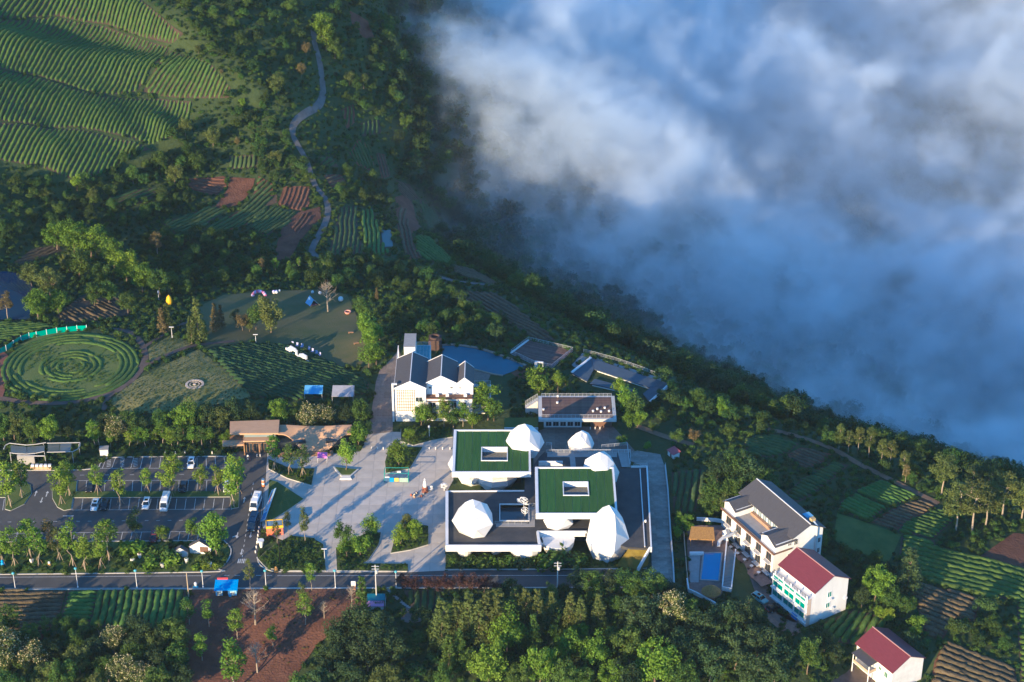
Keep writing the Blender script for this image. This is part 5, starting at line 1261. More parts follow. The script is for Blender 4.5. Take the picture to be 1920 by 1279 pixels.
# --- kiosks
p = site(425, 1119, -.3); kb = thing('blue_kiosk', 'bright blue metal kiosk with sloping roof on the lower road edge', 'kiosk', (p.x, p.y, -.3), R(1))
MB().box(-2.6, 0, -.3, 2.5, 2.6, 2.3).build('wall', mat('light_blue', (.22, .45, .66), .6, var=.08, vscale=1), kb); MB().add([(-2.9, -.5, 2.3), (2.8, -.5, 2.3), (2.8, 3.0, 3.0), (-2.9, 3.0, 3.0), (-2.9, -.5, 2.18), (2.8, -.5, 2.18), (2.8, 3.0, 2.88), (-2.9, 3.0, 2.88)], [(0, 1, 2, 3), (7, 6, 5, 4), (0, 4, 5, 1), (1, 5, 6, 2), (2, 6, 7, 3), (3, 7, 4, 0)]).build('roof', mat('bright_blue', (.02, .25, .62), .5, var=.06, vscale=1), kb)
MB().box(-.9, -.05, -.2, .4, 0, 1.9).build('doorway', M_BLACK, kb); windows(kb, [(-2.3, -1.1, .5, 1.7), (1.1, 2.0, .6, 1.5)], 'y', 0, -1, M_GLASSW); MB().box(-2.4, 3.02, 2.9, .2, 3.12, 3.5).build('sign', mat('sign_red', (.55, .05, .06), .6), kb); MB().box(.6, -.5, -.3, 1.2, -.06, .5).build('blue_bin', mat('cyan', (.03, .35, .55), .6), kb)
p = site(516, 1004, 0); ok_ = thing('orange_kiosk', 'orange and yellow kiosk with pale glass roof beside the drive', 'kiosk', p, R(8))
MB().box(-2.1, 0, 0, 2.1, 2.8, 2.3).build('body', mat('orange', (.72, .16, .05), .6, var=.1, vscale=.6, col2=(.62, .20, .16)), ok_); b = MB(); b.box(-2.2, -.1, 2.3, 2.2, .12, 2.95); b.box(-2.2, 2.7, 2.3, 2.2, 2.9, 2.95); b.box(-2.2, .12, 2.3, -2.0, 2.7, 2.95); b.box(2.0, .12, 2.3, 2.2, 2.7, 2.95); b.build('yellow_band', mat('yellow', (.78, .46, .02), .6), ok_); 
for k in range(3): MB().box(-1.98 + k * 1.33, .15, 2.75, -.70 + k * 1.33, 2.68, 2.82).build('roof_pane', M_GLASSW, ok_)
MB().box(.8, -.04, 1.0, 1.6, 0, 1.8).build('hatch', M_BLACK, ok_)
p = site(704, 1150, -1.5); ps = thing('pink_shed', 'shed with pink roof panel and teal roof half hidden by trees', 'shed', (p.x, p.y, -1.5))
MB().box(-2.0, 0, -1, 2.0, 4.2, 2.2).build('wall', M_WHITE, ps); MB().box(-2.2, -.3, 2.2, 2.1, 1.9, 2.35).build('pink_roof', mat('pink_sheet', (.42, .20, .34), .6), ps); MB().box(-2.2, 1.92, 2.2, 2.2, 4.6, 2.45).build('teal_roof', mat('teal_sheet', (.02, .16, .20), .6), ps); b = MB(); b.tube((2.4, 0, -1), (2.4, 0, 2.2), .05); b.tube((2.4, 4.2, -1), (2.4, 4.2, 2.2), .05); b.tube((2.4, 0, 2.2), (2.4, 4.2, 2.2), .05); b.build('side_rail', M_STEEL, ps)
# --- tilted roofs behind the belt of trees
for (px, py, w_, d_, col, lab) in ((588, 752, 5.2, 3.2, (.12, .36, .62), 'sky blue sheet-roofed stall behind the tree belt'), (643, 757, 6.2, 4.6, (.36, .35, .37), 'grey canvas-roofed stall behind the tree belt')):
    p = site(px, py); t = thing('market_stall', lab, 'stall', p, 0, 'stalls behind the tree belt')
    MB().add([(-w_ / 2, -.2, 2.5), (w_ / 2, -.2, 2.5), (w_ / 2, d_, 3.3), (-w_ / 2, d_, 3.3), (-w_ / 2, -.2, 2.42), (w_ / 2, -.2, 2.42), (w_ / 2, d_, 3.22), (-w_ / 2, d_, 3.22)], [(0, 1, 2, 3), (7, 6, 5, 4), (0, 4, 5, 1), (1, 5, 6, 2), (2, 6, 7, 3), (3, 7, 4, 0)]).build('roof', mat('stall_roof_%d' % px, col, .7, var=.12, vscale=.8), t)
    for x in (-w_ / 2 + .15, w_ / 2 - .15):
        for y, h in ((0, 2.4), (d_ - .1, 3.2)): MB().tube((x, y, -.4), (x, y, h), .06).build('post', M_STEEL, t)
# ------------------------------------------------------------------ trees
def leaf_mat(name, c1, c2, objvar=0.22, trans=0.28):
    return mat(name, c1, 0.7, col2=c2, vscale=0.55, objvar=objvar, trans=trans, island=0.30, spec=0.25, detail=3)
M_BARK = mat('bark', (0.16, 0.12, 0.085), 0.95, var=0.3, vscale=3)
M_PALEBARK = mat('pale_bark', (0.30, 0.25, 0.19), 0.95, var=0.3, vscale=3)
M_STAKE = mat('stake_wood', (0.34, 0.25, 0.16), 0.9, var=0.2, vscale=3)
LF = dict(
    mid=leaf_mat('leaf_mid', (0.050, 0.100, 0.016), (0.095, 0.160, 0.026)),
    dark=leaf_mat('leaf_dark', (0.030, 0.062, 0.022), (0.058, 0.095, 0.030)),
    bright=leaf_mat('leaf_bright', (0.085, 0.165, 0.014), (0.155, 0.250, 0.024)),
    lime=leaf_mat('leaf_lime', (0.130, 0.210, 0.016), (0.215, 0.300, 0.028)),
    olive=leaf_mat('leaf_olive', (0.068, 0.098, 0.022), (0.130, 0.155, 0.036)),
    bronze=leaf_mat('leaf_bronze', (0.115, 0.095, 0.035), (0.190, 0.150, 0.060)),
    plum=leaf_mat('leaf_plum', (0.050, 0.026, 0.026), (0.090, 0.046, 0.040)),
    wood=leaf_mat('leaf_wood', (0.024, 0.060, 0.016), (0.055, 0.105, 0.024), 0.35),
    scrub=leaf_mat('leaf_scrub', (0.034, 0.078, 0.015), (0.080, 0.138, 0.024), 0.35),
    cream=mat('blossom', (0.46, 0.41, 0.22), 0.8, var=0.2, vscale=2, trans=0.2))
def leaf_quads(cen, rad, per, size, flat_=1.0, seed=0, outward=0.65, shell=0.35):
    g = np.random.default_rng(seed)
    k = len(cen); n = k * per
    c = np.repeat(np.asarray(cen, float), per, 0); r = np.repeat(np.asarray(rad, float), per)
    d = g.normal(size=(n, 3)); d /= np.linalg.norm(d, axis=1)[:, None]
    p = c + d * (r * g.random(n) ** shell)[:, None] * np.array([1, 1, flat_])
    nn = d * outward + g.normal(size=(n, 3)) * (1 - outward) + np.array([0, 0, 0.25]); nn /= np.linalg.norm(nn, axis=1)[:, None]
    u = np.cross(nn, g.normal(size=(n, 3))); u /= np.linalg.norm(u, axis=1)[:, None]; w = np.cross(nn, u)
    s = size * (0.6 + 0.8 * g.random(n))[:, None]
    v = np.stack([p - u * s * .5, p + w * s * .32, p + u * s * .5, p - w * s * .32], 1).reshape(-1, 3)
    f = np.arange(n * 4).reshape(-1, 4)
    return v, f
def crown_points(kind, seed):
    g = np.random.default_rng(seed)
    if kind == 'round':                                  # 8 m tree
        k = 26; d = g.normal(size=(k, 3)); d /= np.linalg.norm(d, axis=1)[:, None]
        c = d * (g.random(k) ** .4)[:, None] * np.array([2.3, 2.3, 2.6]) * g.uniform(.8, 1.15, (k, 1)) + np.array([0, 0, 4.5]); r = g.uniform(.65, 1.3, k); return c, r, 84, .36, 1.0, 2.6
    if kind == 'broad':                                  # 11 m wide crown
        k = 50; d = g.normal(size=(k, 3)); d /= np.linalg.norm(d, axis=1)[:, None]; d[:, 2] = d[:, 2] * .8 + .12
        sx, sy = g.uniform(.82, 1.12, 2)
        c = d * (g.random(k) ** .35)[:, None] * np.array([3.7 * sx, 3.7 * sy, 4.3]) * g.uniform(.8, 1.18, (k, 1)) + np.array([0, 0, 5.6]); r = g.uniform(.75, 1.6, k); return c, r, 78, .44, .85, 4.0
    if kind == 'upright':                                # 9 m slender young tree
        k = 24; z = g.uniform(3.4, 8.6, k); w = 1.25 * np.sin(np.clip((z - 2.4) / 6.6, 0, 1) * PI) ** .7 + .1; a = g.uniform(0, 6.28, k)
        c = np.stack([np.cos(a) * w * g.uniform(.3, 1, k), np.sin(a) * w * g.uniform(.3, 1, k), z], -1); r = g.uniform(.45, .85, k); return c, r, 48, .30, 1.1, 4.5
    if kind == 'cedar':                                  # 12 m column or cone
        k = 46; z = np.linspace(1.2, 11.6, k); w = 1.45 * (1 - z / 12.4) ** .62 * g.uniform(.6, 1.1, k) + .1; a = np.arange(k) * 2.4 + g.uniform(0, 1.6, k)
        c = np.stack([np.cos(a) * w, np.sin(a) * w, z], -1); r = np.clip(1.15 * (1 - z / 15.5), .38, 1.2) * g.uniform(.8, 1.2, k); return c, r, 66, .33, .9, 9.0
    if kind == 'pine':                                   # 12 m, bare lower trunk, flat plates
        k = 40; z = g.uniform(5.0, 11.6, k); w = 2.9 * np.sin(np.clip((z - 3.8) / 8.4, 0, 1) * PI) ** .6; a = g.uniform(0, 6.28, k)
        c = np.stack([np.cos(a) * w * g.uniform(.4, 1, k), np.sin(a) * w * g.uniform(.4, 1, k), z], -1); r = g.uniform(.75, 1.3, k); return c, r, 70, .36, .65, 9.5
    if kind == 'bush':                                   # 1.6 m bush
        k = 9; a = g.uniform(0, 6.28, k); w = g.uniform(0, .75, k)
        c = np.stack([np.cos(a) * w, np.sin(a) * w, g.uniform(.35, .95, k)], -1); r = g.uniform(.4, .65, k); return c, r, 34, .30, .85, .5
    if kind == 'clump':                                  # a rounded thicket for wooded slopes, 7 m
        k = 22; d = g.normal(size=(k, 3)); d[:, 2] = np.abs(d[:, 2]); d /= np.linalg.norm(d, axis=1)[:, None]
        c = d * (g.random(k) ** .3)[:, None] * np.array([2.7, 2.7, 2.8]) + np.array([0, 0, 3.2]); r = g.uniform(.8, 1.4, k); return c, r, 62, .46, .85, 2.0
def make_trunk(kind, c, r, top, seed, big):
    g = np.random.default_rng(seed + 5); b = MB(); n = 6
    tr = big; pts = [Vector((0, 0, -0.3))]; m = 4
    for i in range(1, m + 1): pts.append(Vector((g.normal(0, .06) * i, g.normal(0, .06) * i, top * i / m)))
    for i in range(m): b.tube(pts[i], pts[i + 1], tr * (1 - .17 * i), tr * (1 - .17 * (i + 1)), n)
    for i in g.choice(len(c), min(len(c), 9), replace=False):
        q = Vector(c[i]); f = min(.95, max(.25, (q.z - .45 * math.hypot(q.x, q.y)) / max(top, .1)))
        p = pts[0].lerp(pts[-1], f); b.tube(p, q, tr * .38, tr * .12, 5)
    return b
TREE = {}
def tree_meshes(kind, variant, leaf):
    key = (kind, variant, leaf)
    if key in TREE: return TREE[key]
    if kind == 'bare':
        g = np.random.default_rng(variant); b = MB(); b.tube((0, 0, -.3), (0.1, 0, 4.5), .2, .12); b.tube((0.1, 0, 4.5), (0.15, .1, 8.2), .12, .03)
        tw = MB()
        for i in range(34):
            z = g.uniform(2.6, 7.4); a = g.uniform(0, 6.28); L = (8.6 - z) * .42 + .4
            p = Vector((.1, 0, z)); q = p + Vector((math.cos(a) * L, math.sin(a) * L, L * .9)); tw.tube(p, q, .05, .015, 4)
            for j in range(4):
                e = p.lerp(q, g.uniform(.3, .9)); tw.tube(e, e + Vector(tuple(g.normal(0, .5, 3))) + Vector((0, 0, .5)), .022, .01, 3)
        TREE[key] = (b.mesh('trunk', M_PALEBARK), tw.mesh('crown', M_PALEBARK), None); return TREE[key]
    seed = variant * 31 + sum(map(ord, kind))
    c, r, per, size, fl, top = crown_points(kind, seed)
    v, f = leaf_quads(c, r, per, size, fl, seed)
    cm = mesh_np('crown', v, f, LF[leaf if leaf != 'flower' else 'olive'])
    big = {'round': .16, 'broad': .26, 'upright': .10, 'cedar': .17, 'pine': .20, 'bush': .05, 'clump': .2}[kind]
    tm = make_trunk(kind, c, r, top, seed, big).mesh('trunk', M_PALEBARK if kind in ('upright', 'pine') else M_BARK)
    bm_ = None
    if leaf == 'flower':
        up = c[:, 2] > np.median(c[:, 2]) - .8
        v2, f2 = leaf_quads(c[up] + np.array([0, 0, .12]), r[up] * 1.08, 34, .34, fl, seed + 3, .5, .12)
        bm_ = mesh_np('blossoms', v2, f2, LF['cream'])
    TREE[key] = (tm, cm, bm_)
    return TREE[key]
NOMH = dict(round=8.0, broad=11.2, upright=9.2, cedar=12.3, pine=12.4, bush=1.6, clump=7.0, bare=8.3)
_st = MB()
for k in range(3):
    a = k * 2.094 + .5; _st.tube((math.cos(a) * 1.15, math.sin(a) * 1.15, -.1), (math.cos(a) * .08, math.sin(a) * .08, 2.7), .055, .045, 5)
STAKES = []
for k in range(3):
    a = k * 2.094 + .5
    STAKES.append(MB().tube((math.cos(a) * 1.15, math.sin(a) * 1.15, -.1), (math.cos(a) * .10, math.sin(a) * .10, 2.7), .06, .05, 5).mesh('stake', M_STAKE))
NV = dict(round=5, broad=7, upright=5, cedar=4, pine=4, bush=3, clump=3, bare=2)
TREE_XY = []
def plant(kind, leaf, px, py, top, label, name, group, stakes=False, wide=1.0, base=None, cat='tree', z=None):
    """top: pixel row of the tip; the height follows from it"""
    p = site(px, py, z)
    depth = p.y * CP - (p.z - CAM_H) * SP
    sc = FPX / depth
    dep = math.atan2(CAM_H - p.z, p.y)
    h = (py - top) / (sc * math.cos(dep)) if top > 30 or py - top > 0 and top < 0 or py > 40 else top
    s = h / NOMH[kind]
    v = random.randrange(NV[kind])
    tm, cm, bl = tree_meshes(kind, v, leaf)
    t = thing(name, label, cat, p, random.uniform(0, 6.28), group)
    w = s * wide * random.uniform(.92, 1.08)
    t.scale = (w, w, s)
    link('trunk', tm, t); c = link('crown', cm, t)
    if bl: link('blossoms', bl, c)
    if stakes:
        for m in STAKES:
            k = link('stake', m, t); k.scale = (1 / w, 1 / w, 1 / s)
    TREE_XY.append((p.x, p.y))
    return t
def rowof(kind, leaf, what, name, group, lst, stakes=False, wide=1.0, cat='tree'):
    lst = sorted(lst); n = len(lst)
    for i, it in enumerate(lst):
        px, py, top = it[:3]; lf = it[3] if len(it) > 3 else leaf; kd = it[4] if len(it) > 4 else kind; wd = it[5] if len(it) > 5 else wide
        plant(kd, lf, px, py, top, nth(i, n, what), name, group, stakes, wd, cat=cat)
rowof('upright', 'lime', 'slender staked young trees in the car park islands', 'young_tree', 'car park trees',
      [(20, 950, 868), (42, 934, 862), (116, 946, 872), (130, 930, 866), (184, 926, 873), (226, 948, 880), (277, 924, 877), (320, 930, 866), (329, 922, 850), (379, 921, 872), (409, 926, 873), (438, 950, 868), (446, 926, 850)], True, 1.45)
rowof('upright', 'bright', 'slender staked young trees on the roadside grass verge', 'young_tree', 'verge trees',
      [(5, 1058, 996), (29, 1063, 990), (58, 1045, 972), (73, 1060, 989), (96, 1030, 971, 'bronze'), (113, 1052, 990, 'olive'), (137, 1062, 978), (160, 1068, 1003, 'lime'), (190, 1066, 1000), (205, 1052, 972), (258, 1016, 955, 'olive')], True, 1.4)
rowof('round', 'bright', 'small round trees behind the miniature white house', 'round_tree', 'trees by the miniature house', [(306, 1016, 979), (361, 1010, 970)])
plant('round', 'bright', 406, 1042, 958, 'large dense round tree at the car park exit corner', 'round_tree', 'exit tree', wide=0.92)
plant('round', 'lime', 650, 884, 822, 'lime green ball-shaped tree in the triangular plaza planter', 'round_tree', 'plaza planter tree', wide=.85)
rowof('round', 'bright', 'leafy trees in the plaza planting beds', 'round_tree', 'plaza bed trees',
      [(644, 1020, 974, 'mid'), (650, 1047, 1000), (676, 1045, 995), (696, 1012, 963), (748, 874, 822), (752, 1024, 980, 'lime'), (764, 1000, 962, 'olive'), (779, 1016, 972, 'lime')])
rowof('upright', 'mid', 'upright trees before the wooden gatehouse', 'young_tree', 'gatehouse bed trees', [(515, 882, 815, 'bright'), (543, 890, 830), (568, 893, 834)], True, 1.3)
rowof('upright', 'olive', 'thin sparse young trees around the orange kiosk', 'young_tree', 'kiosk trees', [(520, 1022, 972), (541, 1004, 958), (572, 1017, 950)], False, .9)
rowof('upright', 'olive', 'thin trees growing along the lower road edge', 'young_tree', 'road edge trees', [(469, 1106, 1050), (585, 1108, 1055, 'bright'), (568, 1140, 1090, 'olive')], False, .9)
rowof('upright', 'bright', 'young trees planted on the red earth slope', 'young_tree', 'red earth trees',
      [(355, 1172, 1120, 'mid'), (392, 1176, 1127), (446, 1198, 1141), (379, 1240, 1190), (440, 1296, 1203), (512, 1214, 1174), (573, 1172, 1115)], False, 1.45)
rowof('bare', 'bare', 'leafless trees standing on the red earth', 'bare_tree', 'bare trees', [(479, 1172, 1108), (483, 1262, 1208), (608, 1160, 1128), (660, 1140, 1100)])
rowof('broad', 'olive', 'big trees in the bottom left wood', 'woodland_tree', 'bottom left wood',
      [(15, 1190, 1130, 'mid'), (10, 1262, 1185, 'flower'), (38, 1240, 1180, 'flower'), (70, 1265, 1200, 'flower'), (120, 1300, 1235, 'mid'), (150, 1262, 1205), (215, 1225, 1170, 'flower'), (232, 1290, 1225, 'flower'), (262, 1222, 1150, 'dark'), (275, 1292, 1235, 'flower'), (180, 1240, 1190, 'dark'), (325, 1215, 1155, 'mid'), (300, 1310, 1245, 'mid'), (20, 1320, 1250, 'mid'), (185, 1320, 1262, 'olive'), (0, 1225, 1165, 'olive'), (60, 1215, 1165, 'mid'), (100, 1245, 1195, 'dark'), (140, 1222, 1178, 'mid'), (250, 1258, 1200, 'mid'), (300, 1272, 1215, 'dark'), (332, 1262, 1205, 'mid'), (90, 1298, 1240, 'olive'), (205, 1280, 1228, 'mid'), (345, 1300, 1240, 'dark'), (290, 1235, 1180, 'olive')])
rowof('upright', 'mid', 'thin young trees in front of the bottom left wood', 'young_tree', 'bottom left saplings', [(88, 1190, 1155), (106, 1192, 1160), (137, 1188, 1157), (160, 1194, 1160), (186, 1190, 1163), (342, 1228, 1172), (340, 1190, 1150)], False, 1.5)
rowof('broad', 'dark', 'big dark trees between red earth and pink shed', 'woodland_tree', 'lower middle grove',
      [(618, 1262, 1205), (640, 1225, 1160), (672, 1200, 1130), (690, 1262, 1180), (712, 1215, 1145), (735, 1250, 1180), (655, 1310, 1240), (600, 1310, 1250), (722, 1310, 1240, 'olive'), (560, 1320, 1265, 'mid')])
plant('cedar', 'mid', 681, 1172, 1080, 'tall conifer rising from the grove left of the pink shed', 'conifer_tree', 'grove conifer')
rowof('cedar', 'olive', 'tall columnar cedars standing along the lower road', 'cedar_tree', 'cedar row',
      [(830, 1216, 1121), (858, 1206, 1122), (880, 1212, 1110), (900, 1220, 1124), (914, 1214, 1110), (932, 1210, 1103), (952, 1200, 1134), (965, 1176, 1099), (985, 1182, 1102), (1008, 1184, 1105), (1034, 1170, 1107), (1068, 1178, 1112), (1088, 1184, 1120), (1122, 1174, 1112), (1000, 1222, 1150, 'mid'), (842, 1262, 1190, 'mid'), (862, 1250, 1180, 'mid')], False, 1.25)
rowof('broad', 'bright', 'fresh green broadleaf trees at the bottom centre', 'broadleaf_tree', 'bottom centre trees',
      [(950, 1232, 1138), (917, 1292, 1202), (1012, 1290, 1203), (1065, 1245, 1174), (1090, 1215, 1166, 'bright'), (1115, 1262, 1186), (1060, 1310, 1235, 'mid'), (1145, 1300, 1232), (970, 1300, 1240, 'mid'), (880, 1262, 1212, 'mid'), (830, 1292, 1240, 'mid'), (1095, 1300, 1245, 'mid')], False, .85)
rowof('broad', 'mid', 'dense trees overhanging the end of the lower road', 'broadleaf_tree', 'road end trees',
      [(1085, 1106, 1066, 'dark'), (1112, 1114, 1068), (1140, 1112, 1066, 'dark'), (1168, 1116, 1068), (1195, 1118, 1070), (1222, 1120, 1072), (1248, 1124, 1084, 'dark')], False, 1.25)
rowof('broad', 'dark', 'big trees in the wood below the swimming pool', 'woodland_tree', 'lower right wood',
      [(1200, 1196, 1113), (1180, 1250, 1170, 'mid'), (1228, 1290, 1198, 'bright'), (1258, 1182, 1105, 'flower'), (1235, 1222, 1150), (1290, 1172, 1118, 'mid'), (1285, 1240, 1165), (1312, 1214, 1140), (1350, 1200, 1128), (1388, 1186, 1120), (1330, 1282, 1200), (1378, 1262, 1178), (1420, 1240, 1160), (1410, 1300, 1222), (1448, 1296, 1215), (1452, 1262, 1190), (1280, 1310, 1235, 'mid'), (1170, 1310, 1240, 'dark'), (1418, 1196, 1140)])
rowof('broad', 'mid', 'trees left of the small red-roofed house', 'broadleaf_tree', 'drive trees', [(1513, 1264, 1190), (1545, 1225, 1180, 'dark'), (1565, 1250, 1205, 'dark'), (1610, 1255, 1238, 'lime', 'round', .9)], False, .75)
rowof('broad', 'mid', 'trees crowding left of the big white house', 'broadleaf_tree', 'trees left of the white house',
      [(1335, 945, 895), (1345, 905, 842, 'dark'), (1372, 900, 830), (1398, 918, 850, 'dark'), (1372, 942, 890), (1432, 930, 875), (1330, 968, 925), (1360, 965, 920, 'olive')], False, 1.05)
rowof('round', 'bright', 'small trees by the wall beside the pool terrace', 'round_tree', 'pool wall trees', [(1275, 990, 958), (1286, 1000, 965), (1270, 1010, 985), (1372, 998, 984, 'lime')])
rowof('pine', 'olive', 'tall pines with bare trunks at the right edge', 'pine_tree', 'tall pines',
      [(1765, 930, 852), (1792, 994, 905), (1822, 998, 903), (1848, 985, 905), (1879, 968, 888), (1915, 978, 895), (1820, 930, 872, 'dark'), (1850, 925, 862, 'dark'), (1888, 935, 885, 'dark'), (1935, 990, 915)], False, 1.2)
plant('cedar', 'dark', 1700, 1112, 1028, 'dark spreading conifer at the corner of the right tea field', 'conifer_tree', 'field conifer', wide=1.9)
rowof('broad', 'mid', 'leafy trees right of the big red-roofed house', 'broadleaf_tree', 'trees right of the red roof', [(1640, 1130, 1050, 'bright'), (1672, 1150, 1095), (1700, 1155, 1110), (1615, 1140, 1098, 'dark')], False, .8)
rowof('round', 'bright', 'bright bushes around the small red-roofed house', 'round_bush', 'house bushes', [(1714, 1196, 1150), (1648, 1160, 1134, 'lime'), (1665, 1168, 1140, 'lime'), (1710, 1225, 1180, 'dark')], cat='bush')
rowof('pine', 'olive', 'thin lit pines along the ridge path', 'pine_tree', 'ridge path pines', [(1573, 842, 795), (1590, 850, 806), (1608, 850, 800), (1628, 858, 802), (1652, 872, 822, 'olive'), (1668, 880, 825), (1692, 895, 845), (1697, 905, 870, 'bronze')], False, .75)
rowof('broad', 'lime', 'sunlit broadleaf trees above the round garden', 'broadleaf_tree', 'sunlit grove',
      [(108, 470, 408, 'bright'), (140, 478, 405, 'bright'), (172, 486, 415, 'bright'), (215, 505, 442, 'bright'), (238, 528, 462), (268, 548, 482, 'bright'), (300, 556, 500, 'mid'), (322, 548, 508, 'mid'), (150, 520, 462, 'mid'), (130, 512, 470, 'olive'), (192, 540, 490, 'mid'), (205, 570, 522, 'mid'), (95, 562, 500, 'olive'), (72, 600, 535, 'bright'), (110, 590, 540, 'bright'), (60, 540, 490, 'olive'), (240, 590, 545, 'mid'), (178, 575, 525, 'mid')])
plant('pine', 'bronze', 296, 480, 434, 'pinkish flat-topped tree behind the sunlit grove', 'pine_tree', 'pinkish tree', wide=1.1)
plant('pine', 'bronze', 15, 600, 543, 'bronze tree standing before the dark pond', 'pine_tree', 'pond tree')
rowof('cedar', 'bronze', 'bronze conical trees between lawn and round garden', 'conical_tree', 'conical trees', [(305, 626, 575), (316, 622, 566, 'olive'), (360, 645, 590, 'olive'), (373, 642, 558, 'olive'), (405, 622, 566), (416, 618, 570), (385, 640, 600, 'mid')], False, 1.1)
rowof('round', 'mid', 'round trees clustered on the lawn by the lamp', 'round_tree', 'lawn trees', [(480, 618, 565), (508, 624, 550, 'olive'), (455, 620, 582, 'bronze'), (468, 622, 590, 'olive'), (442, 606, 578, 'dark')])
rowof('round', 'bright', 'bushy trees lining the right side of the lawn', 'round_tree', 'lawn side trees', [(683, 606, 556, 'mid'), (690, 640, 585), (682, 630, 592, 'mid'), (696, 664, 612), (692, 690, 640), (706, 684, 640), (700, 650, 600), (707, 562, 538, 'bronze', 'cedar'), (712, 640, 610, 'mid')])
rowof('round', 'mid', 'scattered shrubby trees on the slope behind the inn', 'round_tree', 'slope trees', [(738, 590, 562), (764, 582, 555, 'bright'), (800, 592, 570), (818, 628, 600, 'bright'), (835, 580, 558, 'dark'), (930, 640, 600, 'dark'), (945, 610, 580, 'dark'), (890, 600, 575, 'dark')])
plant('bare', 'bare', 615, 585, 531, 'leafless old tree with lit trunk on the lawn', 'bare_tree', 'lawn bare tree', wide=1.1)
rowof('broad', 'mid', 'big trees between car park and meadow', 'belt_tree', 'belt behind the car park',
      [(8, 830, 772, 'mid'), (28, 826, 765, 'olive'), (62, 832, 778), (95, 834, 768, 'bright'), (128, 822, 784, 'dark'), (200, 822, 770, 'dark'), (218, 832, 778, 'flower'), (248, 822, 766), (272, 824, 780, 'dark'), (300, 815, 762, 'mid'), (345, 815, 745, 'bright'), (362, 812, 742, 'mid'), (392, 808, 748, 'dark'), (412, 812, 756, 'olive'), (440, 802, 738, 'dark'), (470, 798, 746, 'dark'), (525, 800, 742, 'bright'), (552, 798, 760, 'mid'), (582, 812, 750, 'flower'), (612, 808, 750, 'flower'), (648, 800, 756, 'dark'), (676, 800, 742, 'mid')], False, .8)
rowof('upright', 'lime', 'slender bamboo-like trees edging the car park', 'young_tree', 'car park edge saplings',
      [(178, 838, 790, 'bright'), (186, 836, 800), (208, 838, 806), (243, 838, 808), (258, 836, 802, 'bright'), (272, 838, 800, 'bright'), (292, 836, 806, 'bright'), (306, 834, 786, 'bright'), (322, 840, 802), (334, 838, 800, 'mid'), (362, 836, 800, 'bright'), (378, 836, 800, 'mid'), (395, 834, 802, 'bright'), (420, 838, 812), (428, 834, 806)], False, 1.7)
rowof('round', 'bright', 'leafy trees in front of the white gabled inn', 'round_tree', 'inn trees', [(766, 828, 796), (790, 800, 752), (806, 798, 756, 'mid'), (832, 802, 746, 'lime', 'upright', 1.5), (850, 804, 752, 'mid'), (868, 800, 752, 'bright', 'upright', 1.4), (886, 803, 762), (902, 772, 712, 'bright'), (914, 788, 722), (926, 790, 748, 'mid'), (672, 838, 790), (686, 822, 782, 'mid')])
rowof('round', 'bright', 'sunlit trees around the terraces above the museum', 'round_tree', 'terrace trees', [(1010, 740, 686), (1046, 732, 694), (1060, 722, 700, 'mid'), (1160, 744, 706), (1175, 775, 722), (1188, 790, 735, 'mid'), (1196, 802, 762), (1178, 806, 770), (1165, 838, 812), (1213, 846, 826), (1225, 812, 786, 'mid'), (1245, 755, 732, 'olive'), (1354, 782, 744), (1268, 835, 800, 'mid'), (1300, 830, 800, 'bronze')])
rowof('broad', 'olive', 'lone sunlit trees on the upper left slopes', 'hillside_tree', 'upper hillside trees',
      [(348, 256, 218), (400, 276, 236), (328, 346, 303), (516, 312, 278), (176, 384, 350), (85, 376, 348), (145, 358, 324, 'lime', 'round'), (372, 100, 82), (416, 140, 128, 'bronze'), (455, 200, 182, 'lime'), (500, 196, 178, 'mid'), (520, 178, 128, 'olive'), (565, 145, 116, 'bronze'), (574, 104, 76, 'bronze'), (600, 70, 14, 'bright', 'round'), (612, 96, 40, 'bright', 'round'), (628, 110, 70, 'mid'), (655, 160, 128), (682, 166, 135), (735, 190, 156, 'mid'), (548, 30, -4, 'mid', 'round'), (445, 272, 255, 'bronze'), (300, 320, 280, 'mid'), (250, 345, 305, 'mid'), (370, 330, 285, 'mid')], False, .95)
rowof('upright', 'bright', 'pale young trees behind the lawn', 'young_tree', 'valley edge saplings', [(492, 512, 483, 'bronze'), (517, 510, 482), (543, 508, 488), (561, 506, 482), (583, 512, 486, 'mid'), (609, 516, 486, 'mid')], False, 1.3)
rowof('round', 'plum', 'dark purple-leaved trees along the lower road', 'plum_tree', 'purple trees', [(757, 1108, 1074), (778, 1112, 1078), (800, 1110, 1080), (820, 1112, 1078), (842, 1110, 1076), (862, 1108, 1072), (885, 1110, 1074), (908, 1112, 1076), (930, 1110, 1086)], False, 1.1)
rowof('bush', 'mid', 'bushes along the museum street front', 'shrub', 'museum shrubs', [(850, 1060, 1044), (868, 1062, 1048, 'dark'), (885, 1060, 1040), (902, 1062, 1038), (920, 1060, 1040, 'bright'), (938, 1062, 1044), (955, 1060, 1040), (972, 1062, 1042, 'dark'), (992, 1060, 1040), (1020, 1062, 1036, 'bright'), (1036, 1062, 1030), (1052, 1060, 1026), (1068, 1060, 1034, 'dark'), (1085, 1062, 1036), (1165, 1064, 1054, 'dark'), (1182, 1066, 1056)], False, 1.25, cat='shrub')

rowof('bush', 'bright', 'shrubs around the miniature white house', 'shrub', 'verge shrubs', [(238, 1036, 1014), (258, 1036, 1012), (250, 1062, 1050, 'mid'), (285, 1066, 1042), (308, 1048, 1022, 'mid'), (322, 1060, 1036), (386, 1066, 1052, 'lime'), (366, 1068, 1056, 'lime'), (402, 1064, 1054, 'lime')], False, 1.3, cat='shrub')
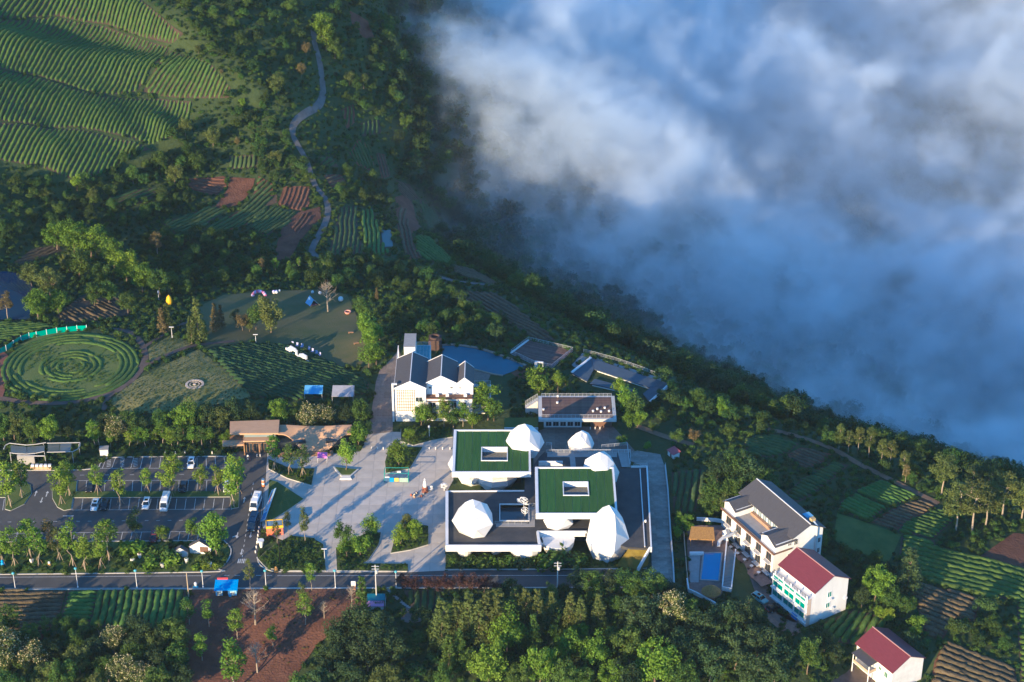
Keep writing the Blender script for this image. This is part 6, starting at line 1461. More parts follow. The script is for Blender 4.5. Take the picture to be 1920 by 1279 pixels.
# ------------------------------------------------------------------ woods and undergrowth: nobody could count them
def scatter(name, label, cat, pts, scale, src_mesh, seed):
    g = np.random.default_rng(seed)
    me = bpy.data.meshes.new(name); me.vertices.add(len(pts)); me.vertices.foreach_set('co', np.asarray(pts, np.float32).ravel())
    a = me.attributes.new('size', 'FLOAT_VECTOR', 'POINT'); sc = np.stack([scale * g.uniform(.85, 1.2, len(pts)), scale * g.uniform(.85, 1.2, len(pts)), scale], -1); a.data.foreach_set('vector', sc.astype(np.float32).ravel())
    a = me.attributes.new('turn', 'FLOAT_VECTOR', 'POINT'); rt = np.zeros((len(pts), 3)); rt[:, 2] = g.uniform(0, 6.28, len(pts)); a.data.foreach_set('vector', rt.astype(np.float32).ravel())
    ob = link(name, me); tag(ob, label, cat, kind='stuff')
    src = bpy.data.objects.new(name + '_plant', src_mesh)
    ng = bpy.data.node_groups.new(name, 'GeometryNodeTree'); ng.interface.new_socket('Geometry', in_out='INPUT', socket_type='NodeSocketGeometry'); ng.interface.new_socket('Geometry', in_out='OUTPUT', socket_type='NodeSocketGeometry')
    N = ng.nodes; L = ng.links
    gi = N.new('NodeGroupInput'); go = N.new('NodeGroupOutput'); ip = N.new('GeometryNodeInstanceOnPoints'); oi = N.new('GeometryNodeObjectInfo'); oi.inputs['Object'].default_value = src
    oi.inputs['As Instance'].default_value = True
    na = N.new('GeometryNodeInputNamedAttribute'); na.data_type = 'FLOAT_VECTOR'; na.inputs[0].default_value = 'size'
    nb = N.new('GeometryNodeInputNamedAttribute'); nb.data_type = 'FLOAT_VECTOR'; nb.inputs[0].default_value = 'turn'
    er = N.new('FunctionNodeEulerToRotation')
    L.new(gi.outputs[0], ip.inputs['Points']); L.new(oi.outputs['Geometry'], ip.inputs['Instance']); L.new(na.outputs[0], ip.inputs['Scale']); L.new(nb.outputs[0], er.inputs[0]); L.new(er.outputs[0], ip.inputs['Rotation']); L.new(ip.outputs[0], go.inputs[0])
    md = ob.modifiers.new(name, 'NODES'); md.node_group = ng
    return ob
def project(x, y, z):
    d = y * CP - (z - CAM_H) * SP
    u = 960 + FPX * x / d; v = 639.5 - FPX * (y * SP + (z - CAM_H) * CP) / d
    return u, v
def jitter_grid(x0, x1, y0, y1, st, seed):
    g = np.random.default_rng(seed)
    q = np.stack(np.meshgrid(np.arange(x0, x1, st), np.arange(y0, y1, st)), -1).reshape(-1, 2)
    return q + g.uniform(-.48, .48, q.shape) * st
def free(q, grow=0.0):
    m = np.ones(len(q), bool)
    for poly in EXCL:
        pa = np.array(poly); lo = pa.min(0) - 2; hi = pa.max(0) + 2
        c = np.flatnonzero(m & (q > lo).all(1) & (q < hi).all(1))
        if len(c): m[c[in_poly(q[c], poly)]] = False
    return m
def keep_seen(q, margin=60):
    z = H(q[:, 0], q[:, 1]); u, v = project(q[:, 0], q[:, 1], z + 3)
    m = (u > -margin) & (u < 1920 + margin) & (v > -margin) & (v < 1279 + margin + 40)
    return q[m], z[m]
def valley_side(q):
    e, s = dist_line(q, EDGE); return -e * s
CLEAR = [tuple(p) for p in sites([(640, 195), (700, 215), (725, 250), (740, 320), (800, 372), (850, 430), (862, 500), (790, 500), (745, 430), (730, 380), (655, 330)])]
q = jitter_grid(-120, 560, 400, 1250, 5.2, 3); q = q[~in_poly(q, CLEAR) | (np.random.default_rng(1).random(len(q)) < .16)]; q = q[(valley_side(q) > 1) & (valley_side(q) < 210)]; q = q[free(q)]
q2 = jitter_grid(-120, 700, 400, 1500, 9.0, 4); s2 = valley_side(q2); q2 = q2[(s2 > 210) & (s2 < 900)]
q = np.concatenate([q, q2]); q, z = keep_seen(q)
g = np.random.default_rng(5); part = g.integers(0, 4, len(q)); sv = valley_side(q)
for k, (kd, lf) in enumerate([('clump', 'wood'), ('broad', 'wood'), ('clump', 'dark'), ('round', 'mid')]):
    m = part == k
    base = {'clump': 1.05, 'broad': .8, 'round': .95}[kd]
    scatter('valley_woodland', 'dark woodland covering the slope down to the fog', 'woodland', np.column_stack([q[m], z[m] - .4]), base * (g.uniform(.65, 1.35, m.sum())) * (1 + .5 * (sv[m] > 210)), tree_meshes(kd, k % 3, lf)[1], 20 + k)
# hillside woods left of the ridge
WOODS = [[(440, 130), (520, 165), (560, 200), (545, 250), (555, 290), (500, 270), (440, 255), (410, 215), (430, 190)], [(555, 300), (600, 345), (610, 395), (600, 390), (575, 345)], [(200, 300), (330, 255), (420, 280), (440, 330), (350, 335), (340, 355), (360, 385), (300, 410), (230, 430), (60, 430), (0, 400), (0, 340), (120, 340), (190, 335)],
         [(360, 0), (560, 0), (560, 90), (540, 150), (500, 165), (460, 130), (400, 110), (340, 60), (300, 0)],
         [(250, 450), (330, 445), (420, 440), (470, 440), (515, 490), (500, 530), (400, 540), (340, 560), (300, 480)],
         [(520, 495), (600, 492), (700, 480), (800, 500), (850, 560), (720, 545), (660, 545), (560, 540)],
         [(610, 0), (690, 0), (760, 160), (800, 300), (840, 400), (760, 360), (735, 330), (700, 220), (640, 200), (620, 130)],
         [(620, 320), (700, 330), (740, 360), (740, 390), (640, 385), (625, 360)],
         [(430, 290), (500, 270), (555, 290), (575, 340), (515, 345), (490, 325)],
         [(720, 560), (860, 560), (960, 600), (940, 640), (830, 640), (740, 630)],
         [(1180, 700), (1420, 780), (1560, 830), (1440, 812), (1380, 820), (1290, 800), (1240, 790), (1200, 760)],
         [(1480, 800), (1700, 870), (1800, 905), (1760, 940), (1640, 885), (1540, 835)],
         [(0, 430), (110, 430), (100, 455), (30, 470), (0, 500)],
         [(1500, 1030), (1560, 1025), (1640, 1050), (1680, 1080), (1660, 1140), (1610, 1140), (1600, 1090), (1560, 1050)],
         [(1770, 1140), (1850, 1130), (1905, 1170), (1905, 1240), (1850, 1225), (1775, 1195)],
         [(590, 1280), (1500, 1280), (1480, 1170), (1250, 1125), (1060, 1110), (960, 1120), (830, 1150), (700, 1200)], [(-20, 1195), (330, 1180), (350, 1290), (-20, 1290)]]
WX = [[tuple(p) for p in sites(w)] for w in WOODS]
qa = jitter_grid(-290, 210, 345, 900, 4.6, 8)
inw = np.zeros(len(qa), bool)
for w in WX: inw |= in_poly(qa, w)
qa = qa[inw]; qa = qa[~in_poly(qa, CLEAR) | (np.random.default_rng(2).random(len(qa)) < .25)]; qa = qa[free(qa)]; qa, za = keep_seen(qa)
part = np.random.default_rng(6).integers(0, 3, len(qa))
for k, (kd, lf, s_) in enumerate([('clump', 'scrub', .62), ('round', 'scrub', .62), ('clump', 'wood', .66)]):
    m = part == k
    scatter('hillside_thicket', 'low mixed thicket covering the hillsides between the fields', 'thicket', np.column_stack([qa[m], za[m] - .5]), s_ * np.random.default_rng(k).uniform(.55, 1.45, m.sum()), tree_meshes(kd, (k + 1) % 3, lf)[1], 40 + k)
qb = jitter_grid(-290, 230, 345, 900, 1.9, 9); qb = qb[valley_side(qb) < 14]; qb = qb[free(qb)]; qb, zb = keep_seen(qb)
pn = vnoise(qb[:, 0], qb[:, 1], 17) + np.random.default_rng(2).normal(0, .18, len(qb)); mm = pn > -.62; qb, zb = qb[mm], zb[mm]
part = np.random.default_rng(7).integers(0, 3, len(qb))
for k, lf in enumerate(['scrub', 'wood', 'mid']):
    m = part == k
    scatter('undergrowth', 'rough scrub and tall grass growing over the ground', 'undergrowth', np.column_stack([qb[m], zb[m] - .25]), np.random.default_rng(k + 3).uniform(.5, 1.25, m.sum()), tree_meshes('bush', k, lf)[1], 60 + k)
# planting in the beds
qs, zs = [], []
for key, (poly, h) in BEDS.items():
    if 'island' in key or key == 'banner_bed': continue
    pa = np.array(poly); c = jitter_grid(pa[:, 0].min(), pa[:, 0].max(), pa[:, 1].min(), pa[:, 1].max(), .85, 12)
    c = c[in_poly(c, poly)]; d, _ = dist_line(c, poly, True); c = c[d > .45]; qs.append(c); zs.append(np.full(len(c), h))
qs = np.concatenate(qs); zs = np.concatenate(zs)
scatter('bed_planting', 'low green planting filling the plaza beds', 'planting', np.column_stack([qs, zs - .15]), np.random.default_rng(1).uniform(.3, .6, len(qs)), tree_meshes('bush', 2, 'mid')[1], 70)
def tufts(name, label, cat, polys, st, mesh, lo_, hi_, seed, keep=1.0):
    ps = []
    for px in polys:
        poly = [tuple(p) for p in sites(px)]; pa = np.array(poly); c_ = jitter_grid(pa[:, 0].min(), pa[:, 0].max(), pa[:, 1].min(), pa[:, 1].max(), st, seed); c_ = c_[in_poly(c_, poly)]
        c_ = c_[vnoise(c_[:, 0], c_[:, 1], 6.0) + np.random.default_rng(seed).normal(0, .2, len(c_)) < keep - .5]; ps.append(c_)
    ps = np.concatenate(ps); zz = H(ps[:, 0], ps[:, 1])
    scatter(name, label, cat, np.column_stack([ps, zz]), np.random.default_rng(seed).uniform(lo_, hi_, len(ps)), mesh, seed)
tufts('meadow_grass', 'dry grass tufts over the meadow around the stone ring', 'grass', [[(205, 755), (240, 720), (300, 690), (372, 655), (420, 690), (455, 712), (470, 745), (400, 760), (300, 775), (230, 775)], [(278, 655), (322, 628), (362, 645), (300, 668), (280, 680)]], .9, tree_meshes('bush', 0, 'olive')[1], .12, .30, 81, .85)
tufts('garden_shrubs', 'low shrubs growing inside the round garden', 'planting', [[(30, 690), (60, 660), (130, 642), (200, 655), (232, 682), (200, 715), (130, 735), (60, 722)]], 1.1, tree_meshes('bush', 1, 'mid')[1], .15, .40, 82, .55)
tufts('weeds', 'dry weeds scattered over the red earth slope', 'weeds', [[(365, 1112), (650, 1110), (690, 1132), (635, 1170), (585, 1215), (555, 1260), (495, 1320), (340, 1330), (356, 1250), (350, 1180)]], 1.5, tree_meshes('bush', 2, 'bronze')[1], .12, .38, 83, .35)
print('trees', len(TREE_XY), 'woods', len(q), len(qa), 'scrub', len(qb))
# ------------------------------------------------------------------ vehicles
M_TYRE = mat('tyre', (0.015, 0.015, 0.016), 0.9)
M_RIM = mat('rim', (0.45, 0.46, 0.47), 0.35, metal=.6)
M_CARGLASS = mat('car_glass', (0.012, 0.016, 0.020), 0.06, spec=.7)
M_LAMP = mat('lamp_lens', (0.75, 0.74, 0.70), 0.2, spec=.6)
M_TAIL = mat('tail_lens', (0.45, 0.02, 0.02), 0.3)
def paint_mat(n, c): return mat('paint_' + n, c, 0.22, spec=0.6)
PAINTS = dict(white=paint_mat('white', (.80, .80, .79)), black=paint_mat('black', (.012, .013, .016)), blue=paint_mat('blue', (.016, .040, .075)), red=paint_mat('red', (.16, .018, .022)), silver=paint_mat('silver', (.52, .55, .58)), teal=paint_mat('teal', (.16, .36, .38)))
def loft(b, secs):
    """secs: (y, [(x,z)...]) cross sections"""
    n = len(secs[0][1]); vs = [(x, y, z) for y, pr in secs for x, z in pr]; fs = []
    for i in range(len(secs) - 1):
        for k in range(n): fs.append((i * n + k, i * n + (k + 1) % n, (i + 1) * n + (k + 1) % n, (i + 1) * n + k))
    fs.append(tuple(range(n))[::-1]); fs.append(tuple(range((len(secs) - 1) * n, len(secs) * n)))
    return b.add(vs, fs)
def car(px, py, paint, kind, label, group, deg=0):
    """front towards -y"""
    p = site(px, py, 0.02)
    t = thing('parked_car' if kind != 'bus' else 'minibus', label, 'car' if kind != 'bus' else 'minibus', p, R(deg), group)
    P_ = PAINTS[paint]
    if kind == 'bus':
        L, Wd, Ht = 6.6, 2.05, 2.55
        sec = lambda w, z0, z1: [(-w, z0), (w, z0), (w + .02, (z0 + z1) / 2), (w - .10, z1 - .08), (w - .22, z1), (-w + .22, z1), (-w + .10, z1 - .08), (-w - .02, (z0 + z1) / 2)]
        b = loft(MB(), [(-L / 2, sec(Wd / 2 - .08, .45, 1.15)), (-L / 2 + .35, sec(Wd / 2, .35, 1.35)), (-L / 2 + 1.1, sec(Wd / 2, .35, Ht - .12)), (-L / 2 + 1.6, sec(Wd / 2, .35, Ht)), (L / 2 - .2, sec(Wd / 2, .35, Ht)), (L / 2, sec(Wd / 2 - .06, .5, Ht - .15))])
        body = b.build('body', P_, t)
        w = MB().add([(-.88, -L / 2 + .36, 1.36), (.88, -L / 2 + .36, 1.36), (.80, -L / 2 + 1.08, Ht - .2), (-.80, -L / 2 + 1.08, Ht - .2)], [(0, 1, 2, 3)])
        w.v = [(x, y - .02, z + .03) for x, y, z in w.v]; w.build('windscreen', M_CARGLASS, t)
        for s in (-1, 1):
            MB().box(min(s * (Wd / 2 + .0), s * (Wd / 2 + .03)), -L / 2 + 1.5, 1.45, max(s * (Wd / 2), s * (Wd / 2 + .03)), L / 2 - .5, 2.1).build('side_window', M_CARGLASS, t)
        MB().box(-.5, .2, Ht, .5, 1.5, Ht + .14).build('roof_unit', M_FASCIA if paint == 'white' else P_, t)
        for k in range(3): MB().box(-.7, 1.7 + k * .45, Ht + .002, .7, 1.78 + k * .45, Ht + .03).build('roof_rib', M_FASCIA if paint == 'white' else P_, t)
        wy = (-L / 2 + 1.3, L / 2 - 1.3)
    else:
        L, Wd, Ht = 4.65, 1.86, 1.66
        cs = lambda w, z0, z1: [(-w, z0), (w, z0), (w + .01, (z0 + z1) * .55), (w - .07, z1), (-w + .07, z1), (-w - .01, (z0 + z1) * .55)]
        b = loft(MB(), [(-L / 2, cs(.74, .42, .72)), (-L / 2 + .2, cs(.88, .30, .86)), (-L / 2 + 1.3, cs(.93, .28, 1.0)), (L / 2 - .35, cs(.93, .28, 1.04)), (L / 2, cs(.80, .40, .95))])
        body = b.build('body', P_, t)
        cab = lambda w, z: [(-w, .98), (w, .98), (w * .86, z), (-w * .86, z)]
        g = MB().add([(-.86, -L / 2 + 1.15, .99), (.86, -L / 2 + 1.15, .99), (.88, L / 2 - .28, 1.02), (-.88, L / 2 - .28, 1.02), (-.70, -L / 2 + 1.85, Ht - .07), (.70, -L / 2 + 1.85, Ht - .07), (.72, L / 2 - .62, Ht - .07), (-.72, L / 2 - .62, Ht - .07)], [(0, 1, 5, 4), (1, 2, 6, 5), (2, 3, 7, 6), (3, 0, 4, 7), (4, 5, 6, 7), (3, 2, 1, 0)])
        g.build('glasshouse', M_CARGLASS, t)
        r = MB(); r.add([(-.74, -L / 2 + 1.78, Ht - .075), (.74, -L / 2 + 1.78, Ht - .075), (.76, L / 2 - .5, Ht - .075), (-.76, L / 2 - .5, Ht - .075), (-.62, -L / 2 + 2.0, Ht), (.62, -L / 2 + 2.0, Ht), (.64, L / 2 - .75, Ht - .01), (-.64, L / 2 - .75, Ht - .01)], [(0, 1, 5, 4), (1, 2, 6, 5), (2, 3, 7, 6), (3, 0, 4, 7), (4, 5, 6, 7)])
        for s in (-1, 1):
            for (ya, yb) in ((-L / 2 + 1.15, -L / 2 + 1.85), (L / 2 - .28, L / 2 - .62)): r.bar((s * .86, ya, .97), (s * .70, yb, Ht - .09), .09, .06)
            r.bar((s * .88, .25, .98), (s * .72, .25, Ht - .09), .1, .06)
        r.build('roof', P_, t)
        MB().box(-.42, -.15, Ht - .004, .42, .75, Ht + .015).build('sunroof', M_CARGLASS, t)
        wy = (-L / 2 + .9, L / 2 - .95)
        for s in (-1, 1): MB().box(s * .98 - .09, -L / 2 + 1.35, .98, s * .98 + .09, -L / 2 + 1.5, 1.12).build('mirror', P_, t)
    hl = .62 if kind != 'bus' else .80
    for s in (-1, 1):
        MB().box(s * hl - .17, -L / 2 - .015 + (.06 if kind != 'bus' else 0), .62, s * hl + .17, -L / 2 + .16, .78).build('headlight', M_LAMP, t)
        MB().box(s * hl - .14, L / 2 - .16, .72, s * hl + .14, L / 2 + .01, .92).build('tail_light', M_TAIL, t)
        for y in wy:
            w = MB(); x0 = s * (Wd / 2 - .20); w.tube((x0, y, .34), (s * (Wd / 2 + .01), y, .34), .34, None, 14); o = w.build('wheel', M_TYRE, t)
            MB().tube((s * (Wd / 2 + .011), y, .34), (s * (Wd / 2 + .03), y, .34), .21, None, 10).build('rim', M_RIM, o)
    return t
car(359, 872, 'white', 'suv', 'white car parked alone in the top row of the car park', 'cars in the car park', 1)
car(170, 917, 'black', 'suv', 'black car parked on the upper side of the grass strip, left', 'cars in the car park', -2)
car(344, 917, 'black', 'suv', 'black car half hidden behind trees on the upper side of the grass strip', 'cars in the car park')
car(427, 916, 'white', 'suv', 'white car half hidden by the rightmost car park trees', 'cars in the car park')
car(179, 951, 'white', 'suv', 'white car parked left of a black one below the grass strip', 'cars in the car park', -2)
car(197, 950, 'black', 'suv', 'black car parked next to a white one below the grass strip', 'cars in the car park', -2)
car(275, 948, 'white', 'suv', 'white car with dark sunroof standing alone below the grass strip', 'cars in the car park', -1)
car(310.5, 948, 'white', 'bus', 'white van parked between trees below the grass strip', 'cars in the car park', -1)
car(289, 1010, 'red', 'suv', 'dark red car parked in the shaded bottom row', 'cars in the car park', 0)
car(480, 948, 'white', 'bus', 'white minibus waiting on the drive', 'vehicles on the drive', -6)
car(475, 985, 'blue', 'bus', 'dark blue minibus standing behind the white one on the drive', 'vehicles on the drive', -4)
def car_on(px, py, z, *a, **k):
    t = car(px, py, *a, **k); p = site(px, py); t.location = p + Vector((0, 0, z)); return t
car_on(1452, 1144, .12, 'black', 'suv', 'black car in front of the large red-roofed house', 'cars by the houses', 120)
car_on(1424, 1126, .12, 'teal', 'suv', 'pale teal car under the trees near the red-roofed house', 'cars by the houses', 40)
# ------------------------------------------------------------------ lamps and poles
def lamp(px, py, top, label, head='globe', col=None, z=0.0, group='road lamps'):
    p = site(px, py, z) if z is not None else site(px, py)
    sc = FPX / (p.y * CP - (p.z - CAM_H) * SP); h = (py - top) / (sc * math.cos(math.atan2(CAM_H - p.z, p.y)))
    t = thing('street_lamp', label, 'lamp', p, 0, group); m = col or M_FASCIA
    MB().lathe([(.22, -.1), (.22, .12), (.09, .3), (.065, h - .5)], 8).build('pole', m, t)
    if head == 'globe': MB().lathe([(.10, h - .5), (.34, h - .4), (.38, h - .18), (.25, h), (.05, h + .06)], 10).build('lamp_head', mat('lamp_teal', (.12, .40, .45), .4), t)
    elif head == 'tee': MB().box(-.7, -.12, h - .15, .7, .12, h).build('lamp_head', m, t)
    else: MB().lathe([(.12, h - .9), (.26, h - .7), (.30, h - .2), (.05, h)], 8).build('lamp_head', m, t)
    return t
RL = [(29, 1105, 1074), (146, 1101, 1065), (257, 1102, 1069), (381, 1101, 1070), (499, 1101, 1069), (629, 1102, 1069), (743, 1101, 1071)]
for i, a in enumerate(RL): lamp(*a, nth(i, len(RL), 'white lamp posts with teal heads along the lower road'))
lamp(525, 1055, 1016, 'tall black lamp post in the corner planting bed', 'lantern', M_BLACK, group='plaza lamps'); lamp(609, 1049, 1029, 'white T-shaped lamp at the right side of the corner bed', 'tee', group='plaza lamps')
lamp(480, 644, 627, 'white lamp on the lawn beside the round trees', 'tee', z=None, group='garden lamps'); lamp(323, 633, 613, 'white lamp at the garden path junction', 'tee', z=None, group='garden lamps'); lamp(298, 562, 545, 'white lamp above the dark vegetable plot', 'lantern', z=None, group='garden lamps'); lamp(1209, 1010, 975, 'white globe lamp beside the museum right wall', 'lantern', group='plaza lamps'); lamp(805, 820, 798, 'slim lamp between plaza and inn', 'lantern', group='plaza lamps')
for px, py, top, lab, m in ((354, 1119, 1075, 'bare wooden pole beside the upright tea rows', mat('pole_wood', (.42, .33, .22), .9)), (706, 1122, 1060, 'concrete utility pole with crossarms above the pink shed', MATS['pale_concrete']), (1045, 1110, 1054, 'concrete utility pole in front of the museum', MATS['pale_concrete'])):
    p = site(px, py); sc = FPX / (p.y * CP - (p.z - CAM_H) * SP); h = (py - top) / (sc * .8)
    t = thing('utility_pole', lab, 'pole', p, 0, 'utility poles'); MB().tube((0, 0, -.4), (0, 0, h), .17, .11, 8).build('pole', m, t)
    if px != 354:
        for dz in (.5, 1.3): MB().box(-.9, -.06, h - dz, .9, .06, h - dz + .12).build('crossarm', M_STEEL, t)
        MB().lathe([(.25, h - 2.6), (.3, h - 2.2), (.3, h - 1.7), (.1, h - 1.6)], 8, (.3, 0, 0)).build('transformer', M_STEEL, t)
# ------------------------------------------------------------------ bollards
M_STONE = mat('white_stone', (.72, .68, .62), .8, var=.08, vscale=2)
bol = MB().lathe([(.16, 0), (.17, .5), (.14, .72), (.08, .80)], 8).mesh('post', M_STONE); bolb = MB().lathe([(.20, 0), (.20, .10)], 8).mesh('base', M_GREYDECK)
def bollards(lst, what, group):
    n = len(lst)
    for i, (px, py) in enumerate(lst):
        t = thing('bollard', nth(i, n, what), 'bollard', site(px, py, .035), 0, group); o = link('post', bol, t); link('base', bolb, t)
bollards([(485.5, 992), (484.7, 999), (483.9, 1006), (483.1, 1013), (482.0, 1020), (480.8, 1028), (479.2, 1037)][::-1], 'white bollards between drive and orange kiosk', 'drive bollards')
bollards([(697, 842), (708, 843), (719, 843), (732, 843), (805, 843), (817, 843), (830, 843), (844, 843)], 'white bollards across the north side of the plaza', 'plaza bollards')
bollards([(310, 852), (329, 851), (347, 851), (364, 851), (382, 851), (398, 851), (482, 856), (488, 856)], 'white posts along the upper edge of the car park', 'car park posts')
bollards([(1107, 805), (1116, 805), (1125, 805)], 'white posts in the passage behind the museum', 'passage posts')
# ------------------------------------------------------------------ plaza things
p = site(650, 888, 0); pl_ = thing('plaza_planter', 'triangular raised grass planter under the lime green tree', 'planter', p)
def LPP(px, py, z=0): q_ = flat(px, py, z); return (q_[0] - p.x, q_[1] - p.y)
MB().prism([LPP(624, 877), LPP(673, 882), LPP(658, 895), LPP(640, 895)], 0, .45).build('rim', MATS['pale_concrete'], pl_); MB().prism([LPP(628, 878.5), LPP(669, 882.5), LPP(657, 893), LPP(641, 893)], .451, .52).build('grass', M_GRASS, pl_); MB().prism([LPP(641, 895.2), LPP(657, 895.2), LPP(659, 900), LPP(637, 900)], 0, .42).build('bench', M_STONE, pl_)
p = site(744, 905, .03); fr = thing('display_stand', 'teal box-frame display stand with posters on the plaza', 'stand', p)
b = MB()
for x in (-3.3, 3.1):
    for y in (0, 2.6): b.tube((x, y, 0), (x, y, 3.0), .07, None, 5)
for y in (0, 2.6): b.tube((-3.3, y, 3), (3.1, y, 3), .07, None, 5)
for x in (-3.3, 3.1): b.tube((x, 0, 3), (x, 2.6, 3), .07, None, 5)
b.build('frame', mat('teal_frame', (.03, .30, .26), .5), fr)
for x0, x1, z0, z1, n, c in ((-3.2, -1.95, .2, 1.6, 'blue_poster', (.05, .12, .22)), (-1.9, -.75, .2, 1.6, 'bright_poster', (.02, .25, .55)), (-.6, .5, .4, 1.5, 'yellow_poster', (.75, .52, .10)), (.7, 3.0, .2, 1.5, 'green_panel', (.30, .42, .36))):
    MB().box(x0, -.06, z0, x1, -.01, z1).build(n, mat(n, c, .6, var=.15, vscale=2), fr)
MB().box(-3.1, -.12, 1.62, -1.9, -.04, 1.95).build('white_header', M_WHITE, fr); MB().box(.0, 2.3, 1.6, 1.0, 2.5, 2.0).build('white_box', M_WHITE, fr)
p = site(797, 922, .03); ct = thing('flower_cart', 'brown pedestal with white figure standing on the plaza', 'sculpture', p)
MB().lathe([(.9, 0), (.8, .6), (.7, 1.5), (.55, 1.6)], 10).build('pedestal', mat('rust', (.28, .10, .06), .8), ct); MB().lathe([(.5, 1.6), (.55, 2.2), (.4, 3.0), (.2, 3.6), (.28, 3.9), (.05, 4.2)], 10).build('figure', M_WHITE, ct)
b = MB()
for k in range(9): a = random.uniform(0, 6.28); rr = random.uniform(.8, 2.6); x, y = -1.8 + rr * math.cos(a) * .7, -1.8 + rr * math.sin(a) * .5; MB().lathe([(.25, 0), (.32, .35), (.12, .6)], 7, (x, y, 0)).build('flower_pot', mat('pot_%d' % (k % 3), [(.5, .32, .2), (.6, .5, .35), (.35, .12, .08)][k % 3], .8), ct)
p = site(806, 920, .03); sw = thing('white_bench', 'white ornamental bench beside the brown pedestal', 'bench', p)
MB().box(-.7, -.3, .4, .7, .3, .5).build('seat', M_WHITE, sw); MB().box(-.7, .25, .5, .7, .32, 1.3).build('backrest', M_WHITE, sw)
for x in (-.6, .6): MB().box(x - .05, -.28, 0, x + .05, .25, .4).build('leg', M_WHITE, sw)
p = site(833, 920, .03); fl = thing('flower_sculpture', 'white flower-shaped sculpture at the corner of the museum', 'sculpture', p)
MB().tube((0, 0, 0), (0, 0, 1.2), .12).build('stem', M_WHITE, fl)
for k in range(5): a = k * 1.257; MB().lathe([(.05, -.12), (.5, -.05), (.5, .1), (.05, .18)], 9, (.55 * math.cos(a), .1 * k * 0, 1.6 + .55 * math.sin(a))).build('petal', M_WHITE, fl)
p = site(605, 864, .03); pk = thing('pink_canopy', 'small pink canopy tent beside the gatehouse steps', 'tent', p)
MB().add([(-1.3, -1, 1.9), (1.3, -1, 1.9), (1.3, 1, 2.1), (-1.3, 1, 2.1), (0, 0, 2.7), (-1.35, -1.05, 1.5), (1.35, -1.05, 1.5)], [(0, 1, 4), (1, 2, 4), (2, 3, 4), (3, 0, 4), (5, 6, 1, 0)]).build('canopy', mat('hot_pink', (.72, .18, .52), .6), pk)
for x in (-1.25, 1.25):
    for y in (-.95, .95): MB().tube((x, y, 0), (x, y, 1.95), .04).build('pole', M_FASCIA, pk)
p = site(500, 950, .3); bn = thing('banner_board', 'long leaning blue and white banner board beside the drive', 'banner', p, R(-5.5))
MB().add([(-.2, -7.2, .25), (1.1, -7.2, 1.15), (1.1, 7.2, 1.15), (-.2, 7.2, .25), (-.1, -7.2, .12), (1.2, -7.2, 1.02), (1.2, 7.2, 1.02), (-.1, 7.2, .12)], [(0, 1, 2, 3), (7, 6, 5, 4), (0, 4, 5, 1), (1, 5, 6, 2), (2, 6, 7, 3), (3, 7, 4, 0)]).build('board', mat('pale_blue_board', (.38, .52, .62), .6, var=.15, vscale=.5), bn)
nrm = Vector((-.57, 0, .82))
def patch(y0, y1, a0, a1, n, c, k=.012): MB().add([tuple(Vector((-.2 + 1.3 * a, y, .25 + .9 * a)) + nrm * k) for a, y in ((a0, y0), (a1, y0), (a1, y1), (a0, y1))], [(0, 1, 2, 3)]).build(n, mat(n, c, .6), bn)
patch(-6.8, -3.6, .1, .9, 'blue_print', (.02, .22, .50)); patch(-3.0, 5.6, .38, .62, 'red_print', (.50, .10, .14))
for k in range(4): patch(-2.2 + k * .7, -1.75 + k * .7, .40, .60, 'white_print', (.8, .78, .74), .02)
for y in (-6.5, 0, 6.5): MB().tube((.9, y, -.3), (.9, y, .85), .06).build('post', M_STEEL, bn)
p = site(494, 912, .03); hy_ = thing('orange_totem', 'stacked orange and white totem at the top of the banner bed', 'totem', p)
for k in range(4): MB().lathe([(.30, k * .6), (.42, k * .6 + .15), (.42, k * .6 + .45), (.30, k * .6 + .59)], 9).build('ring', mat('totem_orange', (.75, .22, .08), .6) if k % 2 == 0 else M_WHITE, hy_)
p = site(490, 1026, .03); wv = thing('white_vase_sign', 'white cup-shaped sign beside the bollards', 'sign', p); MB().lathe([(.35, 0), (.45, .8), (.8, 2.0), (.85, 2.2)], 10).build('cup', M_WHITE, wv); MB().box(-1.1, -.1, 1.4, -.7, .1, 2.0).build('handle', M_WHITE, wv)
p = site(518, 1071, .03); bk = thing('straw_figure', 'golden straw figure at the road side of the corner bed', 'figure', p); MB().lathe([(.7, 0), (.6, .6), (.4, .9)], 9).build('body', M_THATCH, bk); MB().lathe([(.2, .9), (.35, 1.1), (.2, 1.5)], 8).build('head', M_THATCH, bk)
# miniature white house on the verge
p = site(358, 1040, .06); mh = thing('miniature_house', 'miniature white house with two gables on the verge', 'house', p, R(-6))
for (x0, x1, y, h, r_) in ((-3.9, -.6, -1.2, 1.9, 2.9), (-.4, 5.0, .6, 2.2, 4.0)):
    w = MB(); gable_wall(w, x0, x1, y, y + .9, 0, h, r_); w.build('wall', M_WHITE, mh); gable_y(MB(), x0, x1, y, y + .9, h + .04, r_ + .06, .22, .12).build('roof_cap', M_TILE, mh)
MB().prism([(2.3, .5), (4.4, .5), (4.4, .6), (2.3, .6)], .6, 2.2).build('brown_panel', M_BROWN, mh)
POTS = [(249, 1056), (262, 1046), (293, 1040), (304, 1064), (350, 1055), (60, 1056), (394, 1063)]
for i, (px, py) in enumerate(POTS):
    t = thing('garden_pedestal', nth(i, len(POTS), 'white pedestals with planted tops in the verge garden'), 'pedestal', site(px, py, .06), random.uniform(-.4, .4), 'verge pedestals')
    MB().lathe([(.35, 0), (.4, .2), (.55, 1.3), (.5, 1.35)], 4 if i % 2 else 8).build('pot', M_STONE, t); v, f = leaf_quads([(0, 0, 1.5)], [.45], 60, .22, .7, i); link('plant', mesh_np('plant', v, f, LF['bronze' if i % 2 else 'mid']), t)
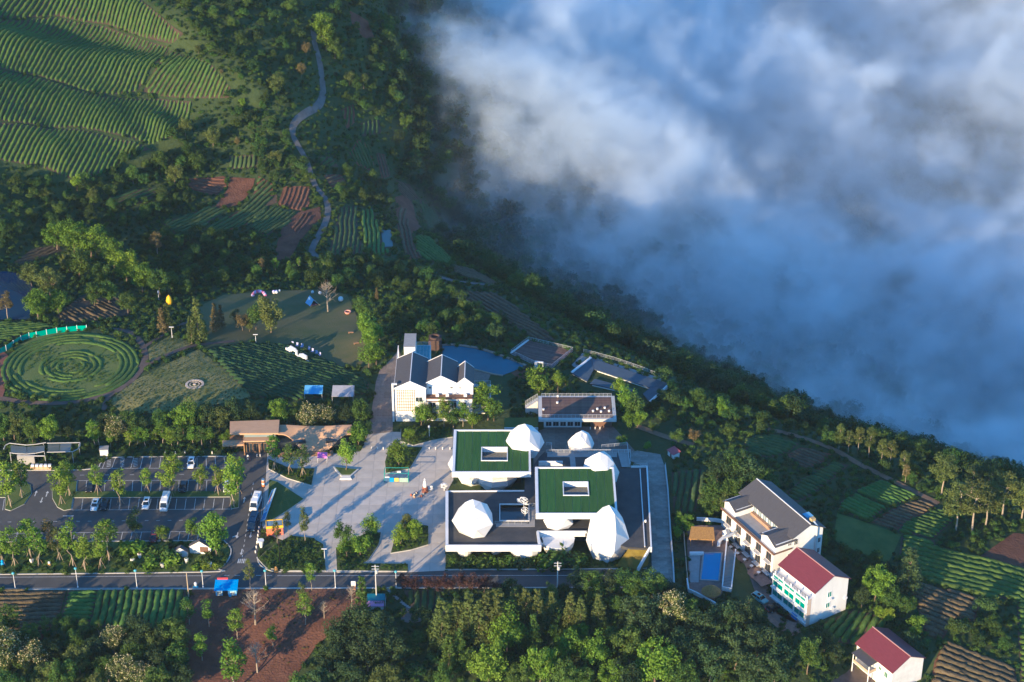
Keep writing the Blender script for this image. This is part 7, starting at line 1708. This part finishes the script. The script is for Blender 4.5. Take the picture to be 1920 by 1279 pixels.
p = site(5, 1060, .06); t = thing('blue_figure', 'small bright blue garden figure at the left edge of the verge', 'figure', p); MB().lathe([(.5, 0), (.55, .5), (.3, .9)], 9).build('body', mat('cyan_blue', (.02, .30, .62), .5), t); MB().lathe([(.12, .9), (.36, 1.15), (.3, 1.5), (.05, 1.65)], 9).build('head', MATS['cyan_blue'], t)
p = site(93, 1062, .06); t = thing('orange_figure', 'small orange and yellow garden figure on the verge', 'figure', p); MB().lathe([(.5, 0), (.5, .5), (.3, .8)], 9).build('body', mat('warm_yellow', (.75, .42, .12), .6), t); MB().lathe([(.12, .8), (.36, 1.05), (.3, 1.4), (.05, 1.5)], 9).build('head', M_WHITE, t)
p = site(367, 1100, .03); t = thing('litter_bin', 'white and blue bin at the lower road edge', 'bin', p); MB().lathe([(.32, 0), (.36, 1.1), (.2, 1.3)], 9).build('body', M_WHITE, t); MB().box(-.6, -.4, 0, .7, -.34, .35).build('blue_box', MATS['cyan_blue'], t)
p = site(663, 1106, .0); t = thing('roadside_sign', 'white and orange roadside board near the lower road', 'sign', p); MB().box(-.55, -.1, .5, .55, .1, 2.6).build('board', M_WHITE, t); MB().box(-.55, -.11, .0, .55, .11, 1.2).build('base', mat('faded_orange', (.55, .24, .12), .8), t)
# white letter wall and chairs on the lawn
a, c = site(537, 660), site(579, 681); d = c - a; L_ = d.length; lw_ = thing('photo_wall', 'white stepped photo wall with openings at the edge of the lawn', 'wall', a, math.atan2(d.y, d.x))
for x0, x1, z0, z1 in ((0, .12, 0, 1.6), (.12, .2, 0, 2.3), (.2, .28, 1.5, 3.1), (.28, .44, 2.1, 3.1), (.28, .44, 0, .9), (.44, .5, .7, 2.8), (.5, .62, .2, 1.4), (.62, .72, 1.0, 2.4), (.72, .8, .8, 2.9), (.8, .92, 1.7, 2.9), (.78, .9, -.2, .9), (.92, 1.0, .3, 1.5)):
    MB().box(x0 * L_ + .01, -.25, z0, x1 * L_ - .01, .25, z1).build('block', M_WHITE, lw_)
for i, (px, py) in enumerate([(548, 648), (557, 650), (566, 652), (579, 657), (586, 661), (593, 665), (599, 668)]):
    t = thing('lawn_chair', nth(i, 7, 'pale lavender chairs behind the white photo wall'), 'chair', site(px, py), R(-25), 'lawn chairs')
    m = mat('lavender', (.42, .42, .62), .7); MB().box(-.35, -.35, .4, .35, .35, .48).build('seat', m, t); MB().box(-.35, .3, .48, .35, .38, 1.25).build('backrest', m, t)
    for x in (-.3, .3):
        for y in (-.3, .3): MB().box(x - .03, y - .03, 0, x + .03, y + .03, .4).build('leg', m, t)
# tent, arch, balls on the lawn
p = site(585, 570); t = thing('camping_tent', 'pale blue ridge tent on the lawn', 'tent', p, R(28)); MB().add([(-1.6, -1.7, 0), (1.6, -1.7, 0), (0, -1.7, 2.3), (-1.6, 1.7, 0), (1.6, 1.7, 0), (0, 1.7, 2.3)], [(0, 3, 5, 2), (1, 2, 5, 4), (3, 4, 5)]).build('fly_sheet', mat('tent_blue', (.30, .50, .72), .7), t); MB().box(-.9, -1.6, 0, .9, -.6, .4).build('red_cushion', mat('cushion_red', (.35, .12, .14), .8), t); b = MB(); b.tube((-1.9, -2.8, 0), (-.2, -1.7, 2.2), .03); b.tube((1.9, -2.8, 0), (.2, -1.7, 2.2), .03); b.build('guy_rope', mat('rope', (.55, .42, .22), .8), t)
a, c = site(474, 556), site(498, 556); md_ = (a + c) / 2; t = thing('balloon_arch', 'pink and lavender balloon arch at the back of the lawn', 'arch', md_); rr = (c - a).length / 2
for k in range(13):
    an = PI * k / 12; q_ = Vector((-rr * math.cos(an), 0, rr * .95 * math.sin(an))); s_ = random.uniform(.42, .62)
    MB().lathe([(.05, -s_), (s_ * .8, -s_ * .6), (s_, 0), (s_ * .8, s_ * .6), (.05, s_)], 9, q_).build('balloon', [mat('pink', (.60, .28, .48), .5), mat('lilac', (.50, .46, .72), .5), mat('rose', (.50, .12, .25), .5)][k % 3], t)
p = site(516, 553); t = thing('balloon_cluster', 'white and lilac balloon cluster right of the arch', 'balloons', p)
for k in range(6): q_ = Vector((random.uniform(-.6, .6), random.uniform(-.4, .4), .5 + random.uniform(0, 1.2))); MB().lathe([(.05, -.5), (.4, -.3), (.5, 0), (.4, .3), (.05, .5)], 9, q_).build('balloon', M_WHITE if k % 2 else MATS['lilac'], t)
for px, py, rr, lab in ((639, 565, .85, 'glowing white ball on the lawn right of the bare tree'), (586, 550, .5, 'small white ball behind the tent'), (600, 552, .55, 'pale balls left of the bare tree'), (524, 547, .4, 'tiny white ball right of the balloon cluster')):
    t = thing('lawn_ball', lab, 'ball', site(px, py), 0, 'lawn balls'); MB().lathe([(rr * .3, 0), (rr * .8, rr * .35), (rr, rr), (rr * .8, rr * 1.65), (rr * .2, rr * 2)], 12).build('shell', M_WHITE, t, smooth_=True); MB().lathe([(rr * .4, -.1), (rr * .4, .1)], 8).build('base', M_GREYDECK, t)
p = site(652, 588); t = thing('fire_bowl', 'pink round bowl seat at the right of the lawn', 'bowl', p); MB().lathe([(.7, 0), (1.0, .5), (1.05, .8), (.8, .8), (.7, .5)], 12).build('bowl', mat('salmon', (.62, .30, .24), .7), t); MB().lathe([(.75, .45), (.75, .55)], 12).build('cushion', M_BLACK, t)
for i, (px, py) in enumerate([(658, 625), (668, 645)]): t = thing('timber_seat', nth(i, 2, 'small wooden seats on the right of the lawn'), 'seat', site(px, py), R(20 * i), 'lawn seats'); MB().box(-.8, -.3, .3, .8, .3, .42).build('seat', M_TIMBER, t); MB().box(-.7, -.2, 0, -.5, .2, .3).build('leg', M_TIMBER, t); MB().box(.5, -.2, 0, .7, .2, .3).build('leg', M_TIMBER, t)
# stone ring on the meadow
p = site(365, 722); t = thing('stone_ring', 'round stone fire ring on the dry meadow', 'stone circle', p)
sm_ = mat('ring_stone', (.42, .36, .30), .9, var=.15, vscale=1, objvar=.15)
for r0, r1, n, h in ((2.0, 2.7, 18, .35), (1.2, 1.55, 12, .3)):
    for k in range(n): a0, a1 = 2 * PI * k / n + .02, 2 * PI * (k + 1) / n - .02; MB().prism([(r0 * math.cos(a0), r0 * math.sin(a0)), (r1 * math.cos(a0), r1 * math.sin(a0)), (r1 * math.cos(a1), r1 * math.sin(a1)), (r0 * math.cos(a1), r0 * math.sin(a1))], -.2, h).build('stone', sm_, t)
MB().lathe([(2.0, .05), (2.0, .12)], 20).build('sand_floor', M_SOIL, t); MB().lathe([(.5, .1), (.45, .4), (.2, .45)], 9).build('fire_pit', sm_, t)
# yellow pod
p = site(318, 573); t = thing('yellow_pod', 'bright yellow leaf-shaped pod above the bronze conical trees', 'play pod', p); MB().lathe([(.3, 0), (.9, .8), (1.0, 1.8), (.7, 3.0), (.05, 3.8)], 10).build('pod', mat('golden', (.75, .42, .01), .5), t, smooth_=True); MB().lathe([(.5, -.2), (.5, .05)], 8).build('base', M_GREYDECK, t)
# green hoarding round the garden
FN = [(-8, 668), (12, 658), (26, 649), (40, 640), (55, 634), (69, 632), (88, 628), (107, 624.5), (126, 622.5), (145, 620.5), (163, 620)]
f0 = site(*FN[5]); gf = thing('green_hoarding', 'teal green panel fence curving behind the round garden', 'fence', f0)
for a, c in zip(FN[:-1], FN[1:]):
    A, B = site(*a) - f0, site(*c) - f0; MB().bar(A.lerp(B, .03), A.lerp(B, .97), .06, 1.75).build('panel', mat('hoarding_teal', (.01, .30, .21), .6), gf)
for a in FN: A = site(*a) - f0; MB().tube(A - Vector((0, 0, .2)), A + Vector((0, 0, 2.0)), .10, None, 6).build('post', M_FASCIA, gf)
# white frame gate by the lookout deck
p = site(1011, 694, 0); t = thing('frame_gate', 'white square portal frame in front of the lookout deck', 'portal', p, R(-12))
MB().box(-1.3, -.5, 0, -.6, .5, 2.6).build('post', M_WHITE, t); MB().box(1.0, -.15, 0, 1.2, .15, 2.6).build('post', M_WHITE, t); MB().box(-1.3, -.3, 2.6, 1.2, .3, 2.85).build('lintel', M_WHITE, t)
# terracotta planting slope by the pool
drape('red_slope', [(958, 700), (985, 688), (1012, 690), (1035, 695), (1010, 705), (975, 712)], mat('russet', (.13, .055, .035), .95, col2=(.17, .09, .05), vscale=.8, bump=.2, bscale=2), .12)
# stone stair and steps by the plum trees
p = site(755, 1130); t = thing('stone_steps', 'winding stone steps beside the dark tea plot', 'steps', p)
for k in range(12):
    q_ = site(729 + k * 2.6 + (k * k) * .07, 1107 + k * 2.9) - p; MB().box(-.55, -.28, -.3, .55, .28, .12).build('step', M_GREYDECK, t, loc=q_, rz=R(-25))
drape('paved_pad', [(752, 1140), (782, 1138), (795, 1165), (770, 1170), (752, 1165)], M_WALK, .12)
drape('house_drive', [(1385, 1035), (1400, 1030), (1455, 1095), (1500, 1170), (1480, 1185), (1440, 1150), (1420, 1120)], mat('drive_stone', (.22, .16, .13), .9, var=.2, vscale=.8), .12)
# two people by the gatehouse
def person(px, py, label, top, legs, deg):
    p = site(px, py, .03); t = thing('person', label, 'person', p, R(deg), 'people at the gatehouse')
    me = bpy.data.meshes.new('body'); J = [(0, 0, .95), (0, 0, 1.25), (0, 0, 1.45), (0, -.01, 1.56), (0, -.02, 1.68), (.10, 0, .9), (.12, -.04, .48), (.13, .06, .06), (.13, -.12, .03), (-.10, 0, .9), (-.11, .05, .48), (-.12, .12, .06), (-.12, -.05, .03), (.2, 0, 1.40), (.26, .02, 1.12), (.24, -.10, .88), (-.2, 0, 1.40), (-.27, .0, 1.12), (-.25, -.12, .9)]
    E = [(0, 1), (1, 2), (2, 3), (3, 4), (0, 5), (5, 6), (6, 7), (7, 8), (0, 9), (9, 10), (10, 11), (11, 12), (2, 13), (13, 14), (14, 15), (2, 16), (16, 17), (17, 18)]
    Rr = [.15, .15, .14, .055, .105, .10, .07, .045, .04, .10, .07, .045, .04, .07, .05, .035, .07, .05, .035]
    me.from_pydata(J, E, []); o = link('body', me, t); me.materials.append(top)
    s = o.modifiers.new('skin', 'SKIN'); o.modifiers.new('sub', 'SUBSURF').levels = 1
    for v, r_ in zip(me.skin_vertices[0].data if me.skin_vertices else [], Rr): v.radius = (r_, r_)
    if me.skin_vertices: me.skin_vertices[0].data[0].use_root = True
    MB().lathe([(.10, 1.70), (.115, 1.76), (.08, 1.82), (.02, 1.84)], 9).build('hair', M_BLACK, t); b = MB().lathe([(.13, .52), (.19, .75), (.17, .98)], 10); b.build('trousers', legs, t)
    return t
person(465, 862, 'person in a white top standing before the gatehouse', mat('shirt_white', (.75, .74, .72), .8), M_BLACK, 20); person(469, 864, 'person in dark clothes standing before the gatehouse', mat('coat_dark', (.06, .03, .06), .8), M_BLACK, -30)
